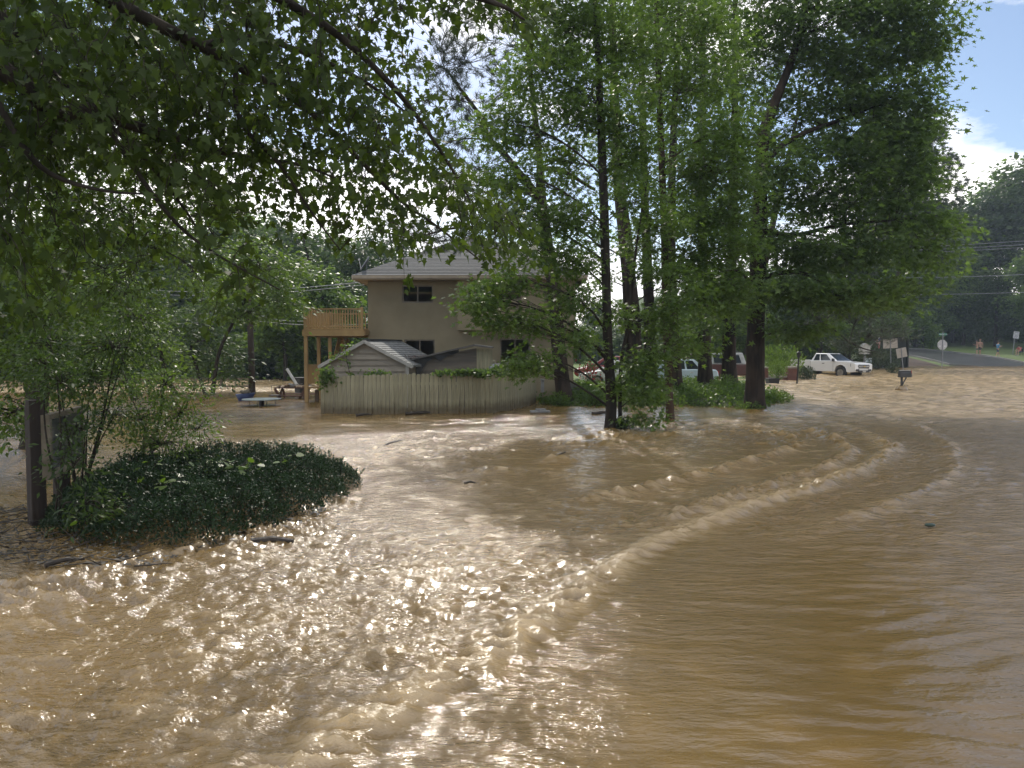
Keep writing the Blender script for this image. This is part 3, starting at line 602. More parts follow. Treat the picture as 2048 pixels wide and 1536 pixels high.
gum = [cl(1640, 60, 25, 120, 60, 2, 60), cl(1760, 30, 24.6, 90, 40, 1.6, 38), cl(1850, 20, 24.4, 70, 24, 1.2, 18), cl(1860, 70, 24.4, 50, 22, 1, 13), cl(1830, 110, 24.5, 60, 22, 1.1, 15), cl(1740, 110, 24.8, 80, 40, 1.5, 32), cl(1840, 170, 24.5, 50, 18, .9, 9), cl(1780, 190, 24.6, 80, 30, 1.3, 24), cl(1850, 215, 24.4, 40, 22, .9, 9),
   cl(1680, 200, 25, 80, 44, 1.6, 34), cl(1820, 250, 24.5, 50, 24, 1, 12), cl(1750, 270, 24.8, 80, 34, 1.4, 26), cl(1680, 300, 25, 80, 44, 1.6, 34), cl(1590, 250, 26.6, 80, 60, 1.6, 34), cl(1600, 380, 25.2, 90, 50, 1.7, 36), cl(1690, 400, 25, 90, 50, 1.7, 38), cl(1780, 380, 25, 70, 44, 1.5, 28),
   cl(1560, 480, 24.8, 80, 40, 1.6, 30), cl(1650, 500, 24.8, 90, 44, 1.7, 36), cl(1750, 490, 25, 90, 44, 1.7, 36), cl(1830, 440, 25.2, 60, 40, 1.5, 20), cl(1580, 580, 24.6, 90, 34, 1.6, 32), cl(1680, 590, 24.6, 90, 34, 1.6, 36), cl(1780, 580, 25, 80, 36, 1.5, 26), cl(1540, 130, 26.5, 90, 80, 1.8, 38), cl(1520, 0, 26, 120, 80, 2, 50), cl(1680, -40, 25, 150, 60, 2, 50),
   cl(1800, -50, 25, 100, 50, 1.6, 26), cl(1700, 130, 25, 80, 50, 1.6, 26), cl(1820, 300, 24.6, 60, 34, 1.2, 16), cl(1870, 360, 24.8, 44, 26, 1, 10), cl(1880, 460, 25, 44, 30, 1, 12), cl(1720, 340, 24.6, 80, 40, 1.4, 22), cl(1600, 660, 24.8, 60, 22, 1.2, 18), cl(1560, 330, 24.5, 60, 50, 1.3, 18), cl(1810, 330, 24.8, 50, 30, 1.1, 12), cl(1470, 610, 24.8, 40, 24, .9, 10), cl(1460, 480, 24.6, 50, 34, 1.0, 12), cl(1850, 520, 25.2, 60, 30, 1.3, 16)]
make_tree('sweetgum_tree', 'large sweetgum with star leaves, widest of the bank trees and first from the planter', None, (TG, [.36, .32, .29, .27, .25, .22, .19, .15, .12, .09, .04]), gum, 'star', 'gum', 0.17, .25, 27, 0.60, .42, BARK_P, dens=1.55, seed=46,
  extra_limbs=[(P3((1521, 370, 25.6), (1545, 310, 25.4), (1600, 270, 25.2), (1680, 240, 25), (1760, 210, 24.8)), [.11, .09, .08, .06, .03]), (P3((1516, 560, 25.6), (1570, 545, 25.2), (1630, 555, 25), (1680, 600, 24.8)), [.09, .08, .06, .03]), (P3((1519, 460, 25.6), (1590, 470, 25.2), (1680, 450, 25), (1790, 440, 24.9)), [.10, .08, .06, .03]),
    (P3((1612, 15, 25.2), (1680, 15, 25), (1780, 20, 24.7), (1870, 10, 24.4)), [.07, .06, .05, .02]), (P3((1516, 580, 25.6), (1470, 540, 25.2), (1400, 560, 24.8)), [.07, .05, .02])], limb_r=.045, reach=.3, tone0=0, tone1=.9)

# ------------------------------------------------------------------ the maple hanging over the camera side (its trunk stands left of the frame)
g = np.random.default_rng(5)
root = empty('overhanging_maple', (-5.6, 4.0, -0.6), 'big dark maple whose drooping boughs overhang the water in the upper left', 'tree')
w = Wood()
LIMBS = [
 ([Vector((-5.6, 4.0, -.7)), Vector((-5.65, 4.0, 1.5)), Vector((-5.6, 4.1, 3.5)), Vector((-5.4, 4.2, 5.5)), Vector((-5.1, 4.4, 7.5)), Vector((-4.8, 4.6, 9.5))], [.30, .25, .23, .20, .15, .08]),
 ([Vector((-5.6, 4.1, 4.2))] + P3((-240, -20, 5.0), (-60, 95, 5.2), (40, 165, 5.3), (112, 226, 5.5), (190, 221, 5.6), (260, 250, 5.8), (340, 272, 6.1), (430, 300, 6.4), (500, 316, 6.7), (600, 330, 7), (680, 360, 7.2)), [.11, .09, .075, .065, .058, .055, .044, .038, .03, .024, .016, .008]),
 ([Vector((-5.3, 4.2, 5.6))] + P3((0, -120, 4.9), (200, -10, 5.2), (280, 32, 5.3), (400, 92, 5.6), (470, 130, 5.8), (560, 180, 6.1), (640, 240, 6.3), (720, 320, 6.6), (800, 400, 6.9), (870, 450, 7.1), (960, 520, 7.3)), [.10, .075, .06, .05, .042, .036, .03, .025, .02, .016, .012, .006]),
 ([Vector((-5.5, 4.1, 4.8))] + P3((-150, -60, 5.5), (-20, -10, 5.6), (10, 40, 5.6), (60, 90, 5.7), (100, 140, 5.8), (160, 190, 5.9), (210, 240, 6), (300, 330, 6.2), (370, 420, 6.4), (420, 500, 6.5)), [.07, .045, .038, .034, .03, .026, .022, .02, .016, .012, .006]),
 ([Vector((-5.2, 4.3, 6.2))] + P3((200, -200, 5.2), (420, -80, 5.5), (600, 20, 5.8), (700, 90, 6), (800, 190, 6.2), (880, 300, 6.4), (940, 400, 6.6)), [.09, .06, .05, .035, .028, .022, .014, .007]),
 (P3((400, 92, 5.6), (500, 75, 5.8), (620, 110, 6.1), (740, 170, 6.3), (830, 240, 6.5)), [.03, .026, .02, .014, .007]),
 (P3((470, 130, 5.8), (480, 240, 5.8), (560, 330, 5.9), (620, 420, 6), (680, 500, 6.1)), [.022, .018, .014, .01, .005]),
 (P3((600, -60, 5.2), (760, -60, 5.0), (900, -20, 4.8), (1000, 10, 4.7), (1050, 40, 4.7)), [.035, .03, .022, .014, .006]),
 (P3((190, 221, 5.6), (330, 420, 5.7), (420, 500, 5.8), (560, 580, 5.9)), [.02, .016, .01, .005]),
 (P3((-60, 95, 5.2), (20, 250, 5.1), (90, 340, 5.1), (200, 380, 5.2), (330, 390, 5.3)), [.03, .024, .018, .012, .005]),
]
AX = []
for lp, lr in LIMBS:
    V, F, c2, r2 = trunk_wood(lp, lr, 9, g, 0.10); w.add(V, F)
    if lp[0].x > -5.59 or len(lp) > 6: AX.append(c2)
AX = np.concatenate(AX)
AX = AX[AX[:, 2] > 2.2]
PGN = [[(-160, -160), (1000, -160), (1070, -30), (1065, 60), (960, 60), (810, -20), (795, 60), (880, 210), (900, 330), (1000, 420), (1050, 470), (1025, 520), (960, 500), (900, 440), (840, 495), (790, 500), (770, 470), (690, 455), (610, 430), (520, 380), (420, 420), (300, 330), (-160, 330)],
       [(-160, 330), (300, 330), (420, 400), (520, 420), (560, 560), (430, 620), (330, 520), (180, 560), (-160, 640)]]
def pts_in(poly, n, y0, y1):
    P = np.array(poly, float); lo, hi = P.min(0), P.max(0); o = []
    while len(o) < n:
        q = g.uniform(lo, hi, (n * 2, 2)); q = q[inpoly(q[:, 0], q[:, 1], poly)]; o += [tuple(v) for v in q]
    o = np.array(o[:n]); Y = g.uniform(y0, y1, n)
    # further right the boughs reach further out
    Y = Y + 0.0012 * np.clip(o[:, 0], 0, 1000)
    return np.array([tuple(at(a, b2, y)) for (a, b2), y in zip(o, Y)])
SPR = np.concatenate([pts_in(PGN[0], 2500, 4.4, 8.2), pts_in(PGN[1], 190, 4.8, 7.2)])
# gaps where the sky shows: thin the sprays with a slow noise
kn = perlin(SPR[:, 0] * 1.5, SPR[:, 2] * 1.7 + SPR[:, 1] * .25, 51); SPR = SPR[kn > -0.14]
# every spray hangs from the nearest wood that is already there, so the twigs branch like a tree
dm = np.linalg.norm(SPR[:, None] - AX[None], axis=2).min(1); SPR = SPR[np.argsort(dm)]; SPR = SPR[np.sort(dm) < 2.6]
n = len(SPR); NODE = np.concatenate([AX, SPR]); cost = np.concatenate([np.zeros(len(AX)), np.full(n, 1e9)]); q0 = np.zeros((n, 3))
for i in range(n):
    k = len(AX) + i; dl = np.linalg.norm(NODE[:k] - SPR[i], axis=1) + 0.25 * cost[:k]; j = int(np.argmin(dl)); q0[i] = NODE[j]; cost[k] = cost[j] + np.linalg.norm(NODE[j] - SPR[i])
w_bend = g.normal(size=(n, 3)) * .06 * np.linalg.norm(SPR - q0, axis=1)[:, None]; w_bend[:, 2] += .08
V, F = tubes(q0, SPR, np.full(n, .005), np.full(n, .003), w_bend, 3, 4); w.add(V, F)
d = SPR - q0; d /= np.maximum(np.linalg.norm(d, axis=1, keepdims=True), 1e-6); d[:, 2] -= .35; d[:, 0] += .25; d /= np.linalg.norm(d, axis=1, keepdims=True)
tw = SPR + d * g.uniform(.25, .45, (n, 1)); V, F = tubes(SPR, tw, np.full(n, .003), np.full(n, .0015), np.zeros((n, 3)), 3, 2); w.add(V, F)
link('trunk', w.mesh('trunk'), root, BARK_M)
per = 11; m_ = n * per; tt = g.uniform(-.5, 1.1, m_)[:, None]
P = np.repeat(SPR, per, 0) + np.repeat(tw - SPR, per, 0) * tt + g.normal(size=(m_, 3)) * .065
T = np.repeat(d, per, 0) * .6 + g.normal(size=(m_, 3)) * .5; T[:, 2] -= .75
Nn = g.normal(size=(m_, 3)) * .6; Nn[:, 2] += .5; Nn[:, 1] -= .35
S = .076 * (1 + .25 * g.normal(size=m_)).clip(.5, 1.6)
tone = np.clip(.4 + .33 * g.normal(size=m_), 0, 1)
# the 300 leaves that show largest are objects of their own
rel = P - np.array([0, 0, CAM_H]); pxx = rel[:, 0] / rel[:, 1] * FPX + 1024; pyy = 700 - rel[:, 2] / rel[:, 1] * FPX
score = np.where((pxx > 0) & (pxx < 2048) & (pyy > 0) & (pyy < 1500), S / rel[:, 1], 0)
top = np.argsort(-score)[:300]; keep = np.ones(m_, bool); keep[top] = False
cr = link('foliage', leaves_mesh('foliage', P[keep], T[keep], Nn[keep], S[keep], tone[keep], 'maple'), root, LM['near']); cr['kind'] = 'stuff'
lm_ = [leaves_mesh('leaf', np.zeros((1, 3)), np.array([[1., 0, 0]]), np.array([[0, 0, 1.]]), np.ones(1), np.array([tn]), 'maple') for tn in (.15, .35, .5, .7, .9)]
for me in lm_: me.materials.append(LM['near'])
for i in top:
    o = bpy.data.objects.new('leaf', lm_[int(np.clip(tone[i] * 5, 0, 4.99))]); COL.objects.link(o); o.parent = root
    t_ = Vector(T[i]).normalized(); b_ = Vector(Nn[i]).cross(t_).normalized(); u_ = t_.cross(b_)
    mw = Matrix.Translation(Vector(P[i])) @ Matrix((t_, b_, u_)).transposed().to_4x4() @ Matrix.Scale(float(S[i]), 4)
    o.matrix_parent_inverse = Matrix.Translation(-root.location); o.matrix_basis = mw
for ch in root.children:
    if ch.name.split('.')[0] != 'leaf': ch.matrix_parent_inverse = Matrix.Translation(-root.location)

# ------------------------------------------------------------------ the trees standing on the left behind the sign
make_tree('maple_tree', 'maple with a dark forking trunk on the far left, behind the post sign', None,
  (P3((70, 900, 15), (78, 700, 15), (92, 560, 15), (104, 440, 15), (112, 330, 15), (110, 200, 15), (100, 0, 15)), [.22, .2, .18, .16, .14, .11, .06]),
  [cl(60, 60, 15, 120, 80, 2.2, 60), cl(180, 120, 15, 110, 80, 2.2, 60), cl(280, 60, 15, 110, 80, 2, 50), cl(60, 220, 15, 110, 80, 2, 55), cl(180, 290, 14.5, 100, 60, 2, 45), cl(300, 210, 15, 90, 60, 2, 40), cl(40, 370, 14, 90, 60, 1.6, 45), cl(230, 400, 14, 90, 50, 1.7, 40), cl(330, 330, 15, 80, 50, 1.7, 32),
   cl(30, 500, 13.5, 80, 60, 1.5, 45), cl(190, 500, 13.5, 90, 46, 1.6, 40), cl(320, 470, 14, 80, 40, 1.6, 30), cl(60, 620, 13, 80, 60, 1.4, 45), cl(200, 600, 13, 90, 44, 1.5, 40), cl(20, 720, 12.5, 60, 50, 1.2, 32), cl(-60, 640, 13, 90, 90, 1.5, 40), cl(120, 700, 12.5, 70, 50, 1.3, 36), cl(400, 90, 16, 90, 60, 2, 30), cl(400, 400, 15, 60, 34, 1.5, 18), cl(-80, 300, 14, 80, 160, 2, 50), cl(20, 830, 11.5, 50, 40, .8, 20), cl(470, 200, 17, 90, 60, 2, 22), cl(420, 560, 14, 60, 30, 1.3, 14)],
  'oval', 'lite', 0.10, .3, 34, 0.42, .6, BARK_M, dens=1.35, seed=61, limb_r=.045, extra_limbs=[(P3((98, 500, 15), (150, 450, 15), (190, 432, 15)), [.08, .07, .04]), (P3((88, 580, 15), (60, 500, 14.6), (40, 440, 14)), [.07, .06, .04]), (P3((110, 480, 15), (210, 490, 14.5), (270, 486, 14.2), (310, 496, 14)), [.06, .06, .045, .03])], tone1=.85)
make_tree('young_tree', 'bright round-crowned young tree in front of the woods, left of the wooden deck', None,
  (P3((425, 790, 27), (440, 700, 27), (490, 600, 27), (520, 520, 27)), [.07, .06, .05, .03]),
  [cl(540, 540, 27, 70, 50, 1.6, 60), cl(470, 560, 27, 60, 40, 1.5, 44), cl(570, 600, 26.5, 40, 30, 1.1, 24), cl(520, 620, 27, 50, 24, 1.2, 22), cl(500, 490, 27, 40, 26, 1.2, 16), cl(440, 610, 26.5, 50, 30, 1.2, 26)],
  'oval', 'lite', 0.15, .3, 34, 0.5, .6, BARK_M, seed=62, limb_r=.05)
for (px, py0, Y, x1_, y1_, lab, sd2) in ((395, 800, 33, 430, 700, 'small leaning tree in the flood by the rail fence, left of the utility pole', 63), (330, 790, 26, 300, 690, 'leafy small tree standing in water left of the rail fence', 64), (250, 800, 22, 230, 640, 'bushy young tree in the flood above the dark hedge', 65)):
    make_tree('young_tree', lab, None, (P3((px + 20, py0, Y), (px, 740, Y), (px - 12, 690, Y), ((px + x1_) / 2, y1_ - 20, Y)), [.09, .075, .06, .03]),
      [cl(x1_, y1_, Y, 50, 34, 1.3, 24), cl(x1_ - 60, y1_ + 10, Y, 44, 34, 1.2, 24), cl(x1_ - 20, y1_ - 50, Y, 50, 36, 1.3, 24), cl(x1_ + 30, y1_ + 44, Y, 34, 20, 1, 10), cl(x1_ - 80, y1_ - 50, Y, 40, 34, 1.2, 14)], 'oval', 'lite' if sd2 != 63 else 'wood', 0.006 * Y, .3, 30, 0.02 * Y, .6, BARK_M, seed=sd2, limb_r=.04)

# ------------------------------------------------------------------ tall thin-stemmed shrubs round the sign
def stem_shrub(base, top, n_st, label, seed, clus, size=.07, lm='wood', leaf='leaflet', per=30, spread=.24, name='tall_shrub'):
    g2 = np.random.default_rng(seed); b0 = Vector(base); ex = []
    for k in range(n_st - 1):
        c = clus[(k + 1) % len(clus)]; e = Vector(c[:3]); s0 = b0 + Vector((g2.normal() * .1, g2.normal() * .1, 0)); m2 = s0.lerp(e, .5) + Vector((g2.normal() * .05, 0, .12))
        ex.append(([s0, m2, e], [.013, .010, .005]))
    return make_tree(name, label, None, ([b0, b0.lerp(Vector(top), .5) + Vector((.03, 0, 0)), Vector(top)], [.016, .013, .006]), clus, leaf, lm, size, .3, per, spread, .7, BARK_M, cat='shrub', seed=seed, limb_r=.008, sides=8, extra_limbs=ex, flare=0, reach=.8)
stem_shrub(wp(165, 985, .2), at(232, 700, 9.2), 7, 'tall airy shrub with one long leaning stem behind the post sign', 71,
  [cl(225, 700, 9.2, 60, 40, .5, 34), cl(180, 760, 9.1, 60, 40, .5, 34), cl(270, 640, 9.4, 60, 40, .5, 28), cl(120, 770, 9.0, 50, 30, .4, 14), cl(230, 830, 9.4, 50, 30, .4, 16), cl(170, 860, 9.2, 30, 30, .4, 8), cl(100, 690, 9.2, 50, 44, .5, 30)])
stem_shrub(wp(300, 930, .2), at(330, 740, 10.6), 8, 'loose sunlit shrub growing out of the back of the dark hedge', 72,
  [cl(330, 770, 10.6, 60, 40, .5, 30), cl(280, 840, 10.6, 60, 34, .5, 30), cl(360, 830, 10.8, 50, 30, .5, 22), cl(390, 780, 11, 34, 24, .4, 9), cl(320, 890, 10.4, 70, 24, .5, 24), cl(250, 770, 10.4, 50, 34, .5, 24), cl(395, 860, 10.9, 40, 20, .4, 12)], lm='lite')
stem_shrub(wp(120, 1040, .1), at(115, 760, 7.9), 5, 'dark narrow shrub growing against the front of the post sign', 73,
  [cl(128, 770, 7.9, 36, 30, .3, 14), cl(150, 860, 7.9, 24, 34, .3, 7), cl(90, 730, 8, 40, 30, .3, 14), cl(150, 930, 7.8, 30, 30, .3, 9), cl(170, 1010, 7.6, 40, 24, .3, 12)], lm='wood')

# ------------------------------------------------------------------ low dark hedge
HP = [wxy(*p) for p in ((85, 1075), (180, 1092), (300, 1100), (430, 1096), (540, 1060), (600, 1035), (690, 1000))] + [(-2.25, 10.9), (-2.6, 11.7), (-3.6, 12.3), (-5.0, 12.2), (-6.0, 11.2), (-5.9, 9.6)]
def hedge_top(x, y):
    d = polyheight(x, y, HP) + .16 * perlin(x * 2.1, y * 2.1, 85)
    return np.clip(d, 0, None), 0.52 * np.sqrt(np.clip(d / 0.75, 0, 1)) * (0.84 + 0.34 * perlin(x * 0.9, y * 0.9, 81) + 0.34 * perlin(x * 2.4, y * 2.4, 82) + .15 * perlin(x * 6, y * 6, 84))
g = np.random.default_rng(8); hb = empty('dark_hedge', wp(400, 1040), 'low spreading dark evergreen bush parting the muddy current by the post sign', 'bush')
NH = 110000; xs = g.uniform(-6.4, -2.0, NH); ys = g.uniform(7.2, 12.5, NH); dd, ht = hedge_top(xs, ys); k = dd > 0.0
xs, ys, ht, dd = xs[k], ys[k], ht[k], dd[k]; n = len(xs)
z = ht * (1 - 0.55 * g.random(n) ** 2.2) + g.normal(size=n) * .02 + .03; side = g.random(n) < .22; z = np.where(side, ht * g.random(n), z)
P = np.stack([xs, ys, z], 1); T = unit(n, g); T[:, 2] = np.abs(T[:, 2]) * .8 + .2; Nn = unit(n, g); Nn[:, 2] += .7
tone = np.clip(.40 + .3 * g.normal(size=n) + .3 * perlin(xs * 1.5, ys * 1.5, 83), 0, 1)
me = leaves_mesh('foliage', P, T, Nn, .040 * g.uniform(.6, 1.3, n), tone, 'oval'); o = link('foliage', me, hb, LM['hedge']); o['kind'] = 'stuff'
w = Wood(); nb = 500; bx, by = g.uniform(-6.2, -2.2, nb), g.uniform(7.4, 12.3, nb); d2, h2 = hedge_top(bx, by); k = d2 > .1; bx, by, h2 = bx[k], by[k], h2[k]
p1 = np.stack([bx, by, h2 * 1.02], 1); p0 = p1.copy(); p0[:, 2] = -.2; p0[:, :2] = p0[:, :2] * .8 + np.array([[-4, 9.8]]) * .2
V, F = tubes(p0, p1, np.full(len(p0), .009), np.full(len(p0), .004), g.normal(size=p0.shape) * .05, 4, 3); w.add(V, F); link('stems', w.mesh('stems'), hb, BARK_M)['kind'] = 'stuff'
for ch in hb.children: ch.matrix_parent_inverse = Matrix.Translation(-hb.location)
ns_ = 420; sx_, sy_ = g.uniform(-6.2, -2.2, ns_), g.uniform(7.4, 12.3, ns_); d3, h3 = hedge_top(sx_, sy_); k = d3 > .03; sx_, sy_, h3 = sx_[k], sy_[k], h3[k]; ns_ = len(sx_)
s0 = np.stack([sx_, sy_, h3 * .8], 1); dr = unit(ns_, g) * [.7, .7, .3] + [0, 0, .8]; ln3 = g.uniform(.08, .26, ns_); s1_ = s0 + dr * ln3[:, None]
w = Wood(); V, F = tubes(s0, s1_, np.full(ns_, .004), np.full(ns_, .002), np.zeros((ns_, 3)), 3, 2); w.add(V, F); link('sprigs', w.mesh('sprigs'), hb, BARK_M)['kind'] = 'stuff'
pp = 16; tt = g.random((ns_ * pp, 1)) ; P = np.repeat(s0, pp, 0) * (1 - tt) + np.repeat(s1_, pp, 0) * tt; T = unit(len(P), g) + np.repeat(dr, pp, 0)
o = link('sprig_leaves', leaves_mesh('sprig_leaves', P, T, unit(len(P), g), .042 * g.uniform(.5, 1.3, len(P)), g.uniform(.2, 1, len(P)), 'oval'), hb, LM['hedge']); o['kind'] = 'stuff'
for ch in hb.children: ch.matrix_parent_inverse = Matrix.Translation(-hb.location)
# a trailing vine with round bright leaves over it
vr = empty('trailing_vine', wp(400, 1000), 'bright round-leaved vine sprawling over the top of the dark hedge', 'vine')
P, T = [], []
for (px, py, Y, n_) in ((420, 945, 9.6, 16), (450, 955, 9.3, 14), (400, 940, 9.8, 10), (480, 968, 9.2, 10), (330, 980, 8.7, 6), (350, 1015, 8.2, 5), (560, 970, 9.8, 6), (190, 1030, 7.9, 14), (205, 1060, 7.7, 8), (520, 985, 9.3, 5), (300, 985, 8.8, 4)):
    c = at(px, py, Y); _, hh_ = hedge_top(np.array(c.x), np.array(c.y))
    for _ in range(n_): P.append((c.x + g.normal() * .13, c.y + g.normal() * .13, max(float(hh_), .1) + .04 + g.random() * .10)); T.append((g.normal(), g.normal(), -.2))
P, T = np.array(P), np.array(T, float); Nn = g.normal(size=P.shape) * .35; Nn[:, 2] += 1
SHAPES['round'] = [(0, 0, 0), (.1, .38, .04), (.5, .46, .05), (.85, .25, .0), (1, 0, -.05), (.85, -.25, .0), (.5, -.46, .05), (.1, -.38, .04)]
o = link('foliage', leaves_mesh('foliage', P, T, Nn, g.uniform(.06, .11, len(P)), g.uniform(.4, 1, len(P)), 'round'), vr, LM['lite']); o['kind'] = 'stuff'
w = Wood(); o_ = np.argsort(P[:, 0]); Q = P[o_]; V, F = tubes(Q[:-1], Q[1:], np.full(len(Q) - 1, .004), np.full(len(Q) - 1, .004), np.zeros((len(Q) - 1, 3)), 3, 1)
kk = np.linalg.norm(Q[1:] - Q[:-1], axis=1) < .6; V, F = tubes(Q[:-1][kk], Q[1:][kk], np.full(kk.sum(), .004), np.full(kk.sum(), .004), np.zeros((kk.sum(), 3)), 3, 1); w.add(V, F); link('stem', w.mesh('stem'), vr, BARK_M)
for ch in vr.children: ch.matrix_parent_inverse = Matrix.Translation(-vr.location)

# ------------------------------------------------------------------ far woods: a few trees built once, each copy its own object
def proto(seed, H, wd, kind, lmat, nspr, per=20, size=.30):
    g2 = np.random.default_rng(seed); cls = []
    for k in range(13):
        f = g2.uniform(.18, 1.0); a = g2.uniform(0, 6.28); rr = wd * (1 - (max(f - .45, 0) / .6) ** 2) * g2.uniform(.3, .75)
        cls.append((rr * math.cos(a), rr * math.sin(a), H * f * .95, wd * g2.uniform(.32, .5), wd * g2.uniform(.32, .5), H * g2.uniform(.07, .13), nspr))
    tr = ([Vector((0, 0, -.6)), Vector((g2.normal() * .1, 0, H * .3)), Vector((g2.normal() * .3, g2.normal() * .3, H * .65)), Vector((g2.normal() * .3, 0, H * .95))], [.024 * H, .019 * H, .013 * H, .004 * H])
    return make_tree('woodland_tree', 'dark leafy woodland tree', None, tr, cls, 'clump', lmat, size, .35, per, 1.0, .6, BARK_M, seed=seed, limb_r=.05, sides=8, base=(0, 0, 0), shell=.8)
def copy_tree(o, loc, rz, sc, label, group=None):
    c = o.copy(); COL.objects.link(c); c.location = loc; c.rotation_euler = (0, 0, rz); c.scale = sc; c['label'] = label
    if group: c['group'] = group
    for ch in o.children:
        d_ = ch.copy(); COL.objects.link(d_); d_.parent = c; d_.matrix_parent_inverse = Matrix.Identity(4)
    return c
protos = [proto(101, 13, 3.6, 'a', 'wood', 22), proto(102, 15, 3.9, 'b', 'wood', 22), proto(103, 11, 3.8, 'c', 'wood', 20), proto(104, 14, 4.4, 'd', 'gum', 24), proto(105, 9, 3.0, 'e', 'lite', 18)]
for p_ in protos:
    p_.location = (0, 0, 0)
    for ch in p_.children: ch.matrix_parent_inverse = Matrix.Identity(4)
GL = {'left': ('dark leafy tree in the woods across the flood on the left', 'trees of the woods on the left'),
      'mid': ('dark leafy tree in the belt beyond the lawn and parked cars', 'trees beyond the lawn'),
      'right': ('hazy dark tree on the slope above the climbing road', 'trees on the slope above the road'),
      'lush': ('leafy tree crowding behind the white pickup truck', 'trees behind the pickup truck')}
protos.append(proto(106, 4.2, 3.2, 'f', 'wood', 16)); protos.append(proto(107, 3.2, 2.4, 'g', 'lite', 14))
for p_ in protos[5:]:
    p_.location = (0, 0, 0); p_.name = 'woodland_shrub'; p_['category'] = 'shrub'
    for ch in p_.children: ch.matrix_parent_inverse = Matrix.Identity(4)
first = [True] * 7
def place(k, x, y, z, s, key, szz=None):
    lab, grp = GL[key]; rz = random.uniform(0, 6.28); sc = (s, s, szz or s)
    if first[k]:
        first[k] = False; p_ = protos[k]; p_.location = (x, y, z); p_.rotation_euler = (0, 0, rz); p_.scale = sc; p_['label'] = lab; p_['group'] = grp
    else: copy_tree(protos[k], (x, y, z), rz, sc, lab, grp)
random.seed(3)
def pl(px, ytop, Y, k, key, zb=None, wide=1.0):
    """tree whose top reaches photo row ytop"""
    if key == 'left' and px > 440: ytop -= 45
    H0 = (13, 15, 11, 14, 9, 4.2, 3.2)[k] * 1.02; x = X(px, Y)
    z = zb if zb is not None else (0.3 if key != 'right' else float(hill_z(np.array(x), np.array(float(Y)))))
    s = (Z(ytop, Y) - z) / H0; c = place(k, x, Y, z - .2, s * wide, key, s)
for i, (px, yt, Y, k) in enumerate(((-350, 360, 58, 3), (-220, 420, 50, 0), (-90, 380, 56, 1), (20, 430, 52, 2), (110, 400, 60, 3), (190, 470, 50, 4), (250, 420, 58, 0), (330, 440, 66, 1), (400, 470, 56, 2), (455, 430, 70, 3), (510, 480, 62, 0), (560, 470, 74, 1), (610, 490, 60, 2), (660, 500, 70, 3), (710, 520, 64, 0), (640, 560, 50, 4), (740, 500, 80, 1), (570, 600, 48, 4), (690, 590, 56, 0), (300, 560, 48, 2), (140, 600, 44, 4), (380, 600, 52, 0), (480, 590, 66, 3), (530, 610, 56, 0), (250, 610, 52, 1), (430, 620, 60, 1), (600, 630, 58, 2), (800, 520, 90, 0), (900, 540, 92, 2))): pl(px, yt, Y, k, 'left', 0.0)
for i, (px, yt, Y, k) in enumerate(((980, 600, 110, 1), (1060, 590, 100, 0), (1130, 610, 96, 2), (1190, 590, 104, 1), (1250, 600, 98, 0), (1310, 580, 108, 3), (1370, 600, 96, 2), (1430, 560, 90, 1), (1490, 540, 84, 0), (1550, 520, 90, 3), (1610, 500, 84, 1), (1160, 640, 80, 4), (1290, 640, 82, 4), (1340, 620, 78, 0))): pl(px, yt, Y, k, 'mid', 0.4)
for i, (px, yt, Y, k) in enumerate(((1440, 590, 58, 4), (1490, 600, 55, 0), (1540, 560, 64, 3), (1590, 570, 63, 1), (1640, 520, 62, 3), (1690, 470, 66, 0), (1740, 480, 66, 1), (1600, 640, 64, 4), (1650, 630, 66, 2), (1700, 610, 64, 1), (1760, 560, 70, 3), (1400, 600, 62, 1), (1720, 640, 62, 0))): pl(px, yt, Y, k, 'lush', 0.2)
for i, (px, yt, Y, k) in enumerate(((1800, 400, 118, 3), (1850, 390, 112, 0), (1895, 400, 125, 1), (1925, 440, 116, 3), (1870, 470, 108, 3), (1905, 520, 112, 0), (1970, 370, 118, 1), (2010, 330, 122, 3), (2050, 315, 116, 0), (2100, 320, 118, 1), (2160, 330, 116, 3), (2220, 340, 110, 0), (1760, 470, 112, 0), (1830, 520, 104, 2), (1880, 560, 106, 3), (1925, 540, 108, 2), (1990, 530, 106, 0), (2060, 500, 100, 3), (2130, 480, 98, 1), (1790, 560, 100, 1), (1845, 610, 100, 4), (1960, 480, 128, 2), (2300, 350, 100, 3), (1860, 480, 140, 1), (1780, 480, 135, 2))): pl(px, yt, Y, k, 'right')
GL['brush'] = ('leafy shrub at the foot of the woods across the flood', 'shrubs at the foot of the woods'); GL['far_brush'] = ('dark leafy shrub under the trees beyond the lawn and road', 'shrubs under the far trees')
for i in range(34):
    px = -150 + i * 27 + random.uniform(-9, 9); pl(px, random.uniform(655, 700), random.uniform(50, 62), 5 + (random.random() < .35), 'brush', 0.0)
for i in range(24): pl(900 + i * 36, random.uniform(640, 672), random.uniform(84, 110), 5, 'far_brush', 0.6)
for i in range(14): pl(1790 + i * 24, random.uniform(600, 640), random.uniform(112, 128), 5, 'far_brush', float(hill_z(np.array(X(1790 + i * 24, 120)), np.array(120.))))
for i in range(22): pl(-100 + i * 38, random.uniform(470, 560), random.uniform(70, 95), random.choice((0, 1, 2, 3)), 'left', 0.5)
for i in range(16): pl(960 + i * 44, random.uniform(590, 630), random.uniform(112, 130), random.choice((0, 1, 2, 3)), 'mid', 0.6)
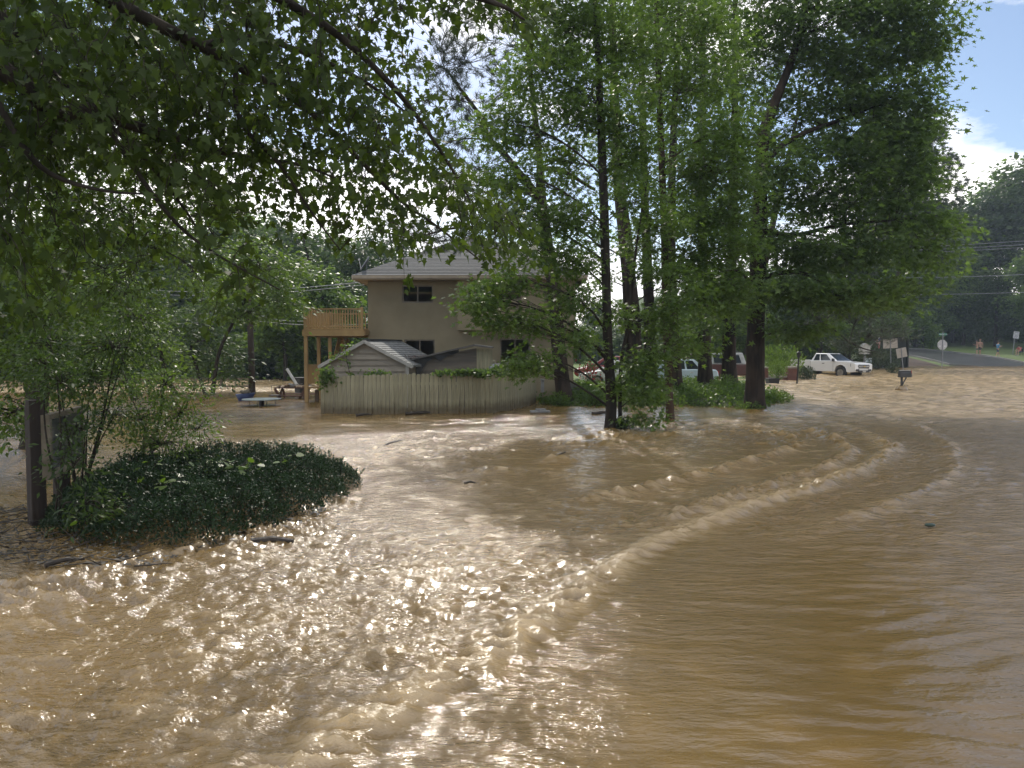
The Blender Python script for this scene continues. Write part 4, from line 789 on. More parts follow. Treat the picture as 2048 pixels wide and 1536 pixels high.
# behind the camera and to the sides the woods go on (they show only as reflections and shade)
# tall pines above the right-hand woods
def far_pine(label, bpx, px, Y, ytop, zb, seed, rows, wpx):
    g2 = np.random.default_rng(seed); base = Vector((X(bpx, Y), Y, zb)); topz = Z(ytop, Y); cls = []
    for k in range(rows):
        f = k / (rows - 1); yy = ytop + 12 + f * 260; ww = wpx * (0.25 + .75 * math.sin(min(1, f * 1.6 + .1) * 1.57)) * (1 if f < .75 else .75)
        for q in (-1, 1, 0): cls.append(cl(px + q * ww * g2.uniform(.45, .75), yy + g2.uniform(-8, 8), Y + g2.uniform(-2, 2), ww * .55, 20, 1.8, 34))
    make_pine('pine_tree', label, None, ([base, Vector((base.x + .1, Y, (topz + zb) * .5)), Vector((X(px, Y), Y, topz))], [.32, .22, .05]), cls, seed=seed, per=44, ln=.50, wid=3.4, limb_r=.05, sides=8)
far_pine('tall pine rising above the woods against the blue sky, right of the sweetgum', 1795, 1850, 76, 245, .3, 111, 10, 74)
far_pine('second tall pine showing just behind the sweetgum foliage', 1765, 1765, 72, 215, .3, 112, 10, 60)
# feathery low pine boughs over the pickup
make_pine('pine_tree', 'pine with feathery grey-green boughs sweeping down over the white pickup', None,
  ([Vector((X(1519, 43), 43, -.3))] + P3((1521, 600, 43), (1545, 450, 43), (1580, 300, 43), (1610, 150, 43)), [.24, .2, .17, .12, .04]),
  [cl(1740, 670, 43, 50, 22, 1.4, 60), cl(1690, 690, 42, 40, 18, 1.2, 50), cl(1780, 650, 45, 44, 24, 1.5, 50), cl(1810, 665, 46, 30, 18, 1.2, 30), cl(1650, 640, 42, 50, 30, 1.4, 44), cl(1720, 620, 43, 60, 30, 1.5, 50), cl(1600, 660, 42, 40, 24, 1.3, 30), cl(1690, 400, 42, 70, 60, 2, 60), cl(1640, 500, 42, 60, 50, 2, 40), cl(1740, 500, 42, 60, 50, 2, 50), cl(1700, 560, 42, 70, 40, 1.8, 44), cl(1740, 712, 44, 40, 12, 1, 24)],
  seed=113, per=22, ln=.30, wid=2.0, reach=-.15, extra_limbs=[(P3((1522, 590, 43), (1580, 600, 43), (1640, 640, 43), (1710, 690, 43.5), (1760, 705, 44)), [.12, .10, .07, .05, .02])])
# ================================================================== the house
HY = 29.5
stucco = mat('beige_stucco', (0.295, 0.255, 0.170), 0.9, (0.25, 0.215, 0.14), 1.4, 0.35, 90)
trimm = mat('painted_trim', (0.36, 0.30, 0.23), 0.7, (0.30, 0.25, 0.19), 4)
shing = mat('grey_shingle', (0.068, 0.074, 0.080), 0.8, (0.042, 0.046, 0.05), 7, 0.5, 40, spec=0.5)
glass = mat('dark_glass', (0.018, 0.024, 0.030), 0.08, (0.03, 0.035, 0.04), 2, spec=0.7)
wframe = mat('bronze_frame', (0.20, 0.17, 0.13), 0.5)
curt = mat('drawn_curtain', (0.10, 0.11, 0.10), 0.9, (0.06, 0.07, 0.065), 12, stretch=(6, 1, .3))
hx0, hx1, hxm = X(737, HY), X(1147, HY), X(917, HY)
eave = Z(563, HY); mid = Z(661, HY)
house = empty('two_storey_house', (hx0, HY, -0.6), 'beige stucco two-storey house with grey hipped roof behind the board fence', 'house')
def part(b_, name, m, par=house, **k):
    o = b_.build(name, m, par, **k); o.matrix_parent_inverse = par.matrix_world.inverted() if False else Matrix.Translation(-Vector(par.location)) if abs(par.rotation_euler.z) < 1e-9 else (Matrix.Translation(par.location) @ Matrix.Rotation(par.rotation_euler.z, 4, 'Z')).inverted()
    return o
def wall_with_holes(b_, x0, x1, z0, z1, y, th, holes):
    """front wall with real openings: cut into strips round each hole"""
    xs = sorted({x0, x1, *[h_[0] for h_ in holes], *[h_[1] for h_ in holes]})
    for a0, a1 in zip(xs[:-1], xs[1:]):
        hs = sorted([(h_[2], h_[3]) for h_ in holes if h_[0] < (a0 + a1) / 2 < h_[1]]); z = z0
        for (b0, b1) in hs + [(z1, z1)]:
            if b0 > z + 1e-4: b_.box(((a0 + a1) / 2, y + th / 2, (z + b0) / 2), (a1 - a0, th, b0 - z))
            z = b1
def hole(px0, px1, py0, py1, y=HY): return (X(px0, y), X(px1, y), Z(py1, y), Z(py0, y))
w1_ = hole(805, 867, 571, 606); w2_ = (X(809, HY), X(870, HY), 1.25, Z(679, HY))
UY = HY - 0.45
w3_ = (X(988, UY), X(1042, UY), Z(600, UY), Z(567, UY)); w4_ = (X(1000, HY), X(1060, HY), 0.05, Z(677, HY)); w5_ = (X(1088, UY), X(1122, UY), Z(606, UY), Z(569, UY))
b_ = MB(); wall_with_holes(b_, hx0, hxm, -.9, eave, HY, .2, [w1_, w2_]); wall_with_holes(b_, hxm, hx1, -.9, mid, HY, .2, [w4_])
b_.box((hx0 + .1, HY + 3.6, (eave - .9) / 2), (.2, 6.8, eave + .9)); b_.box((hx1 - .1, HY + 3.6, (mid - .9) / 2), (.2, 6.8, mid + .9)); b_.box(((hx0 + hx1) / 2, HY + 7.1, (eave - .9) / 2), (hx1 - hx0, .2, eave + .9))
part(b_, 'wall', stucco)
b_ = MB(); wall_with_holes(b_, hxm, hx1 + .02, mid, eave, UY, .2, [w3_, w5_]); b_.box((hxm + .1, UY + .325, (mid + eave) / 2), (.2, .245, eave - mid)); b_.box((hx1 - .08, (UY + .2 + HY + 7) / 2, (mid + eave) / 2), (.2, 6.8, eave - mid)); b_.box(((hxm + hx1) / 2, UY + .32, mid + .06), (hx1 - hxm - .4, .24, .12))
part(b_, 'upper_bay', stucco)
def window(h_, y, nm='window', cur=False):
    x0, x1, z0, z1 = h_; b_ = MB(); f = .055
    for (cx, cz, sx, sz) in (((x0 + x1) / 2, z0 + f / 2, x1 - x0, f), ((x0 + x1) / 2, z1 - f / 2, x1 - x0, f), (x0 + f / 2, (z0 + z1) / 2, f, z1 - z0 - 2 * f), (x1 - f / 2, (z0 + z1) / 2, f, z1 - z0 - 2 * f), ((x0 + x1) / 2, (z0 + z1) / 2, .045, z1 - z0 - 2 * f)):
        b_.box((cx, y + .07, cz), (sx, .06, sz))
    t_ = .06      # raised stucco surround
    b2 = MB()
    for (cx, cz, sx, sz) in (((x0 + x1) / 2, z0 - t_ / 2, x1 - x0 + 2 * t_, t_), ((x0 + x1) / 2, z1 + t_ / 2, x1 - x0 + 2 * t_, t_), (x0 - t_ / 2, (z0 + z1) / 2, t_, z1 - z0), (x1 + t_ / 2, (z0 + z1) / 2, t_, z1 - z0)): b2.box((cx, y - .012, cz), (sx, .03, sz))
    w_ = part(b_, nm, wframe)
    o = b2.build('surround', trimm, w_); o.matrix_parent_inverse = Matrix.Translation(-Vector(house.location))
    for k in (0, 1):
        c = MB(); xa = x0 + f if k == 0 else (x0 + x1) / 2 + .022; xb = (x0 + x1) / 2 - .022 if k == 0 else x1 - f
        c.box(((xa + xb) / 2, y + .085 + .01 * k, (z0 + z1) / 2), (xb - xa, .008, z1 - z0 - 2 * f)); o = c.build('pane', glass, w_); o.matrix_parent_inverse = Matrix.Translation(-Vector(house.location))
    if cur:
        c = MB(); n = 14
        for i in range(n): c.box((x0 + (i + .5) * (x1 - x0) / n, y + .16 + .02 * (i % 2), (z0 + z1) / 2), ((x1 - x0) / n, .02, z1 - z0))
        o = c.build('curtain', curt, w_); o.matrix_parent_inverse = Matrix.Translation(-Vector(house.location))
window(w1_, HY); window(w2_, HY, cur=True); window(w3_, UY); window(w5_, UY); window(w4_, HY, 'sliding_door', cur=True)
# hipped roof laid in courses
ov = .45; rx0, rx1, ry0, ry1 = hx0 - ov, hx1 + ov, UY - ov, HY + 7.2 + ov; rz0, rise = eave + .14, 2.15; run = (ry1 - ry0) / 2; ncs = 30
b_ = MB()
for i in range(ncs):
    f0, f1 = i / ncs, (i + 1) / ncs; lip = .014
    def ring(f, dz): 
        q = f * run; return [(rx0 + q, ry0 + q, rz0 + f * rise + dz), (rx1 - q, ry0 + q, rz0 + f * rise + dz), (rx1 - q, ry1 - q, rz0 + f * rise + dz), (rx0 + q, ry1 - q, rz0 + f * rise + dz)]
    A, B, C_ = ring(f0, lip + .0), ring(f1, 0), ring(f0, -.0)
    for k in range(4):
        k2 = (k + 1) % 4; b_.cur = random.choice((0, 0, 1, 2)); b_.add([A[k], A[k2], B[k2], B[k]], [(0, 1, 2, 3)]); b_.add([C_[k], C_[k2], A[k2], A[k]], [(0, 1, 2, 3)])
b_.add([(rx0, ry0, rz0), (rx1, ry0, rz0), (rx1, ry1, rz0), (rx0, ry1, rz0)], [(0, 1, 2, 3)])
roof = part(b_, 'roof', [shing, mat('grey_shingle_dark', (0.045, 0.05, 0.054), 0.8, (0.045, 0.05, 0.055), 7, 0.5, 40), mat('grey_shingle_pale', (0.095, 0.102, 0.108), 0.8, (0.09, 0.095, 0.1), 7, 0.5, 40)])
b_ = MB()
for (c, s_) in ((((rx0 + rx1) / 2, ry0 + .02, rz0 - .075), (rx1 - rx0, .04, .15)), (((rx0 + rx1) / 2, ry1 - .02, rz0 - .075), (rx1 - rx0, .04, .15)), ((rx0 + .02, (ry0 + ry1) / 2, rz0 - .075), (.04, ry1 - ry0 - .08, .15)), ((rx1 - .02, (ry0 + ry1) / 2, rz0 - .075), (.04, ry1 - ry0 - .08, .15))): b_.box(c, s_)
b_.box(((rx0 + rx1) / 2, (ry0 + HY) / 2 + .1, rz0 - .12), (rx1 - rx0 - .1, HY - ry0 + .2, .02)); b_.box((rx0 + .26, (ry0 + ry1) / 2 + .5, rz0 - .12), (.4, ry1 - ry0 - 1.4, .02))
part(b_, 'eaves', trimm)
# satellite dish and meter pipes on the left gable corner
white = mat('white_plastic', (0.62, 0.62, 0.60), 0.5); gal = mat('galvanised_steel', (0.30, 0.31, 0.32), 0.45, (0.22, 0.23, 0.24), 8, metal=.6)
dish = empty('satellite_dish', at(736, 553, HY - .1), 'small grey satellite dish on the left end of the house roof', 'dish')
dc = at(733, 529, HY); b_ = MB(); n = 18; V = [tuple(dc)]; q = Vector((-.75, -.25, .5)).to_track_quat('Z', 'Y').to_matrix(); F = []
for rr, dz in ((.12, .01), (.24, .04), (.34, .085)):
    for k in range(n): V.append(tuple(dc + q @ Vector((rr * math.cos(6.283 * k / n), rr * math.sin(6.283 * k / n), dz))))
F = [(0, 1 + k, 1 + (k + 1) % n) for k in range(n)] + [(1 + r0 * n + k, 1 + (r0 + 1) * n + k, 1 + (r0 + 1) * n + (k + 1) % n, 1 + r0 * n + (k + 1) % n) for r0 in (0, 1) for k in range(n)]
b_.add(V, F); o = part(b_, 'reflector', mat('dish_grey', (.13, .14, .15), .6), dish, smooth=True); md = o.modifiers.new('thick', 'SOLIDIFY'); md.thickness = .012
b_ = MB(); f_ = dc + q @ Vector((0, 0, .34)); b_.bar(dc + q @ Vector((0, -.3, .06)), f_, .025); b_.box(f_, (.10, .07, .07), q); part(b_, 'receiver_arm', white, dish)
b_ = MB(); b_.tube([at(736, 556, HY - .1), at(734, 540, HY), dc], .02, 6); part(b_, 'mast', gal, dish)

# ================================================================== the new wooden deck
deckm = mat('fresh_lumber', (0.42, 0.29, 0.13), 0.75, (0.32, 0.21, 0.09), 3, 0.3, 30, stretch=(1, 1, .3))
DY, DB = 28.6, 32.6
dz_, dt_ = Z(659, DY), Z(618, DY); dx0, dx1 = X(608, DY), hx0 - .02
deck = empty('wooden_deck', (dx0, DY, -.5), 'new yellow timber deck on posts, built against the left wall of the house', 'deck')
for i in range(22):
    b_ = MB(); y = DY + .1 + i * (DB - DY) / 22; b_.box(((dx0 + dx1) / 2, y, dz_ + .02), (dx1 - dx0 - .06, (DB - DY) / 22 - .012, .035)); part(b_, 'plank', deckm, deck)
b_ = MB(); b_.box(((dx0 + dx1) / 2, DY, dz_ - .13), (dx1 - dx0 + .1, .045, .24)); b_.box((dx0 - .03, (DY + DB) / 2, dz_ - .13), (.045, DB - DY - .06, .24)); b_.box(((dx0 + dx1) / 2, DB, dz_ - .13), (dx1 - dx0, .045, .24))
for i in range(6): b_.box((dx0 + .35 + i * .4, (DY + DB) / 2, dz_ - .11), (.04, DB - DY - .1, .19))
part(b_, 'joist_frame', deckm, deck)
for (x, y) in ((dx0 + .06, DY + .10), (dx0 + .06, DY + 2.0), (dx0 + .06, DB - .1), (dx0 + .62, DB - .1), (dx1 - .1, DB - .1)):
    b_ = MB(); b_.box((x, y, (dz_ - .25 - .8) / 2), (.135, .135, dz_ - .25 + .8)); part(b_, 'post', deckm, deck, bevel=.006)
for (x, y) in ((dx0 + .05, DY + .05), (dx1 - .05, DY + .05), (dx0 + .05, DB - .05)):
    b_ = MB(); b_.box((x, y, (dz_ + dt_) / 2 + .02), (.1, .1, dt_ - dz_ + .1)); part(b_, 'rail_post', deckm, deck)
for (a0, a1) in (((dx0, DY + .05, dt_), (dx1, DY + .05, dt_)), ((dx0 + .02, DY + .1, dt_), (dx0 + .02, DB, dt_)), ((dx0, DB, dt_), (dx1, DB, dt_))):
    b_ = MB(); b_.bar(a0, a1, .09, .045); b_.bar((a0[0], a0[1], dz_ + .12), (a1[0], a1[1], dz_ + .12), .05, .05); part(b_, 'rail', deckm, deck)
nb = 20
for i in range(nb):
    b_ = MB(); b_.box((dx0 + .12 + (i + .5) * (dx1 - dx0 - .24) / nb, DY + .05, (dz_ + dt_) / 2), (.036, .036, dt_ - dz_ - .04)); part(b_, 'baluster', deckm, deck)
for i in range(22):
    b_ = MB(); b_.box((dx0 + .05, DY + .2 + (i + .5) * (DB - DY - .3) / 22, (dz_ + dt_) / 2), (.03, .12, dt_ - dz_ - .04)); part(b_, 'board', deckm, deck)
for i in range(16):
    b_ = MB(); b_.box((dx0 + .12 + (i + .5) * (dx1 - dx0 - .24) / 16, DB, (dz_ + dt_) / 2), (.036, .036, dt_ - dz_ - .04)); part(b_, 'baluster', deckm, deck)
# stair under the deck and lower boarded landing
ls = empty('wooden_stair', (X(700, 31), 31, -.3), 'open timber stair rising under the deck', 'stair')
for sx in (0, .8):
    b_ = MB(); b_.bar((X(690, 31.5) + sx * .2, 30.6 + sx, dz_ - .3), (X(668, 31) + sx * .2, 29.9 + sx, .3), .04, .22); part(b_, 'stringer', deckm, ls)
for i in range(9):
    f = i / 9 + .05; b_ = MB(); p0 = Vector((X(690, 31.5), 30.6, dz_ - .3)).lerp(Vector((X(668, 31), 29.9, .3)), f); b_.box(p0 + Vector((.08, .4, .02)), (.28, .8, .04)); part(b_, 'step', deckm, ls)
lx0, lx1 = X(614, DY + .3), X(642, DY + .3); lz0, lz1 = Z(768, DY), Z(732, DY)
ld = empty('boarded_landing', (lx0, DY + .3, -.3), 'low boarded landing panel between the deck posts above the water', 'landing')
for i in range(6):
    b_ = MB(); b_.box((lx0 + (i + .5) * (lx1 - lx0) / 6, DY + .35, (lz0 + lz1) / 2), ((lx1 - lx0) / 6 - .008, .03, lz1 - lz0)); part(b_, 'board', deckm, ld)
b_ = MB(); b_.box(((lx0 + lx1) / 2, DY + .33, lz1 + .03), (lx1 - lx0 + .1, .1, .05)); b_.box(((lx0 + lx1) / 2 + .1, DY + .6, Z(776, DY)), (lx1 - lx0 + .3, .9, .07)); part(b_, 'rail', deckm, ld)
b_ = MB(); b_.box((X(633, DY + .3), DY + .3, -.1), (.13, .13, 1.1)); part(b_, 'post', mat('dark_lumber', (.10, .065, .035), .8), ld)

# ================================================================== curved board fence
fm_ = mat('weathered_pale_boards', (0.34, 0.325, 0.225), 0.9, (0.19, 0.18, 0.12), 4, 0.5, 25, stretch=(3, 3, .35), lo=.40, hi=.72)
ft = fm_.node_tree; pb_ = ft.nodes['Principled BSDF']; src = pb_.inputs['Base Color'].links[0].from_socket; ge = N(ft, 'ShaderNodeNewGeometry'); sx_ = N(ft, 'ShaderNodeSeparateXYZ'); L(ft, ge.outputs['Position'], sx_.inputs[0])
wn = N(ft, 'ShaderNodeTexNoise'); wn.inputs['Scale'].default_value = 5; L(ft, ge.outputs['Position'], wn.inputs[0]); wr = N(ft, 'ShaderNodeMapRange'); wr.inputs['From Min'].default_value = .30; wr.inputs['From Max'].default_value = .02
L(ft, M(ft, 'ADD', sx_.outputs[2], M(ft, 'MULTIPLY', wn.outputs[0], -.25)), wr.inputs[0]); wm_ = N(ft, 'ShaderNodeMix', data_type='RGBA'); wm_.inputs[7].default_value = (.10, .078, .045, 1)   # silt and wet left by the flood
L(ft, M(ft, 'MULTIPLY', wr.outputs[0], .85), wm_.inputs[0]); L(ft, src, wm_.inputs[6]); L(ft, wm_.outputs[2], pb_.inputs['Base Color'])
fence = empty('board_fence', wp(646, 830), 'curved pale green board fence standing in the flood in front of the house', 'fence')
FP = [(X(645, 23.2), 23.2), (X(800, 23.0), 23.0), (X(905, 23.1), 23.1), (X(985, 23.6), 23.6), (X(1030, 25.0), 25.0), (X(1072, 27.6), 27.6)]
def along(P, step):
    o = []; rem = 0
    for (ax, ay), (bx, by) in zip(P[:-1], P[1:]):
        l = math.hypot(bx - ax, by - ay); t = rem
        while t < l: o.append((ax + (bx - ax) * t / l, ay + (by - ay) * t / l, math.atan2(by - ay, bx - ax))); t += step
        rem = t - l
    return o
rg = random.Random(4); pk = along(FP, .138)
pm = bpy.data.meshes.new('plank'); b_ = MB(); b_.prism([(-.0615, -.9), (.0615, -.9), (.0615, .47), (.04, .5), (-.04, .5), (-.0615, .47)], -.009, .009); tmp = b_.build('plank', fm_); pm = tmp.data; bpy.data.objects.remove(tmp)
for i, (x, y, a) in enumerate(pk):
    o = bpy.data.objects.new('plank', pm); COL.objects.link(o); o.parent = fence
    s_ = i / len(pk); top = 1.13 + .14 * math.sin(s_ * math.pi) * (s_ < 1) + (.045 * rg.random()); ln_ = rg.gauss(0, .016) + (.05 if i in (31, 33) else 0) * (1 if i == 31 else -1)
    o.matrix_basis = Matrix.Translation(Vector((x, y, top - .5)) - Vector(fence.location)) @ Matrix.Rotation(a, 4, 'Z') @ Matrix.Rotation(ln_ + .03 * sstep(.3, .8, s_), 4, 'Y') @ Matrix.Translation((0, rg.uniform(-.006, .006), 0))
for zz in (.95, .15):
    for (p, q) in zip(FP[:-1], FP[1:]):
        b_ = MB(); b_.bar((p[0], p[1] + .05, zz), (q[0], q[1] + .05, zz), .04, .09); part(b_, 'rail', fm_, fence)
for (x, y, a) in along(FP, 2.3): b_ = MB(); b_.box((x, y + .12, .1), (.09, .09, 1.9)); part(b_, 'post', fm_, fence)
# vine on the fence
def ivy(name, label, spots, size, lm, seed, cat='vine'):
    g2 = np.random.default_rng(seed); P = []
    for (c, r, n_) in spots: P.append(np.array(tuple(c)) + g2.normal(size=(n_, 3)) * np.array(r))
    P = np.concatenate(P); T = unit(len(P), g2); T[:, 2] -= .5; Nn = unit(len(P), g2); Nn[:, 1] -= .5; Nn[:, 2] += .4
    r_o = empty(name, spots[0][0], label, cat); o = link('foliage', leaves_mesh('foliage', P, T, Nn, size * g2.uniform(.6, 1.3, len(P)), g2.uniform(.1, .9, len(P)), 'round'), r_o, LM[lm]); o['kind'] = 'stuff'; o.matrix_parent_inverse = Matrix.Translation(-r_o.location)
    b_ = MB(); b_.tube([s_[0] for s_ in spots] if len(spots) > 1 else [spots[0][0], Vector(spots[0][0]) + Vector((.2, 0, .1))], .01, 5); part(b_, 'stem', BARK_M, r_o); return r_o
ivy('ivy', 'dark ivy spilling over the middle of the board fence', [(at(px, py, Y), (.16, .07, .05), n_) for px, py, Y, n_ in ((880, 746, 23.0, 60), (905, 745, 23.0, 70), (925, 744, 23.1, 130), (945, 745, 23.2, 150), (965, 748, 23.3, 170), (985, 742, 23.6, 150), (1005, 735, 24, 120), (1020, 728, 24.6, 90), (1022, 748, 24.5, 60))], .085, 'gum', 91)
ivy('ivy', 'dark clump of ivy hanging on the left end of the board fence', [(at(px, py, Y), (.12, .07, .12), n_) for px, py, Y, n_ in ((650, 748, 23.1, 160), (660, 752, 23.1, 140), (645, 765, 23.1, 70))], .08, 'gum', 92)
ivy('ivy', 'low tuft of leaves between the shed and the fence top', [(at(px, py, Y), (.14, .07, .06), n_) for px, py, Y, n_ in ((738, 750, 23.3, 60), (755, 746, 23.3, 80), (768, 749, 23.3, 50))], .08, 'gum', 93)
ivy('climbing_shoot', 'bright green shoot climbing the left corner of the shed', [(at(px, py, 24.0), (.10, .07, .12), n_) for px, py, n_ in ((700, 748, 14), (694, 725, 16), (692, 705, 14), (690, 690, 12), (676, 712, 16), (662, 716, 12))], .09, 'lite', 94)

# ================================================================== shed with clapboard gable
sid = mat('tan_clapboard', (0.30, 0.27, 0.225), 0.8, (0.25, 0.225, 0.19), 3, 0.15, 30); strim = mat('pale_trim', (0.42, 0.42, 0.40), 0.7)
SY = 24.6; sx0, sx1, sxa = X(652, SY), X(818, SY), X(733, SY); sze, sza = Z(728, SY), Z(683, SY)
shed = empty('garden_shed', (sx0, SY, -.6), 'tan clapboard gabled shed between the fence and the house', 'shed')
nsl = 11; zb0 = .1; hgt = (sza - zb0)
for i in range(nsl):
    z0, z1 = zb0 + hgt * i / nsl, zb0 + hgt * (i + 1) / nsl
    def lim(z): 
        if z <= sze: return sx0, sx1
        f = (z - sze) / (sza - sze); return sx0 + (sxa - sx0) * f, sx1 + (sxa - sx1) * f
    a0, a1 = lim(z0); c0, c1 = lim(min(z1, sza - .01)); b_ = MB()
    b_.hexa([(a0, SY - .055, z0), (a1, SY - .055, z0), (a1, SY + .02, z0), (a0, SY + .02, z0), (c0, SY - .008, z1), (c1, SY - .008, z1), (c1, SY + .02, z1), (c0, SY + .02, z1)]); part(b_, 'slat', sid, shed)
b_ = MB(); shf = Vector((.75, 2.6, 0)); 
b_.add([(sx0, SY + .03, -.6), (sx1, SY + .03, -.6), (sx1, SY + .03, sze), (sxa, SY + .03, sza), (sx0, SY + .03, sze)] + [tuple(Vector(p) + shf) for p in ((sx0, SY, -.6), (sx1, SY, -.6), (sx1, SY, sze), (sxa, SY, sza), (sx0, SY, sze))], [(0, 1, 2, 3, 4), (9, 8, 7, 6, 5), (0, 5, 6, 1), (1, 6, 7, 2), (4, 9, 5, 0)]); part(b_, 'wall', sid, shed)
for nm, (ea, s_) in (('roof', (Vector((sx1, SY, sze)), 1)), ('roof', (Vector((sx0, SY, sze)), -1))):
    ap = Vector((sxa, SY, sza)); d_ = (ea - ap); e2 = ap + d_ * 1.13; b_ = MB(); nn_ = 12
    up = Vector((0, 0, .05))
    for i in range(nn_):
        p0, p1 = ap + (e2 - ap) * (i / nn_), ap + (e2 - ap) * ((i + 1) / nn_); f0 = Vector((-.04, -.16, 0)); lo_ = Vector((0, 0, .018))
        b_.hexa([p0 + f0, p1 + f0 - lo_ * 0, p1 + shf, p0 + shf, p0 + f0 + up, p1 + f0 + up + lo_, p1 + shf + up + lo_, p0 + shf + up])
    part(b_, nm, mat('shed_shingle', (.20, .21, .21), .7, (.13, .135, .14), 6, .5, 40), shed)
    b_ = MB(); b_.bar(ap + Vector((-.04, -.18, .0)), e2 + Vector((-.04, -.18, 0)), .03, .11); part(b_, 'rake_board', strim, shed)
b_ = MB(); b_.bar(Vector((sxa, SY - .12, sza + .07)), Vector((sxa + shf.x, SY + shf.y, sza + .07)), .14, .05); part(b_, 'ridge_cap', mat('ridge_felt', (.05, .05, .05), .8), shed)
b_ = MB(); b_.box((sx1 - .05, SY - .04, (sze - .6) / 2), (.11, .05, sze + .6)); b_.box((sx1 + .05, SY - .06, sze - .05), (.22, .12, .12)); part(b_, 'corner_trim', strim, shed)
# red leaves caught on the shed roof
g2 = np.random.default_rng(6); ap = Vector((sxa, SY, sza)); P = []
for _ in range(420):
    f = g2.uniform(.72, 1.08); s_ = g2.uniform(.15, .85); e2 = ap + (Vector((sx1, SY, sze)) - ap) * f; P.append(tuple(e2 + shf * s_ + Vector((0, 0, .08))))
P = np.array(P); ll = link('fallen_leaves', leaves_mesh('fallen_leaves', P, unit(len(P), g2) * [1, 1, .2], unit(len(P), g2) * .3 + [0, 0, 1], np.full(len(P), .07), g2.random(len(P)), 'oval'), None, mat('dry_red_leaf', (.16, .06, .04), .8, (.09, .05, .035), 9)); tag(ll, 'reddish dead leaves drifted on the lower shed roof', 'leaves', kind='stuff')

# lean-to store beside it
ply = mat('weathered_plywood', (0.17, 0.15, 0.125), 0.9, (0.10, 0.09, 0.08), 2, .4, 14, stretch=(.4, 1, 3)); tarm = mat('black_tarp', (.015, .016, .018), .45)
LY = 25.2; lean = empty('lean_to', (X(822, LY), LY, -.5), 'dark slant-roofed lean-to with torn tarpaulin between the shed and the sliding door', 'lean-to')
b_ = MB(); b_.prism([(X(823, LY), -.6), (X(953, LY), -.6), (X(953, LY), Z(696, LY)), (X(823, LY), Z(722, LY))], LY, LY + .04); part(b_, 'wall', ply, lean)
rt = [(X(818, LY), Z(722, LY)), (X(885, LY), Z(706, LY)), (X(948, LY), Z(692, LY)), (X(985, LY), Z(697, LY))]
b_ = MB()
for (p, q) in zip(rt[:-1], rt[1:]):
    b_.hexa([(p[0], LY - .22, p[1]), (q[0], LY - .22, q[1]), (q[0], LY + 1.6, q[1] + .02), (p[0], LY + 1.6, p[1] + .02), (p[0], LY - .22, p[1] + .055), (q[0], LY - .22, q[1] + .055), (q[0], LY + 1.6, q[1] + .075), (p[0], LY + 1.6, p[1] + .075)])
part(b_, 'roof', mat('roof_felt', (.12, .115, .11), .8, (.07, .07, .07), 5, .5), lean)
for k in range(4):
    b_ = MB(); xa, xb = 954 + k * 8, 961.4 + k * 8; b_.prism([(X(xa, LY), -.5), (X(xb, LY), -.5), (X(xb, LY), Z(699, LY)), (X(xa, LY), Z(697, LY))], LY - .01, LY + .02); part(b_, 'board', fm_, lean)
b_ = MB()
tv = []
for i, px in enumerate((822, 830, 838, 845, 856, 868, 880, 892, 904, 918)):
    zt = Z(722 - (px - 820) * .24, LY); dn = (752, 750, 752, 738, 722, 716, 722, 714, 710, 704)[i]; tv += [(X(px, LY), LY - .03 - .02 * (i % 2), zt), (X(px, LY), LY - .045 - .02 * ((i + 1) % 2), Z(dn, LY))]
b_.add(tv, [(2 * i, 2 * i + 1, 2 * i + 3, 2 * i + 2) for i in range(9)]); o = part(b_, 'tarpaulin', tarm, lean); o.modifiers.new('t', 'SOLIDIFY').thickness = .006
# bagged things behind the fence, and a sheet of metal leaning at the corner
b_ = MB(); b_.ball(tuple(at(996, 736, 25)), .26, 14, 9, (1.2, .8, .62)); o = b_.build('refuse_sack', mat('plastic_sack', (.35, .37, .40), .25, (.10, .11, .12), 5, .8, 9), None, smooth=True); tag(o, 'crumpled silver-grey sack heaped behind the ivy on the fence', 'sack')
b_ = MB(); b_.tube([(0, 0, 0), (0, .04, 0)], .42, 20); o = b_.build('metal_disc', mat('dull_metal', (.22, .22, .21), .5, metal=.4)); o.location = (X(1142, 29), 28.9, .34); o.rotation_euler = (.25, 0, .5); tag(o, 'grey round lid leaning on the bank behind the forked pine', 'lid')
b_ = MB(); b_.box((X(1085, 28.5), 28.5, .62), (.12, .2, .5)); b_.box((X(1085, 28.5), 28.42, .86), (.16, .22, .06)); o = b_.build('meter_box', mat('meter_grey', (.3, .31, .31), .6), bevel=.01); tag(o, 'small grey box on the bank at the right end of the fence', 'box')

# ================================================================== left: yard things in the flood
dark_wood = mat('tarred_pole', (.055, .040, .030), .9, (.035, .026, .02), 4, .6, 20, stretch=(2, 2, .2))
pole = empty('utility_pole', wp(504, 786), 'dark brown utility pole leaning slightly, between the rail fence and the deck', 'pole')
b_ = MB(); b_.tube([at(505, 800, 34), at(502, 700, 34), at(498, 590, 34), at(495, 480, 34)], [.15, .14, .125, .11], 12); part(b_, 'shaft', dark_wood, pole, smooth=True)
b_ = MB(); b_.tube([at(500, 622, 34), at(508, 626, 34), at(513, 630, 33.8), at(518, 625, 33.8)], .03, 6); part(b_, 'bracket', gal, pole)
def wire(pts, r_, label, sag=.5, m=None):
    b_ = MB(); Q = []
    for a0, a1 in zip(pts[:-1], pts[1:]):
        a0, a1 = Vector(a0), Vector(a1)
        for k in range(12): t_ = k / 12; Q.append(a0.lerp(a1, t_) - Vector((0, 0, sag * 4 * t_ * (1 - t_))))
    Q.append(Vector(pts[-1])); b_.tube(Q, r_, 5); o = b_.build('power_line', m or mat('cable', (.10, .10, .10), .4)); tag(o, label, 'cable'); return o
ccl = mat('pale_cable', (.30, .31, .31), .4)
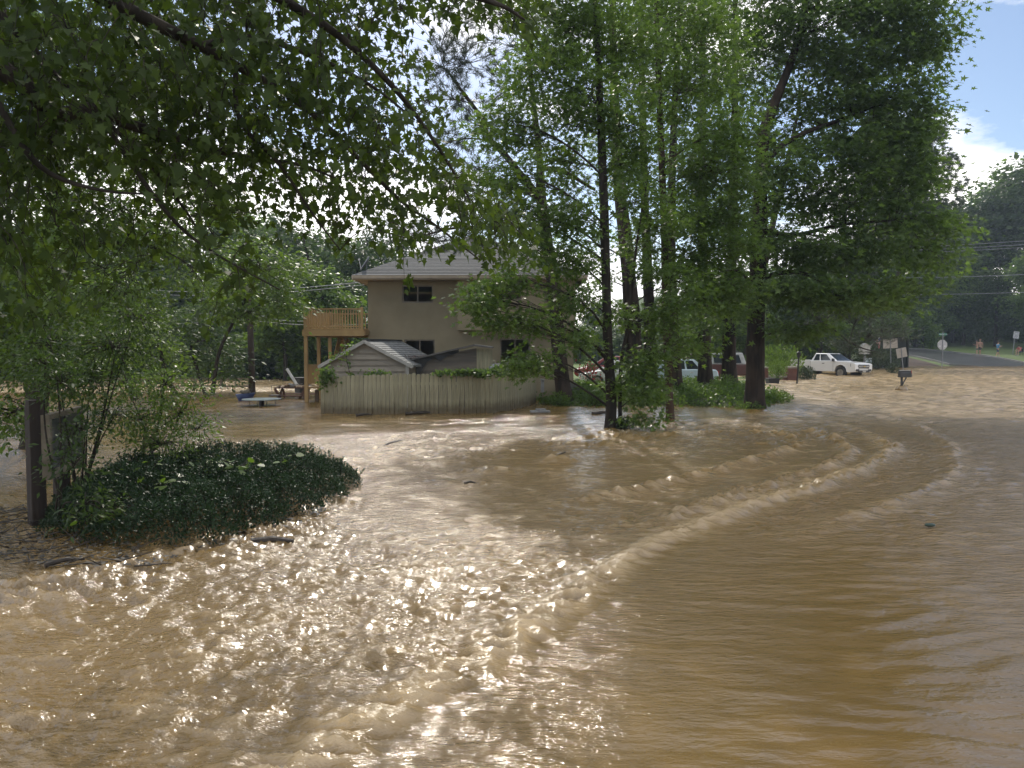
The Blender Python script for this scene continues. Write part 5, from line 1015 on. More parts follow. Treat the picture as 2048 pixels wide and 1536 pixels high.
wire([at(497, 622, 34), at(612, 642, 30)], .014, 'thin cable from the utility pole to the deck', .15, ccl)
wire([at(-200, 640, 42), at(497, 620, 34)], .014, 'upper cable running left from the utility pole', .3, ccl)
wire([at(-200, 655, 44), at(497, 640, 36), at(760, 645, 40)], .012, 'lower cable running past the utility pole through the woods', .2, ccl)
wire([at(300, 580, 50), at(737, 563, 31)], .016, 'upper of the two cables reaching the left end of the house roof', .25, ccl)
wire([at(300, 588, 50), at(737, 569, 31)], .016, 'lower of the two cables reaching the left end of the house roof', .25, ccl)
for i, (y0, y1) in enumerate(((497, 470), (502, 478), (507, 484), (552, 541), (583, 578))):
    wire([at(1560, y0, 75), at(2200, y1, 52)], .020 if i > 2 else .018, ('topmost cable crossing the hazy trees on the right', 'second cable of the upper three on the right', 'lowest cable of the upper three on the right', 'single cable crossing the right-hand trees at mid height', 'lowest cable, just above the road, before the right-hand trees')[i], .35, mat('grey_cable', (.26, .28, .30), .4))
rfm = mat('grey_rail_wood', (.16, .135, .10), .9, (.11, .09, .07), 5, .4, 20)
rf = empty('rail_fence', wp(250, 785), 'low three-rail wooden fence along the drowned edge, left of the utility pole', 'fence')
RFY = 38.0
fp = [(X(p, RFY), RFY) for p in (120, 190, 262, 331, 390, 442, 498)]
for (x, y) in fp: b_ = MB(); b_.box((x, y, .15), (.11, .09, 1.0)); part(b_, 'post', rfm, rf)
for (p, q) in zip(fp[:-1], fp[1:]):
    for zz in (.52, .14): b_ = MB(); b_.bar((p[0], p[1] - .06, zz), (q[0], q[1] - .06, zz + random.uniform(-.03, .03)), .03, .09); part(b_, 'rail', rfm, rf)
gr = empty('guardrail', (X(340, 52), 52, 0), 'long galvanised road guardrail in front of the woods on the left', 'guardrail')
b_ = MB(); x0, x1 = X(150, 52), X(560, 52); prof = [(0, .0), (.03, .05), (0, .10), (0, .16), (.03, .21), (0, .26)]
V = [(x, 52 - a0, .52 + c0) for x in (x0, x1) for a0, c0 in prof]; b_.add(V, [(i, i + 1, i + 7, i + 6) for i in range(5)]); o = part(b_, 'beam', mat('bright_galvanised', (.5, .52, .54), .35, metal=.3), gr); o.modifiers.new('t', 'SOLIDIFY').thickness = .012
for i in range(8): b_ = MB(); b_.box((x0 + (x1 - x0) * i / 7, 52.1, .3), (.12, .14, 1.0)); part(b_, 'post', mat('rail_post_wood', (.13, .12, .10), .9), gr)
sg = empty('roadside_sign', (X(355, 56), 56, 0), 'white lettered business sign on a pale blue-grey pylon by the guardrail', 'sign')
b_ = MB(); b_.box((X(357, 56), 56, Z(696, 56)), (.72, .12, .5)); part(b_, 'panel', mat('sign_white', (.60, .61, .60), .5), sg, bevel=.01)
b_ = MB(); b_.box((X(356, 56), 56, Z(706, 56)), (.62, .14, .12)); b_.box((X(357, 56), 56.0, Z(712, 56)), (.5, .1, .1)); part(b_, 'lower_panel', mat('sign_grey', (.33, .35, .36), .5), sg)
for dx in (-.16, .14): b_ = MB(); b_.box((X(357, 56) + dx, 56, .6), (.2, .1, 1.7)); part(b_, 'pylon', mat('pylon_blue', (.25, .30, .33), .6), sg)
def text(s_, size, loc, rot, m, par, name='lettering', sx=1.0, parinv=True):
    cu = bpy.data.curves.new(name, 'FONT'); cu.body = s_; cu.size = size; cu.extrude = .002; cu.align_x = 'CENTER'; cu.align_y = 'CENTER'
    o = bpy.data.objects.new(name, cu); COL.objects.link(o); cu.materials.append(m); o.location = loc; o.rotation_euler = rot; o.scale = (sx, 1, 1); o.parent = par
    dg_ = bpy.context.evaluated_depsgraph_get(); me = bpy.data.meshes.new_from_object(o.evaluated_get(dg_)); q_ = bpy.data.objects.new(name, me); COL.objects.link(q_); q_.location = loc; q_.rotation_euler = rot; q_.scale = (sx, 1, 1); q_.parent = par; bpy.data.objects.remove(o); o = q_
    if parinv: o.matrix_parent_inverse = Matrix.Translation(-Vector(par.location))
    return o
text('SERVICE', .17, (X(357, 56), 55.93, Z(696, 56)), (R(90), 0, 0), mat('sign_ink', (.05, .05, .06), .6), sg)
# round glass table top just above the flood
tb = empty('patio_table', wp(520, 808), 'round blue-grey patio table with its top just clear of the flood', 'table')
TY = 26.6; tz = Z(799, TY); tr_ = (X(560, TY) - X(484, TY)) / 2; tx = X(522, TY)
b_ = MB(); b_.tube([(tx, TY, tz), (tx, TY, tz + .025)], [tr_, tr_], 32); part(b_, 'top', mat('frosted_top', (.26, .33, .36), .25, (.22, .28, .31), 3), tb)
b_ = MB(); b_.cyl((tx, TY, -.7), (tx, TY, tz), .03, 8); b_.cyl((tx, TY, -.2), (tx, TY, tz - .03), .07, 10, .11); part(b_, 'pedestal', mat('table_dark', (.03, .03, .035), .4), tb)
for a in (.3, 2.2, 4.0, 5.4): b_ = MB(); b_.cyl((tx + tr_ * .72 * math.cos(a), TY + tr_ * .72 * math.sin(a), -.7), (tx + tr_ * .7 * math.cos(a), TY + tr_ * .7 * math.sin(a), tz), .012, 6); part(b_, 'leg', mat('table_dark', (0, 0, 0)), tb)
# blue tub with stuff in it
tu = empty('wheelbarrow', wp(490, 799), 'small dark blue barrow tub piled with odds, afloat in front of the utility pole', 'wheelbarrow')
BY = 29.3; bc = Vector((X(490, BY), BY, .02)); n = 16; V = []
for rr, zz in ((.22, -.08), (.30, .08), (.37, .26), (.35, .26), (.28, .10)):
    for k in range(n): a = 6.283 * k / n; V.append((bc.x + rr * math.cos(a) * 1.05, bc.y + rr * math.sin(a) * .7, bc.z + zz + .03 * math.cos(a)))
b_ = MB(); b_.add(V, [(r0 * n + k, (r0 + 1) * n + k, (r0 + 1) * n + (k + 1) % n, r0 * n + (k + 1) % n) for r0 in range(4) for k in range(n)] + [tuple(4 * n + k for k in range(n))]); part(b_, 'tub', mat('blue_tub', (.015, .035, .12), .5, (.015, .03, .12), 4), tu, smooth=True)
b_ = MB(); b_.tube([bc + Vector((-.30, -.1, .2)), bc + Vector((-.52, -.12, .10)), bc + Vector((-.6, -.12, .3))], .015, 6); b_.tube([bc + Vector((.30, .1, .2)), bc + Vector((.36, .1, .46)), bc + Vector((.20, .1, .40))], .012, 6); part(b_, 'handle', mat('dark_tube', (.05, .05, .05), .5), tu)
b_ = MB(); b_.ball(bc + Vector((.02, 0, .30)), .2, 10, 6, (1, .6, .5)); b_.ball(bc + Vector((-.1, .05, .34)), .11, 8, 6, (1.3, .7, .5)); b_.bar(bc + Vector((-.25, 0, .3)), bc + Vector((.2, 0, .44)), .05, .03); part(b_, 'load', mat('muddy_load', (.16, .14, .10), .9, (.07, .06, .04), 9, .8), tu)
# picnic table
pt = empty('picnic_table', (X(585, 31), 31, -.1), 'red-brown picnic table heaped with debris, half drowned left of the deck', 'table')
pm_ = mat('picnic_wood', (.12, .055, .035), .8, (.08, .04, .028), 4, .4, 20); px_, PY = X(588, 31), 31.0; tz = Z(775, 31)
for i in range(5): b_ = MB(); b_.box((px_, PY - .3 + .15 * i, tz), (1.5, .135, .04)); part(b_, 'plank', pm_, pt)
for s_ in (-1, 1):
    b_ = MB(); b_.box((px_, PY + s_ * .72, tz - .30), (1.6, .24, .045)); part(b_, 'bench', pm_, pt)
    b_ = MB(); b_.bar((px_ + s_ * .5, PY - .55, tz - .75), (px_ + s_ * .5, PY - .05, tz - .02), .05, .1); part(b_, 'leg', pm_, pt)
    b_ = MB(); b_.bar((px_ + s_ * .5, PY + .55, tz - .75), (px_ + s_ * .5, PY + .05, tz - .02), .05, .1); part(b_, 'leg', pm_, pt)
    b_ = MB(); b_.bar((px_ + s_ * .3, PY - .62, tz - .6), (px_ + s_ * .62, PY - .6, tz - .02), .06, .1); part(b_, 'brace', pm_, pt)
g3 = random.Random(3)
dbm = [mat('debris_pale', (.42, .34, .24), .8, (.28, .22, .15), 9), mat('debris_brown', (.20, .12, .06), .9), mat('debris_grey', (.3, .3, .3), .7)]
b_ = MB(); 
for i in range(46):
    b_.cur = i % 3; b_.box((px_ + g3.uniform(-.6, .7), PY + g3.uniform(-.3, .3), tz + .04 + g3.random() * .16 * (1 - abs(g3.uniform(-1, 1)))), (g3.uniform(.06, .3), g3.uniform(.03, .15), g3.uniform(.02, .07)), Matrix.Rotation(g3.uniform(0, 3), 3, 'Z') @ Matrix.Rotation(g3.uniform(-.5, .5), 3, 'X'))
o = b_.build('debris', dbm); tag(o, 'litter of leaves and broken boards heaped on the picnic table', 'debris', kind='stuff')
b_ = MB(); b_.cyl(at(594, 770, 31), at(574, 738, 31.3), .06, 12); o = b_.build('downpipe', white, smooth=False); tag(o, 'length of white pipe propped up out of the picnic table', 'pipe')
b_ = MB(); b_.tube([(X(604, 33), 33, .1), (X(604, 33), 33, .75), (X(604, 33), 33, .78)], [.32, .36, .38], 16); o = b_.build('waste_bin', mat('black_plastic', (.02, .022, .022), .4)); tag(o, 'black round bin behind the picnic table beneath the deck', 'bin')
gc = empty('garden_chair', (X(549, 30), 30, -.1), 'spindly dark metal chair drowned to its seat left of the picnic table', 'chair')
b_ = MB(); cx, cyy = X(549, 30), 30.; b_.box((cx, cyy, .17), (.36, .36, .02)); part(b_, 'seat', mat('dark_tube', (.05, .05, .05)), gc)
for (dx, dy) in ((-.16, -.16), (.16, -.16), (-.16, .16), (.16, .16)): b_ = MB(); b_.cyl((cx + dx * 1.1, cyy + dy, -.3), (cx + dx, cyy + dy, .17), .012, 6); part(b_, 'leg', mat('dark_tube', (0, 0, 0)), gc)
b_ = MB(); b_.tube([(cx - .16, cyy + .16, .17), (cx - .2, cyy + .2, .55), (cx + .12, cyy + .2, .55), (cx + .16, cyy + .16, .17)], .012, 6); part(b_, 'backrest', mat('dark_tube', (0, 0, 0)), gc)

# ================================================================== the post sign in the lower left, seen nearly edge-on
swd = mat('dark_sign_wood', (.040, .028, .022), .85, (.022, .016, .013), 4, .5, 22, stretch=(2, 2, .25)); sfr = mat('weathered_frame', (.22, .19, .14), .85, (.13, .11, .08), 5, .4, 24); spn = mat('scuffed_panel', (.10, .105, .105), .6, (.04, .045, .042), 3, .3, 12, stretch=(1, 1, 2.5))
ps = empty('post_sign', wp(70, 1045), 'weathered wooden notice board on two dark posts at the left edge, seen almost edge-on', 'sign')
A_, B_ = Vector((X(66, 8.45), 8.45, 0)), Vector((X(117, 9.35), 9.35, 0))
for p, py in ((A_, 800), (B_, 838)): 
    b_ = MB(); b_.box((p.x, p.y, (Z(py, p.y) - .5) / 2), (.155, .155, Z(py, p.y) + .5), rotz(.9)); part(b_, 'post', swd, ps, bevel=.008)
dv = (B_ - A_).normalized(); off_ = Vector((dv.y, -dv.x, 0)) * .12; A2 = A_ + off_ - dv * .05; B2 = B_ + off_ + dv * .45
z0_, z1_ = Z(955, 8.5), Z(838, 8.5) + .03
def slab(p, q, za, zb, th, m, nm):
    b_ = MB(); nrm = Vector((dv.y, -dv.x, 0)) * th / 2; b_.hexa([p - nrm + Vector((0, 0, za)), q - nrm + Vector((0, 0, za)), q + nrm + Vector((0, 0, za)), p + nrm + Vector((0, 0, za)), p - nrm + Vector((0, 0, zb)), q - nrm + Vector((0, 0, zb)), q + nrm + Vector((0, 0, zb)), p + nrm + Vector((0, 0, zb))]); return part(b_, nm, m, ps)
npl = 5
for i in range(npl):
    za = z0_ + .07 + (z1_ - z0_ - .12) * i / npl; zb = z0_ + .07 + (z1_ - z0_ - .12) * (i + 1) / npl - .006; slab(A2 + dv * .09, B2 - dv * .05, za, zb, .03, spn, 'plank')
slab(A2, A2 + dv * .085, z0_ - .02, z1_ + .02, .09, sfr, 'frame_stile'); slab(B2 - dv * .05, B2, z0_ - .02, z1_ + .02, .07, sfr, 'frame_stile'); slab(A2 + dv * .085, B2 - dv * .05, z0_ - .04, z0_ + .06, .07, sfr, 'frame_rail'); slab(A2 + dv * .085, B2 - dv * .05, z1_ - .04, z1_ + .02, .07, sfr, 'frame_rail')

# ================================================================== bank: grass blades, weeds, bases of trees
g = np.random.default_rng(17)
def bank_pts(n, dmin, region=None):
    x = g.uniform(0, 13, n * 3); y = g.uniform(25, 41, n * 3); d = polyheight(x, y, BANK); k = d > dmin
    if region is not None: k &= region(x, y)
    x, y = x[k][:n], y[k][:n]; return x, y, bank_z(x, y)
x, y, z = bank_pts(26000, .35, lambda x, y: y > 27 + 0 * x)
T = g.normal(size=(len(x), 3)) * .35; T[:, 2] = 1
SHAPES['blade'] = [(0, .05, 0), (.6, .04, .05), (1, 0, .16), (.6, -.04, .05), (0, -.05, 0)]
gb = link('grass', leaves_mesh('grass', np.stack([x, y, z - .02], 1), T, unit(len(x), g) * [1, 1, .1], g.uniform(.10, .26, len(x)), g.random(len(x)), 'blade'), None, LM['lite']); tag(gb, 'uncut bright grass on the tree-covered bank', 'grass', kind='stuff')
x, y, z = bank_pts(15000, .25, lambda x, y: (y < 31.5) | (perlin(x * .5, y * .5, 95) > .25))
T = g.normal(size=(len(x), 3)); T[:, 2] = abs(T[:, 2]) * .5
ub = link('undergrowth', leaves_mesh('undergrowth', np.stack([x, y, z + g.random(len(x)) ** 1.5 * (.22 + .22 * np.clip(perlin(x * .9, y * .9, 96) + .3, 0, 1))], 1), T, unit(len(x), g) + [0, 0, .8], g.uniform(.05, .11, len(x)), np.clip(.4 + .3 * g.normal(size=len(x)), 0, 1), 'round'), None, LM['maple']); tag(ub, 'tangled weeds and ivy along the flooded edge of the bank', 'weeds', kind='stuff')
def weed(name, label, px, Y, w_, h_, n_, lm, seed, cat='shrub', z0=None, size=.09, kind='oval'):
    g2 = np.random.default_rng(seed); zb = z0 if z0 is not None else float(bank_z(np.array(X(px, Y)), np.array(float(Y)))); u = unit(n_, g2); r = g2.random(n_) ** .45
    P = np.array([X(px, Y), Y, zb + h_ * .42]) + u * r[:, None] * np.array([w_ / 2, w_ / 2, h_ * .55]); P = P[P[:, 2] > zb - .05]
    T = (P - np.array([X(px, Y), Y, zb])) + g2.normal(size=P.shape) * .25; ro = empty(name, (X(px, Y), Y, zb), label, cat)
    o = link('foliage', leaves_mesh('foliage', P, T, unit(len(P), g2) + [0, 0, .6], size * g2.uniform(.6, 1.3, len(P)), np.clip(.45 + .3 * g2.normal(size=len(P)), 0, 1), kind), ro, LM[lm]); o['kind'] = 'stuff'; o.matrix_parent_inverse = Matrix.Translation(-ro.location)
    w = Wood(); e = P[g2.integers(0, len(P), 14)]; s0 = np.tile([[X(px, Y), Y, zb - .1]], (14, 1)) + g2.normal(size=(14, 3)) * [.05, .05, 0]; V, F = tubes(s0, e, np.full(14, .012), np.full(14, .004), g2.normal(size=(14, 3)) * .04, 4, 3); w.add(V, F); o = link('stems', w.mesh('stems'), ro, BARK_M); o['kind'] = 'stuff'; o.matrix_parent_inverse = Matrix.Translation(-ro.location)
    return ro
weed('bush', 'dark leafy bush on the bank between the forked pine and the nearest midstream maple', 1190, 26.6, .9, .75, 900, 'gum', 201)
weed('bush', 'low glossy weed clump at the foot of the forked pine', 1118, 26.6, .8, .55, 600, 'maple', 202)
weed('bush', 'weeds round the foot of the large sweetgum', 1500, 25.3, 1.0, .45, 700, 'gum', 203)
weed('bush', 'weed clump on the right tip of the bank', 1552, 28.5, 1.3, .5, 900, 'lite', 204)
weed('bush', 'tall pale bush left of the furrowed trunk', 1450, 30, 1.2, .7, 900, 'maple', 205)
weed('ivy', 'dark knot of ivy and driftwood wedged between the midstream trunks', 1247, 18.9, .62, .36, 700, 'hedge', 206, 'vine', -.05, .07)
weed('bush', 'red-flowering bush beside the white sedan', 1180, 38, 1.2, 1.7, 600, 'wood', 207, z0=.1)
g2 = np.random.default_rng(9); P = np.array([X(1180, 37.6), 37.6, .95]) + g2.normal(size=(120, 3)) * [.3, .2, .25]
rr = empty('red_blossom', (X(1180, 37.6), 37.6, .9), 'spray of red blossom on the bush behind the forked pine', 'flower'); o = link('petals', leaves_mesh('petals', P, unit(120, g2), unit(120, g2), g2.uniform(.07, .13, 120), g2.random(120), 'round'), rr, mat('red_petal', (.45, .03, .03), .5)); o['kind'] = 'stuff'; o.matrix_parent_inverse = Matrix.Translation(-rr.location)
def spx(px, Y): return float(lawn_z(np.array(X(px, Y)), np.array(float(Y))))
weed('shrub', 'spiky yellow-green shrub standing in the black planter box', 1556, 43.5, 1.1, 1.1, 1100, 'lite', 208, z0=.35, size=.12, kind='leaflet')
weed('shrub', 'round grey-green shrub in the flood beside the lamp post and the truck', 1613, 46.5, 1.15, 1.05, 1100, 'pine', 209, z0=-.05, size=.12)
weed('shrub', 'leafy shrub behind the low brick wall', 1500, 48, 1.6, 1.8, 1100, 'wood', 210, z0=.1, size=.14)
weed('shrub', 'small light shrub growing at the water line below the two blank-backed signs', 1786, 54.6, .9, .9, 600, 'pine', 211, z0=.2, size=.12)
weed('shrub', 'airy tall bush behind the maroon pickup', 1385, 47, 2.6, 3.6, 2600, 'lite', 212, z0=.1, size=.14)
weed('shrub', 'dense bush behind the brick pillars', 1560, 50, 3.2, 2.4, 2600, 'lite', 213, z0=.1, size=.16)
weed('shrub', 'grey-green bush spreading behind the white gabled box', 1760, 60, 3.2, 2.2, 2200, 'pine', 214, z0=.3, size=.16)
# ================================================================== vehicles
def vpart(b_, name, m, par, **k): return b_.build(name, m, par, **k)      # local coordinates of the vehicle
wpaint = mat('white_paint', (.72, .73, .74), .25, (.68, .69, .70), 1, coat=.5); tyre = mat('tyre', (.02, .02, .02), .8); rimm = mat('alloy', (.35, .33, .30), .35, metal=.6); blk = mat('black_trim', (.015, .015, .016), .5); chrome = mat('chrome', (.6, .6, .6), .15, metal=.9); lamp = mat('lamp_glass', (.12, .13, .14), .1, (.05, .05, .055), 9); red = mat('tail_lamp', (.40, .02, .015), .25)
def arch(cx, r, z0, n=9): return [(cx + r * math.cos(math.pi * (1 - k / (n - 1))), z0 + r * math.sin(math.pi * (1 - k / (n - 1)))) for k in range(n)]
def wheel(par, x, y, r, w):
    b_ = MB(); b_.tube([(x, y - w / 2, r), (x, y - w / 2 + .02, r), (x, y + w / 2 - .02, r), (x, y + w / 2, r)], [r - .03, r, r, r - .03], 24); o = b_.build('wheel', tyre, par, smooth=False)
    b_ = MB(); s_ = 1 if y > 0 else -1
    for k in range(6): a = k * math.pi / 3; b_.bar((x, y + s_ * (w / 2 + .004), r), (x + math.cos(a) * r * .58, y + s_ * (w / 2 + .004), r + math.sin(a) * r * .58), .06, .02)
    b_.tube([(x, y + s_ * w / 2 * .9, r), (x, y + s_ * (w / 2 + .004), r)], [r * .66, r * .62], 20); q = b_.build('rim', rimm, o)
def greenhouse(par, base, top, paint, z0, z1, wb, wt, panes, pillar=.06):
    """base/top: (x_rear, x_front); panes: side window splits as fractions"""
    b_ = MB(); V = [(base[0], -wb, z0), (base[1], -wb, z0), (base[1], wb, z0), (base[0], wb, z0), (top[0], -wt, z1), (top[1], -wt, z1), (top[1], wt, z1), (top[0], wt, z1)]; b_.hexa(V); b_.build('cab', paint, par, bevel=.05, seg=3)
    V = [Vector(v) for v in V]
    def pane(a, b2, c, d, u0, u1, v0, v1, nm):
        n = (b2 - a).cross(d - a).normalized(); P = [];
        for (u, v) in ((u0, v0), (u1, v0), (u1, v1), (u0, v1)): P.append(a.lerp(b2, u).lerp(d.lerp(c, u), v) + n * .012)
        m_ = MB(); m_.hexa([p - n * .02 for p in P] + P); m_.build(nm, glass, par)
    for (f0, f1) in panes:
        pane(V[0], V[1], V[5], V[4], f0, f1, .10, .88, 'window'); pane(V[3], V[2], V[6], V[7], f0, f1, .10, .88, 'window')
    # the far side faces inward, so mirror its offset
    pane(V[1], V[2], V[6], V[5], .06, .94, .08, .92, 'windscreen'); pane(V[3], V[0], V[4], V[7], .08, .92, .12, .9, 'rear_window')
def sedan(label, loc, rz, paint, L_=4.7, H_=1.43, W_=1.78, cat='car'):
    t = empty('parked_car', loc, label, cat); t.rotation_euler = (0, 0, rz); r = .32; zb = .22; f, k = L_ / 2, -L_ / 2
    prof = [(k + .05, zb + .1), (k + .35, zb)] + arch(k + .95, .37, zb + .02) + arch(f - .95, .37, zb + .02) + [(f - .2, zb), (f - .02, zb + .15), (f, .52), (f - .08, .68), (f - .55, .80), (f - 1.25, .92), (k + .95, .96), (k + .12, .93), (k, .80), (k - .02, .5)]
    b_ = MB(); b_.prism(prof, -W_ / 2, W_ / 2); b_.build('body', paint, t, bevel=.07, seg=3)
    greenhouse(t, (k + .55, f - 1.05), (k + 1.25, f - 2.0), paint, .90, H_, W_ / 2 - .06, W_ / 2 - .24, ((.12, .36), (.40, .66), (.69, .86)))
    for x in (k + .95, f - .95):
        for y in (-W_ / 2 + .10, W_ / 2 - .10): wheel(t, x, y, r, .2)
    for y in (-1, 1):
        b_ = MB(); b_.box((k + .03, y * (W_ / 2 - .22), .76), (.12, .36, .18)); b_.build('tail_light', red, t, bevel=.02)
        b_ = MB(); b_.box((f - .10, y * (W_ / 2 - .24), .62), (.16, .36, .13)); b_.build('headlight', lamp, t, bevel=.02)
        b_ = MB(); b_.box((f - 1.35, y * (W_ / 2 + .06), .98), (.12, .2, .13)); b_.build('mirror', paint, t, bevel=.02)
        for x in (0.1, -.9): b_ = MB(); b_.box((x, y * (W_ / 2 + .005), .78), (.14, .02, .03)); b_.build('handle', chrome, t)
        b_ = MB(); b_.box((0, y * (W_ / 2 + .004), .48), (L_ - 2.7, .02, .05)); b_.build('rub_strip', blk, t)
    return t
sedan('white sedan with dark windows parked on the grass behind the nearest midstream maple', (X(1243, 41), 41, .0), R(178), wpaint)
sedan('pale silver-blue sedan with a red tail light, left of the furrowed trunk', (X(1345, 40.5), 40.5, .02), R(176), mat('silver_blue_paint', (.42, .52, .58), .28, (.38, .48, .54), 1, coat=.5), 4.6, 1.48)
sedan('dark red car mostly hidden behind the white sedan', (X(1222, 46), 46.5, .12), R(175), mat('dark_red_paint', (.22, .02, .02), .3, coat=.5), 4.5, 1.5)
# maroon pickup with a topper
mar = mat('maroon_paint', (.075, .022, .02), .35, (.06, .02, .018), 1, coat=.5); slv = mat('silver_topper', (.45, .46, .47), .3, coat=.4)
t = empty('parked_pickup', (X(1400, 43.5), 43.5, .06), 'maroon pickup with a silver topper and roof rack behind the straight furrowed trunk', 'pickup'); t.rotation_euler = (0, 0, R(165))
b_ = MB(); b_.prism([(-2.6, .5)] + arch(-1.65, .42, .48) + arch(1.65, .42, .48) + [(2.5, .5), (2.62, .8), (2.5, 1.02), (1.2, 1.1), (-2.6, 1.12)], -.93, .93); b_.build('body', mar, t, bevel=.06)
greenhouse(t, (-.6, 1.25), (-.4, .55), mar, 1.08, 1.72, .86, .70, ((.1, .45), (.5, .82)))
b_ = MB(); b_.hexa([(-2.58, -.88, 1.12), (-.62, -.88, 1.12), (-.62, .88, 1.12), (-2.58, .88, 1.12), (-2.35, -.72, 1.78), (-.5, -.72, 1.78), (-.5, .72, 1.78), (-2.35, .72, 1.78)]); b_.build('topper', slv, t, bevel=.05)
for y in (-1, 1):
    b_ = MB(); b_.hexa([(-2.3, y * .885 - .01, 1.2), (-.8, y * .885 - .01, 1.2), (-.8, y * .885 + .01, 1.2), (-2.3, y * .885 + .01, 1.2), (-2.15, y * .775 - .01, 1.66), (-.75, y * .775 - .01, 1.66), (-.75, y * .775 + .01, 1.66), (-2.15, y * .775 + .01, 1.66)]); b_.build('window', glass, t)
    b_ = MB(); b_.tube([(-2.2, y * .55, 1.80), (-2.15, y * .55, 1.87), (-.6, y * .55, 1.87), (-.5, y * .55, 1.80)], .02, 6); b_.build('roof_rack', blk, t)
    b_ = MB(); b_.box((-2.62, y * .82, .92), (.06, .14, .30)); b_.build('tail_light', red, t)
    for x in (-1.65, 1.65): wheel(t, x, y * .82, .37, .24)
# white pickup nose-on in the current
wt = empty('pickup_truck', (X(1664, 53), 53.4, .02), 'white extended-cab pickup truck stranded nose-on in the brown flood', 'pickup'); wt.rotation_euler = (R(-1.0), 0, R(-60))
b_ = MB(); b_.prism([(-2.68, .62), (-2.2, .5)] + arch(-1.72, .46, .46) + arch(1.55, .48, .46) + [(2.2, .42), (2.62, .45), (2.70, .62), (2.70, .98), (2.60, 1.06), (1.9, 1.14), (1.05, 1.20), (.9, 1.2), (-.95, 1.2), (-.95, .82), (-2.62, .82), (-2.70, .75)], -.93, .93); body = b_.build('body', wpaint, wt, bevel=.05, seg=3)
b_ = MB(); b_.box((-1.82, .89, 1.03), (1.74, .08, .46)); b_.box((-1.82, -.89, 1.03), (1.74, .08, .46)); b_.box((-2.66, 0, 1.03), (.08, 1.70, .46)); b_.build('cargo_bed', wpaint, wt, bevel=.025)
greenhouse(wt, (-.98, 1.22), (-.70, .34), wpaint, 1.17, 1.74, .84, .66, ((.10, .34), (.40, .80)))
for x in (-1.72, 1.55):
    for y in (-.82, .82): wheel(wt, x, y, .39, .26)
for y in (-1, 1):
    b_ = MB(); b_.hexa([(2.35, y * .90 - .05, .82), (2.72, y * .62 - .05 * y, .82), (2.72, y * .62 + .02 * y, .82), (2.35, y * .90 + .045, .82), (2.32, y * .90 - .05, 1.04), (2.68, y * .62 - .05 * y, 1.00), (2.68, y * .62 + .02 * y, 1.0), (2.32, y * .90 + .045, 1.04)]); b_.build('headlight', lamp, wt)
    b_ = MB(); b_.box((1.02, y * 1.03, 1.27), (.12, .20, .20)); b_.box((1.05, y * .94, 1.22), (.05, .12, .05)); b_.build('mirror', blk, wt, bevel=.03)
    b_ = MB(); b_.box((2.69, y * .66, .58), (.05, .34, .16)); b_.build('fog_lamp', blk, wt, bevel=.01)
    b_ = MB(); b_.box((.15, y * .935, 1.02), (.17, .03, .04)); b_.build('door_handle', blk, wt)
    for xx in (-.93, .95): b_ = MB(); b_.box((xx, y * .931, .82), (.012, .006, .70)); b_.build('door_seam', blk, wt)
    b_ = MB(); b_.box((-2.66, y * .86, 1.02), (.09, .10, .34)); b_.build('tail_light', red, wt)
    b_ = MB(); b_.tube([(1.55 + .50 * math.cos(a), y * .935, .46 + .50 * math.sin(a)) for a in np.linspace(0, math.pi, 9)], .02, 5); b_.tube([(-1.72 + .48 * math.cos(a), y * .935, .46 + .48 * math.sin(a)) for a in np.linspace(0, math.pi, 9)], .02, 5); b_.build('arch_lip', wpaint, wt)
for zz, hh_ in ((.93, .10), (.76, .12)):
    b_ = MB(); b_.box((2.705, 0, zz), (.04, 1.16, hh_)); b_.build('grille', blk, wt, bevel=.01)
    for k in range(3): b_ = MB(); b_.box((2.728, 0, zz - hh_ / 2 + .02 + k * hh_ / 3), (.01, 1.1, .008)); b_.build('grille_bar', chrome, wt)
b_ = MB(); b_.box((2.72, 0, .845), (.05, 1.20, .05)); b_.build('grille_band', chrome, wt, bevel=.01)
b_ = MB(); b_.prism([(-.13, -.02), (-.045, -.02), (-.045, -.045), (.045, -.045), (.045, -.02), (.13, -.02), (.13, .02), (.045, .02), (.045, .045), (-.045, .045), (-.045, .02), (-.13, .02)], 2.745, 2.76, 'x'); b_.box((0, 0, 0), (.001, .001, .001)); o = b_.build('emblem', mat('gold_badge', (.35, .25, .08), .3, metal=.7), wt); o.location = (0, 0, .845)
b_ = MB(); b_.box((2.71, 0, .50), (.05, 1.2, .13)); b_.build('lower_intake', blk, wt, bevel=.01)
b_ = MB(); b_.box((2.745, 0, .50), (.02, .32, .10)); b_.build('number_plate', mat('plate_white', (.5, .5, .48), .5), wt)

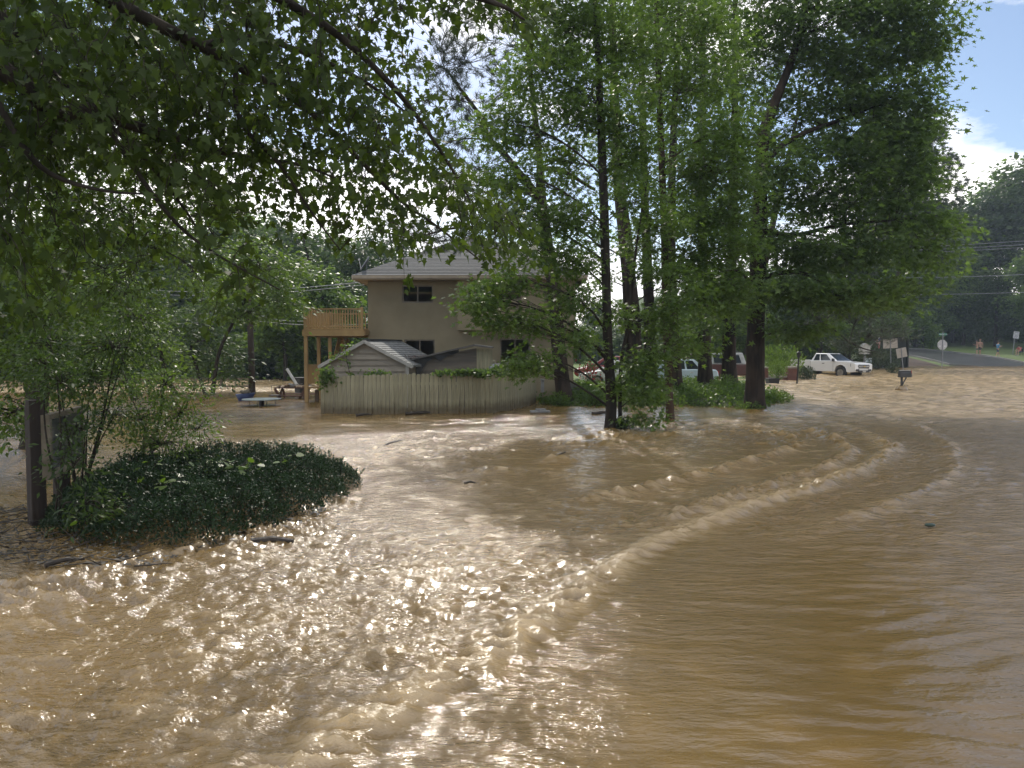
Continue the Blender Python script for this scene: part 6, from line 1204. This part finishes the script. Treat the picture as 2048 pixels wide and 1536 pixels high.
# ================================================================== brick walls, planter, lamp
brick = mat('red_brick', (.17, .065, .045), .85, (.12, .048, .036), 4, .3, 40); mort = mat('mortar', (.30, .27, .24), .95); cap = mat('cap_stone', (.36, .33, .29), .85)
bmesh_ = None
def brick_block(name, label, px0, px1, ytop, Y, depth=.4, capw=.05, z0=-.2):
    global bmesh_
    x0, x1, zt = X(px0, Y), X(px1, Y), Z(ytop, Y); r_o = empty(name, (x0, Y, z0), label, 'wall')
    b_ = MB(); b_.box(((x0 + x1) / 2, Y + depth / 2, (z0 + zt) / 2), (x1 - x0 - .02, depth - .02, zt - z0)); part(b_, 'core', mort, r_o)
    b_ = MB(); b_.box(((x0 + x1) / 2, Y + depth / 2, zt + .03), (x1 - x0 + capw, depth + capw, .07)); part(b_, 'cap_stone', cap, r_o, bevel=.01)
    # at this distance a brick is barely a pixel: real courses, joined
    b_ = MB(); bl, bh = .215, .075; rows = int((zt - z0) / bh)
    for j in range(rows):
        x = x0 - (bl / 2 if j % 2 else 0)
        while x < x1 - .02:
            a0, a1 = max(x, x0) + .005, min(x + bl, x1) - .005
            if a1 - a0 > .03: b_.box(((a0 + a1) / 2, Y + .01 + random.uniform(-.003, .003), z0 + (j + .5) * bh), (a1 - a0, .04, bh - .012)); b_.box(((a0 + a1) / 2, Y + depth - .01, z0 + (j + .5) * bh), (a1 - a0, .04, bh - .012))
            x += bl
        if j % 1 == 0: b_.box((x0 + .006, Y + depth / 2, z0 + (j + .5) * bh), (.03, depth - .06, bh - .012)); b_.box((x1 - .006, Y + depth / 2, z0 + (j + .5) * bh), (.03, depth - .06, bh - .012))
    o = part(b_, 'bricks', brick, r_o); o['kind'] = 'stuff'; return r_o
brick_block('brick_wall', 'low red brick wall between the two furrowed trunks', 1405, 1446, 741, 46.5)
brick_block('brick_wall', 'low red brick wall panel behind the planter box', 1540, 1578, 754, 46.2)
brick_block('brick_pillar', 'red brick pillar just right of the sweetgum trunk', 1526, 1537, 736, 46, .5)
brick_block('brick_pillar', 'red brick pillar beside the black lamp post', 1577, 1595, 735, 46, .55)
pb = empty('planter_box', (X(1550, 43.5), 43.5, -.1), 'black square planter box holding a spiky shrub at the edge of the flood', 'planter')
b_ = MB(); b_.hexa([(X(1541, 43), 43.1, -.1), (X(1559, 43), 43.1, -.1), (X(1559, 43), 43.7, -.1), (X(1541, 43), 43.7, -.1), (X(1539, 43), 43.05, .35), (X(1561, 43), 43.05, .35), (X(1561, 43), 43.75, .35), (X(1539, 43), 43.75, .35)]); part(b_, 'tub', blk, pb, bevel=.01)
lp = empty('lamp_post', (X(1595, 43), 43, -.3), 'slim black post standing in the flood in front of the brick pillar', 'post')
b_ = MB(); b_.cyl((X(1594, 43), 43, -.3), (X(1597, 43), 43, Z(716, 43)), .05, 8, .045); part(b_, 'shaft', blk, lp); b_ = MB(); b_.tube([(X(1597, 43), 43, Z(716, 43)), (X(1597, 43), 43, Z(713, 43)), (X(1597, 43), 43, Z(705, 43)), (X(1597, 43), 43, Z(702, 43))], [.05, .10, .13, .03], 8); part(b_, 'lantern', blk, lp)
# ================================================================== signs on the right
sback = mat('sign_back_metal', (.34, .31, .27), .6, (.28, .255, .22), 3, .1, 10, metal=.2); sgray = mat('steel_post', (.22, .23, .25), .5, metal=.4)
def road_sign(label, px, py0, px1, py1, w_, h_, Y, zw, base_px, base_py, lean=0, m=sback):
    c = Vector((X(px1, Y), Y, Z(py1, Y))); b0 = Vector((X(base_px, Y), Y, zw - .6)); r_o = empty('road_sign', b0, label, 'sign')
    up = (c - Vector((X(base_px, Y), Y, Z(base_py, Y)))).normalized(); tl = math.atan2(up.x, up.z)
    b_ = MB(); b_.bar(b0, c + up * h_ * .48, .055, .04); part(b_, 'post', sgray, r_o)
    b_ = MB(); b_.box(c + Vector((0, -.0 + .035, 0)), (w_, .02, h_), Matrix.Rotation(tl + lean, 3, 'Y')); part(b_, 'panel', m, r_o, bevel=.008)
    return r_o
s1 = 55 / FPX
road_sign('blank-backed rectangular road sign, the wider and more upright of the pair in the flood', 0, 0, 1780, 687, 29 * s1, 19 * s1, 55, .3, 1783.5, 746)
road_sign('blank-backed square road sign tilting left, the smaller of the pair in the flood', 0, 0, 1803, 705.5, 20.5 * 57 / FPX, 19 * 57 / FPX, 57, .33, 1809, 741, -.03)
sY = 66.0; ss = empty('stop_sign', (X(1884, sY), sY, 0), 'grey-backed octagonal stop sign topped by a green street name blade', 'sign')
c = Vector((X(1884, sY), sY, Z(689.5, sY))); rr_ = 10.4 * sY / FPX
b_ = MB(); b_.prism([(c.x + rr_ * math.cos(R(22.5 + 45 * k)), c.z + rr_ * math.sin(R(22.5 + 45 * k))) for k in range(8)], c.y + .03, c.y + .05); part(b_, 'octagon', mat('stop_back', (.40, .40, .41), .5, (.34, .34, .35), 2), ss)
b_ = MB(); b_.box((c.x, c.y, (Z(664, sY) - .3) / 2), (.07, .05, Z(664, sY) + .3)); part(b_, 'post', sgray, ss)
for dx in (-.22, .22): b_ = MB(); b_.cyl((c.x + dx, c.y + .02, c.z - .12), (c.x + dx, c.y + .035, c.z - .12), .07, 10); part(b_, 'reflector', mat('bright_stud', (.75, .75, .75), .3), ss)
b_ = MB(); b_.box((c.x + .01, c.y, Z(668.5, sY)), (.70, .03, .22)); part(b_, 'name_blade', mat('street_green', (.01, .17, .10), .5), ss)
text('MEADOW LN', .13, (c.x + .01, c.y - .018, Z(668.5, sY)), (R(90), 0, 0), mat('sign_letter_white', (.7, .72, .72), .5), ss, sx=.9)
Y = 88.0; sp = empty('speed_limit_sign', (X(2026, Y), Y, float(hill_z(np.array(X(2026, Y)), np.array(Y)))), 'white speed limit sign tilted on a thin post under the right-hand trees', 'sign')
b_ = MB(); b_.bar((X(2024, Y), Y, 0.8), (X(2028, Y), Y, Z(665, Y)), .07, .05); part(b_, 'post', sgray, sp)
b_ = MB(); b_.box((X(2030, Y), Y - .04, Z(670, Y)), (.66, .02, .84), Matrix.Rotation(.12, 3, 'Y')); part(b_, 'panel', mat('limit_white', (.42, .43, .45), .5), sp)
text('SPEED', .17, (X(2030, Y), Y - .06, Z(665, Y)), (R(90), .12, 0), mat('sign_ink', (0, 0, 0)), sp); text('25', .40, (X(2029.5, Y), Y - .06, Z(672.5, Y)), (R(90), .12, 0), mat('sign_ink', (0, 0, 0)), sp, name='digits')
# mailbox
my = 37.0; mb = empty('mailbox', (X(1806, my), my, -.4), 'black mailbox, its sunlit top coloured white, on a braced post, swept by the current', 'mailbox')
mzt, mzb = Z(741, my), Z(754.5, my); mw = 23 * my / FPX
b_ = MB(); n = 8; hw = .12; pr = [(-hw, mzb), (hw, mzb)] + [(hw * math.cos(math.pi * k / n), mzb + (mzt - mzb) * .55 + (mzt - mzb) * .45 * math.sin(math.pi * k / n)) for k in range(n + 1)]
b_.prism([(my + p[0], p[1]) for p in pr], X(1810, my) - mw / 2, X(1810, my) + mw / 2, 'x'); part(b_, 'box', mat('mailbox_black', (.02, .023, .026), .35), mb, bevel=.006)
b_ = MB(); b_.box((X(1810, my), my, mzt + .012), (mw * .86, .14, .02)); part(b_, 'top_highlight', white, mb); b_ = MB(); b_.box((X(1810, my) + mw * .45, my - .13, mzt - .06), (.02, .012, .14)); part(b_, 'flag', red, mb)  # white strip puts the sun's highlight on the black top as colour
b_ = MB(); b_.box((X(1804, my), my, (mzb - .5) / 2), (.075, .075, mzb + .5)); b_.bar((X(1804, my), my, mzb - .42), (X(1813, my), my, mzb - .01), .05, .05); part(b_, 'post', blk, mb)
ms = link('splash', (lambda b_: (b_.ball((0, 0, 0), .30, 14, 8, (1, .8, .85)), b_.build('tmp', None).data)[1])(MB()), None, m if False else bpy.data.materials['muddy_water'])
bpy.data.objects.remove(bpy.data.objects['tmp']); ms.location = (X(1805, my - .2), my - .15, -.02); tag(ms, 'mound of muddy water piled against the mailbox post', 'wave', kind='stuff')
# white gabled box and flag
gb_ = empty('gabled_box', (X(1731, 58), 58, -.2), 'white gabled display box on a post, just behind the nose of the white pickup', 'box')
x0, x1 = X(1722.5, 58), X(1740, 58); b_ = MB(); b_.prism([(x0, Z(708, 58)), (x1, Z(708, 58)), (x1, Z(694, 58)), ((x0 + x1) / 2, Z(687, 58)), (x0, Z(694, 58))], 58, 58.5); part(b_, 'body', mat('aged_white', (.55, .55, .52), .7, (.33, .33, .31), 5), gb_)
for s_ in (-1, 1): b_ = MB(); b_.bar(((x0 + x1) / 2, 58.25, Z(686.6, 58)), ((x0 + x1) / 2 + s_ * (x1 - x0) * .58, 58.25, Z(694.6, 58)), .62, .03); part(b_, 'roof', mat('box_roof', (.38, .37, .35), .8), gb_)
b_ = MB(); b_.box(((x0 + x1) / 2, 58.25, Z(724, 58)), (.1, .1, 1.4)); part(b_, 'post', sgray, gb_)
fl = empty('flag', at(1740, 693, 58), 'small red, white and blue flag drooping from a slanted white staff', 'flag')
b_ = MB(); b_.cyl(at(1739, 694, 58), at(1760, 674, 57.6), .018, 6); part(b_, 'staff', white, fl)
fr, fw, fb = mat('flag_red', (.42, .05, .05), .8), mat('flag_white', (.62, .58, .56), .8), mat('flag_blue', (.05, .06, .20), .8)
p0, p1 = at(1751, 683, 57.8), at(1759.5, 675, 57.6); dn = Vector((.10, 0, -.66)); b_ = MB(); ns = 11
for i in range(ns):
    for j in range(8):
        def q(i_, j_): u, v = i_ / ns, j_ / 8; return p1.lerp(p0, u) + dn * v * (1 - .15 * u) + Vector((.35 * v * u * 0 + .05 * math.sin(6 * u + 4 * v), .05 * math.sin(8 * u + 3 * v), 0)) + Vector((.18 * v * u, 0, 0))
        b_.cur = 2 if (i < 5 and j < 3) else (i % 2); b_.add([q(i, j), q(i + 1, j), q(i + 1, j + 1), q(i, j + 1)], [(0, 1, 2, 3)])
o = part(b_, 'cloth', [fr, fw, fb], fl, smooth=True); o.modifiers.new('t', 'SOLIDIFY').thickness = .006
bs = empty('small_sign', (X(1737, 57), 57, 0), 'small pale blue sign low beside the front of the white pickup', 'sign')
b_ = MB(); b_.box((X(1737, 57), 57, Z(720.5, 57)), (.50, .02, .34)); part(b_, 'panel', mat('pale_blue_sign', (.25, .36, .46), .5, (.42, .48, .52), 6), bs); b_ = MB(); b_.bar((X(1731, 57), 57.03, 0), (X(1731, 57), 57.03, Z(712, 57)), .05); part(b_, 'post', sgray, bs)
# dark screen fence behind the signs
scm = mat('dark_screen', (.016, .022, .020), .8, (.010, .014, .012), 2, .3, 12)
sc_ = empty('screen_fence', (X(1760, 63), 63, 0), 'tall near-black board screen ending sharply beside the road, behind the tilted signs', 'fence')
for i in range(24):
    px = 1745 + (1819 - 1745) * i / 24; b_ = MB(); xa, xb = X(px, 63), X(px + 74 / 24, 63); b_.box(((xa + xb) / 2, 63 + .4 * i / 24, 1.6), (xb - xa - .012, .03, 2 * (Z(676 - .15 * i, 63) - 1.6))); part(b_, 'board', scm, sc_)
for i in range(4): b_ = MB(); b_.box((X(1748 + i * 23.3, 63), 63.25, 1.5), (.12, .12, 3.0)); part(b_, 'post', scm, sc_)
# ================================================================== people on the far verge
skin_m = mat('skin', (.42, .25, .17), .6, (.38, .22, .15), 5)
def skin_mesh(name, V, E, Rd, m, par, root=0):
    me = bpy.data.meshes.new(name); me.from_pydata(V, E, []); me.update(); o = link(name, me, par, m)
    md = o.modifiers.new('skin', 'SKIN')
    for i, r in enumerate(Rd): me.skin_vertices[0].data[i].radius = (r if isinstance(r, tuple) else (r, r))
    for i in range(len(V)): me.skin_vertices[0].data[i].use_root = (i == root)
    o.modifiers.new('sub', 'SUBSURF').levels = 2; o.modifiers['sub'].render_levels = 2; md.use_smooth_shade = True
    return o
def person(label, loc, rz, J, shirt, shorts, hair, sc=1.0, hat=False):
    """J: joint dictionary in metres, x = forward, y = left, z = up"""
    p = empty('person', loc, label, 'person', None, rz); p.scale = (sc, sc, sc)
    g_ = lambda k: Vector(J[k]); H = {}
    names = ['pelvis', 'waist', 'chest', 'neck', 'jaw', 'crown'] ; V = [g_(k) for k in names]; E = [(i, i + 1) for i in range(5)]; Rd = [(.125, .10), (.115, .09), (.145, .10), .052, .078, .070]
    def chain(a, ks, rs):
        i0 = a
        for k, r in zip(ks, rs): V.append(g_(k)); E.append((i0, len(V) - 1)); Rd.append(r); i0 = len(V) - 1
        return i0
    for s_ in ('l', 'r'):
        chain(0, [f'hip_{s_}', f'knee_{s_}', f'ankle_{s_}', f'toe_{s_}'], [.085, .055, .036, .034])
        h_ = chain(2, [f'sh_{s_}', f'el_{s_}', f'wr_{s_}', f'hand_{s_}'], [.052, .038, .026, .030])
        e, w_ = g_(f'wr_{s_}'), g_(f'hand_{s_}'); d = (w_ - e).normalized(); sd_v = d.cross(Vector((0, 0, 1)) if abs(d.z) < .9 else Vector((1, 0, 0))).normalized()
        for k in range(4):
            q0 = w_ + sd_v * (.03 - .02 * k); V.append(q0 + d * (.05 + .01 * (1.5 - abs(k - 1.5)))); E.append((h_, len(V) - 1)); Rd.append(.009)
        V.append(w_ + sd_v * .05 + d * .01); E.append((h_, len(V) - 1)); Rd.append(.011)
    skin_mesh('body', V, E, Rd, skin_m, p)
    hd = (g_('jaw') + g_('crown')) / 2; up = (g_('crown') - g_('neck')).normalized()
    b_ = MB(); b_.ball(hd + up * .045 + Vector((-.018, 0, 0)), .108, 14, 9, (1, .86, .95)); b_.build('hair', hair, p, smooth=True)
    b_ = MB(); b_.ball(hd + Vector((.098, 0, -.01)), .018, 6, 5, (1, .8, 1.6)); b_.build('nose', skin_m, p, smooth=True)
    for y in (-1, 1): b_ = MB(); b_.ball(hd + Vector((.085, .03 * y, .02)), .012, 6, 5); b_.build('eye', blk, p); b_ = MB(); b_.ball(hd + Vector((0, .088 * y, 0)), .022, 6, 5, (.7, .4, 1.3)); b_.build('ear', skin_m, p)
    b_ = MB(); b_.box(hd + Vector((.088, 0, -.048)), (.01, .045, .008)); b_.build('mouth', mat('lips', (.3, .12, .1), .6), p)
    V = [g_('pelvis') + Vector((0, 0, -.02)), g_('waist'), g_('chest'), g_('chest').lerp(g_('neck'), .55)]; E = [(0, 1), (1, 2), (2, 3)]; Rd = [(.150, .125), (.138, .112), (.165, .122), .085]
    for s_ in ('l', 'r'):
        a, b2 = g_(f'sh_{s_}'), g_(f'sh_{s_}').lerp(g_(f'el_{s_}'), .75); V += [a, b2]; E += [(2, len(V) - 2), (len(V) - 2, len(V) - 1)]; Rd += [.075, .062]
    skin_mesh('shirt', V, E, Rd, shirt, p)
    V = [g_('pelvis') + Vector((0, 0, .04)), g_('pelvis') + Vector((0, 0, -.04))]; E = [(0, 1)]; Rd = [(.148, .12), (.145, .12)]
    for s_ in ('l', 'r'):
        a, b2 = g_(f'hip_{s_}') , g_(f'hip_{s_}').lerp(g_(f'knee_{s_}'), .8); V += [a, b2]; E += [(1, len(V) - 2), (len(V) - 2, len(V) - 1)]; Rd += [.105, .088]
    skin_mesh('shorts', V, E, Rd, shorts, p)
    for s_ in ('l', 'r'):
        a, t_ = g_(f'ankle_{s_}'), g_(f'toe_{s_}'); b_ = MB(); b_.tube([a + Vector((-.05, 0, -.05)), a + Vector((.03, 0, -.045)), t_ + Vector((.03, 0, -.01))], [.045, .05, .035], 8); b_.build('shoe', mat('shoe_grey', (.3, .3, .3), .7), p)
    return p
def stand(step=.12, arms='down', bend=0.0, sx=0):
    J = dict(pelvis=(0, 0, .93), waist=(.01, 0, 1.08), chest=(.02 + bend * .4, 0, 1.30), neck=(.03 + bend, 0, 1.50), jaw=(.06 + bend, 0, 1.585), crown=(.05 + bend * 1.1, 0, 1.69))
    for s_, y, d in (('l', 1, 1), ('r', -1, -1)):
        J[f'hip_{s_}'] = (0, .09 * y, .88); J[f'knee_{s_}'] = (.04 + d * step, .095 * y, .49); J[f'ankle_{s_}'] = (d * step * 1.8 - .02, .10 * y, .085); J[f'toe_{s_}'] = (d * step * 1.8 + .14, .12 * y, .04)
        J[f'sh_{s_}'] = (.01 + bend * .8, .19 * y, 1.41)
        if arms == 'down': J[f'el_{s_}'] = (-.02 - d * .06, .24 * y, 1.14); J[f'wr_{s_}'] = (.05 - d * .10, .25 * y, .90); J[f'hand_{s_}'] = (.08 - d * .12, .25 * y, .82)
        else: J[f'el_{s_}'] = (.06, .23 * y, 1.16); J[f'wr_{s_}'] = (.30, .16 * y, 1.24); J[f'hand_{s_}'] = (.39, .13 * y, 1.27)
    return J
def verge(px, py): p = hpt(px, py); return Vector((p.x, p.y, float(hill_z(np.array(p.x), np.array(p.y))) + .0))
hairb, hairl = mat('dark_hair', (.04, .025, .018), .7), mat('light_hair', (.25, .17, .09), .7)
person('person in blue shirt and dark shorts walking with arms held out by the road', verge(1995, 715), R(0), stand(.14, 'out'), mat('blue_shirt', (.10, .32, .55), .8), mat('dark_shorts', (.03, .05, .08), .8), hairb, 1.02)
person('person in a tan top and dark trousers, right one of the pair on the verge', verge(1960, 711), R(200), stand(.06), mat('tan_top', (.40, .24, .17), .8), mat('dark_trousers', (.05, .045, .045), .8), hairl, 1.08)
person('person in a brown top standing close behind, left one of the couple on the verge', verge(1954, 710), R(160), stand(.05, 'out'), mat('brown_top', (.26, .15, .11), .8), mat('grey_trousers', (.10, .09, .08), .8), hairb, .98)
Js = dict(pelvis=(0, 0, .45), waist=(.05, 0, .60), chest=(.12, 0, .80), neck=(.20, 0, .97), jaw=(.25, 0, 1.05), crown=(.26, 0, 1.16))
for s_, y in (('l', 1), ('r', -1)):
    Js[f'hip_{s_}'] = (.02, .09 * y, .43); Js[f'knee_{s_}'] = (.42, .13 * y, .50); Js[f'ankle_{s_}'] = (.44, .13 * y, .085); Js[f'toe_{s_}'] = (.60, .14 * y, .04); Js[f'sh_{s_}'] = (.14, .19 * y, .90); Js[f'el_{s_}'] = (.28, .23 * y, .66); Js[f'wr_{s_}'] = (.46, .16 * y, .60); Js[f'hand_{s_}'] = (.53, .14 * y, .58)
sv = verge(2040, 711); person('person in a coral red shirt sitting low on a folding chair at the right edge', sv, R(195), Js, mat('coral_shirt', (.55, .13, .12), .8), mat('dark_shorts', (0, 0, 0)), hairb)
fc = empty('folding_chair', sv, 'dark folding chair under the seated person in the coral shirt', 'chair')
b_ = MB(); b_.box(sv + Vector((0, 0, .36)), (.46, .46, .04)); part(b_, 'seat', blk, fc); b_ = MB(); b_.box(sv + Vector((.24, 0, .62)), (.04, .46, .44)); part(b_, 'backrest', blk, fc)
for dx in (-.2, .2):
    for dy in (-.2, .2): b_ = MB(); b_.cyl(sv + Vector((dx, dy, 0)), sv + Vector((dx * .8, dy, .36)), .014, 6); part(b_, 'leg', blk, fc)
# ================================================================== drift in the water
drift = mat('wet_driftwood', (.05, .038, .028), .6, (.025, .02, .015), 6, .6, 20)
for i, (px, py, l, r_, a, lab) in enumerate(((1105, 918, .55, .022, .5, 'broken stick standing up out of the standing wave in midstream'), (545, 1083, .42, .04, .1, 'dark short log bobbing at the right foot of the hedge'), (940, 966, .16, .02, 0, 'small dark stick riding the ripples in midstream'), (780, 888, .5, .02, .3, 'thin twig drifting in front of the fence'), (845, 826, 1.1, .05, 0, 'dark plank floating against the fence'), (728, 830, .5, .045, 0, 'short dark plank afloat near the left end of the fence'), (1205, 826, .8, .06, 0, 'floating timber nudging the nearest midstream trunk'), (130, 1124, .32, .025, 0, 'dark stick on the scum line below the post sign'))):
    c = wp(px, py, .04); b_ = MB(); d_ = Vector((math.cos(a) * math.cos(.1 * i), math.sin(.1 * i), math.sin(a) if a > .2 else 0)).normalized(); b_.tube([c - d_ * l / 2, c + Vector((0, .02, .02)), c + d_ * l / 2], [r_, r_ * .9, r_ * .5], 7); o = b_.build('driftwood', drift); tag(o, lab, 'driftwood')
b_ = MB(); b_.box(wp(1080, 823, .05), (.62, .34, .06), rotz(.1)); b_.box(wp(1080, 823, .05) + Vector((.02, 0, .06)), (.3, .2, .06), rotz(.3)); o = b_.build('foam_board', mat('grey_board', (.34, .35, .37), .5, (.15, .15, .16), 6), bevel=.01); tag(o, 'pale floating board at the right end of the fence', 'board')
b_ = MB(); c = wp(1860, 1050, .03); b_.ball(c, .035, 10, 6, (1.8, 1, .6)); o = b_.build('floating_bottle', mat('dark_green_plastic', (.02, .05, .035), .3), smooth=True); tag(o, 'small dark bobbing object alone in the smooth water on the right', 'bottle')
g = np.random.default_rng(44); n = 5200; x = g.uniform(-7.4, -2.3, n); y = g.uniform(6.0, 9.4, n)
d = polyheight(x, y, HP); k = (d < .1) & (d > -.75 - .6 * (x < -5)) & (x < -3.0 + .5 * (y - 7)) & (perlin(x * 2, y * 3, 98) > -.25); x, y = x[k], y[k]
P = np.stack([x, y, .045 + .03 * g.random(len(x))], 1); T = g.normal(size=P.shape); T[:, 2] *= .15
dm_ = link('floating_litter', leaves_mesh('floating_litter', P, T, g.normal(size=P.shape) * .25 + [0, 0, 1], g.uniform(.03, .09, len(P)), g.random(len(P)), 'oval'), None, mat('wet_litter', (.045, .035, .022), .6, (.02, .018, .012), 8)); tag(dm_, 'mat of wet leaves and twigs round the foot of the hedge and sign', 'debris', kind='stuff')
w = Wood(); n = 240; x = g.uniform(-7, -3.4, n); y = g.uniform(6.6, 9.2, n); d = polyheight(x, y, HP); k = (d < .05) & (d > -.8); p0 = np.stack([x[k], y[k], np.full(k.sum(), .05)], 1); a = g.normal(size=p0.shape) * .22; a[:, 2] = abs(a[:, 2]) * .25
V, F = tubes(p0, p0 + a, np.full(len(p0), .007), np.full(len(p0), .003), a * .1, 4, 3); w.add(V, F); o = link('floating_twigs', w.mesh('floating_twigs'), None, drift); tag(o, 'dark twigs caught in the litter round the sign posts', 'twigs', kind='stuff')
# ================================================================== the hazy air
hz = MB(); hz.box((20, 95, 14), (420, 330, 31)); hm = bpy.data.materials.new('air'); hm.use_nodes = True; ht = hm.node_tree; ht.nodes.clear()
ho = N(ht, 'ShaderNodeOutputMaterial'); pv = N(ht, 'ShaderNodeVolumePrincipled'); pv.inputs['Density'].default_value = 0.0006; pv.inputs['Color'].default_value = (0.70, 0.84, 1.0, 1); pv.inputs['Anisotropy'].default_value = 0.0
L(ht, pv.outputs[0], ho.inputs['Volume']); hb_ = hz.build('haze', hm); hb_['kind'] = 'stuff'
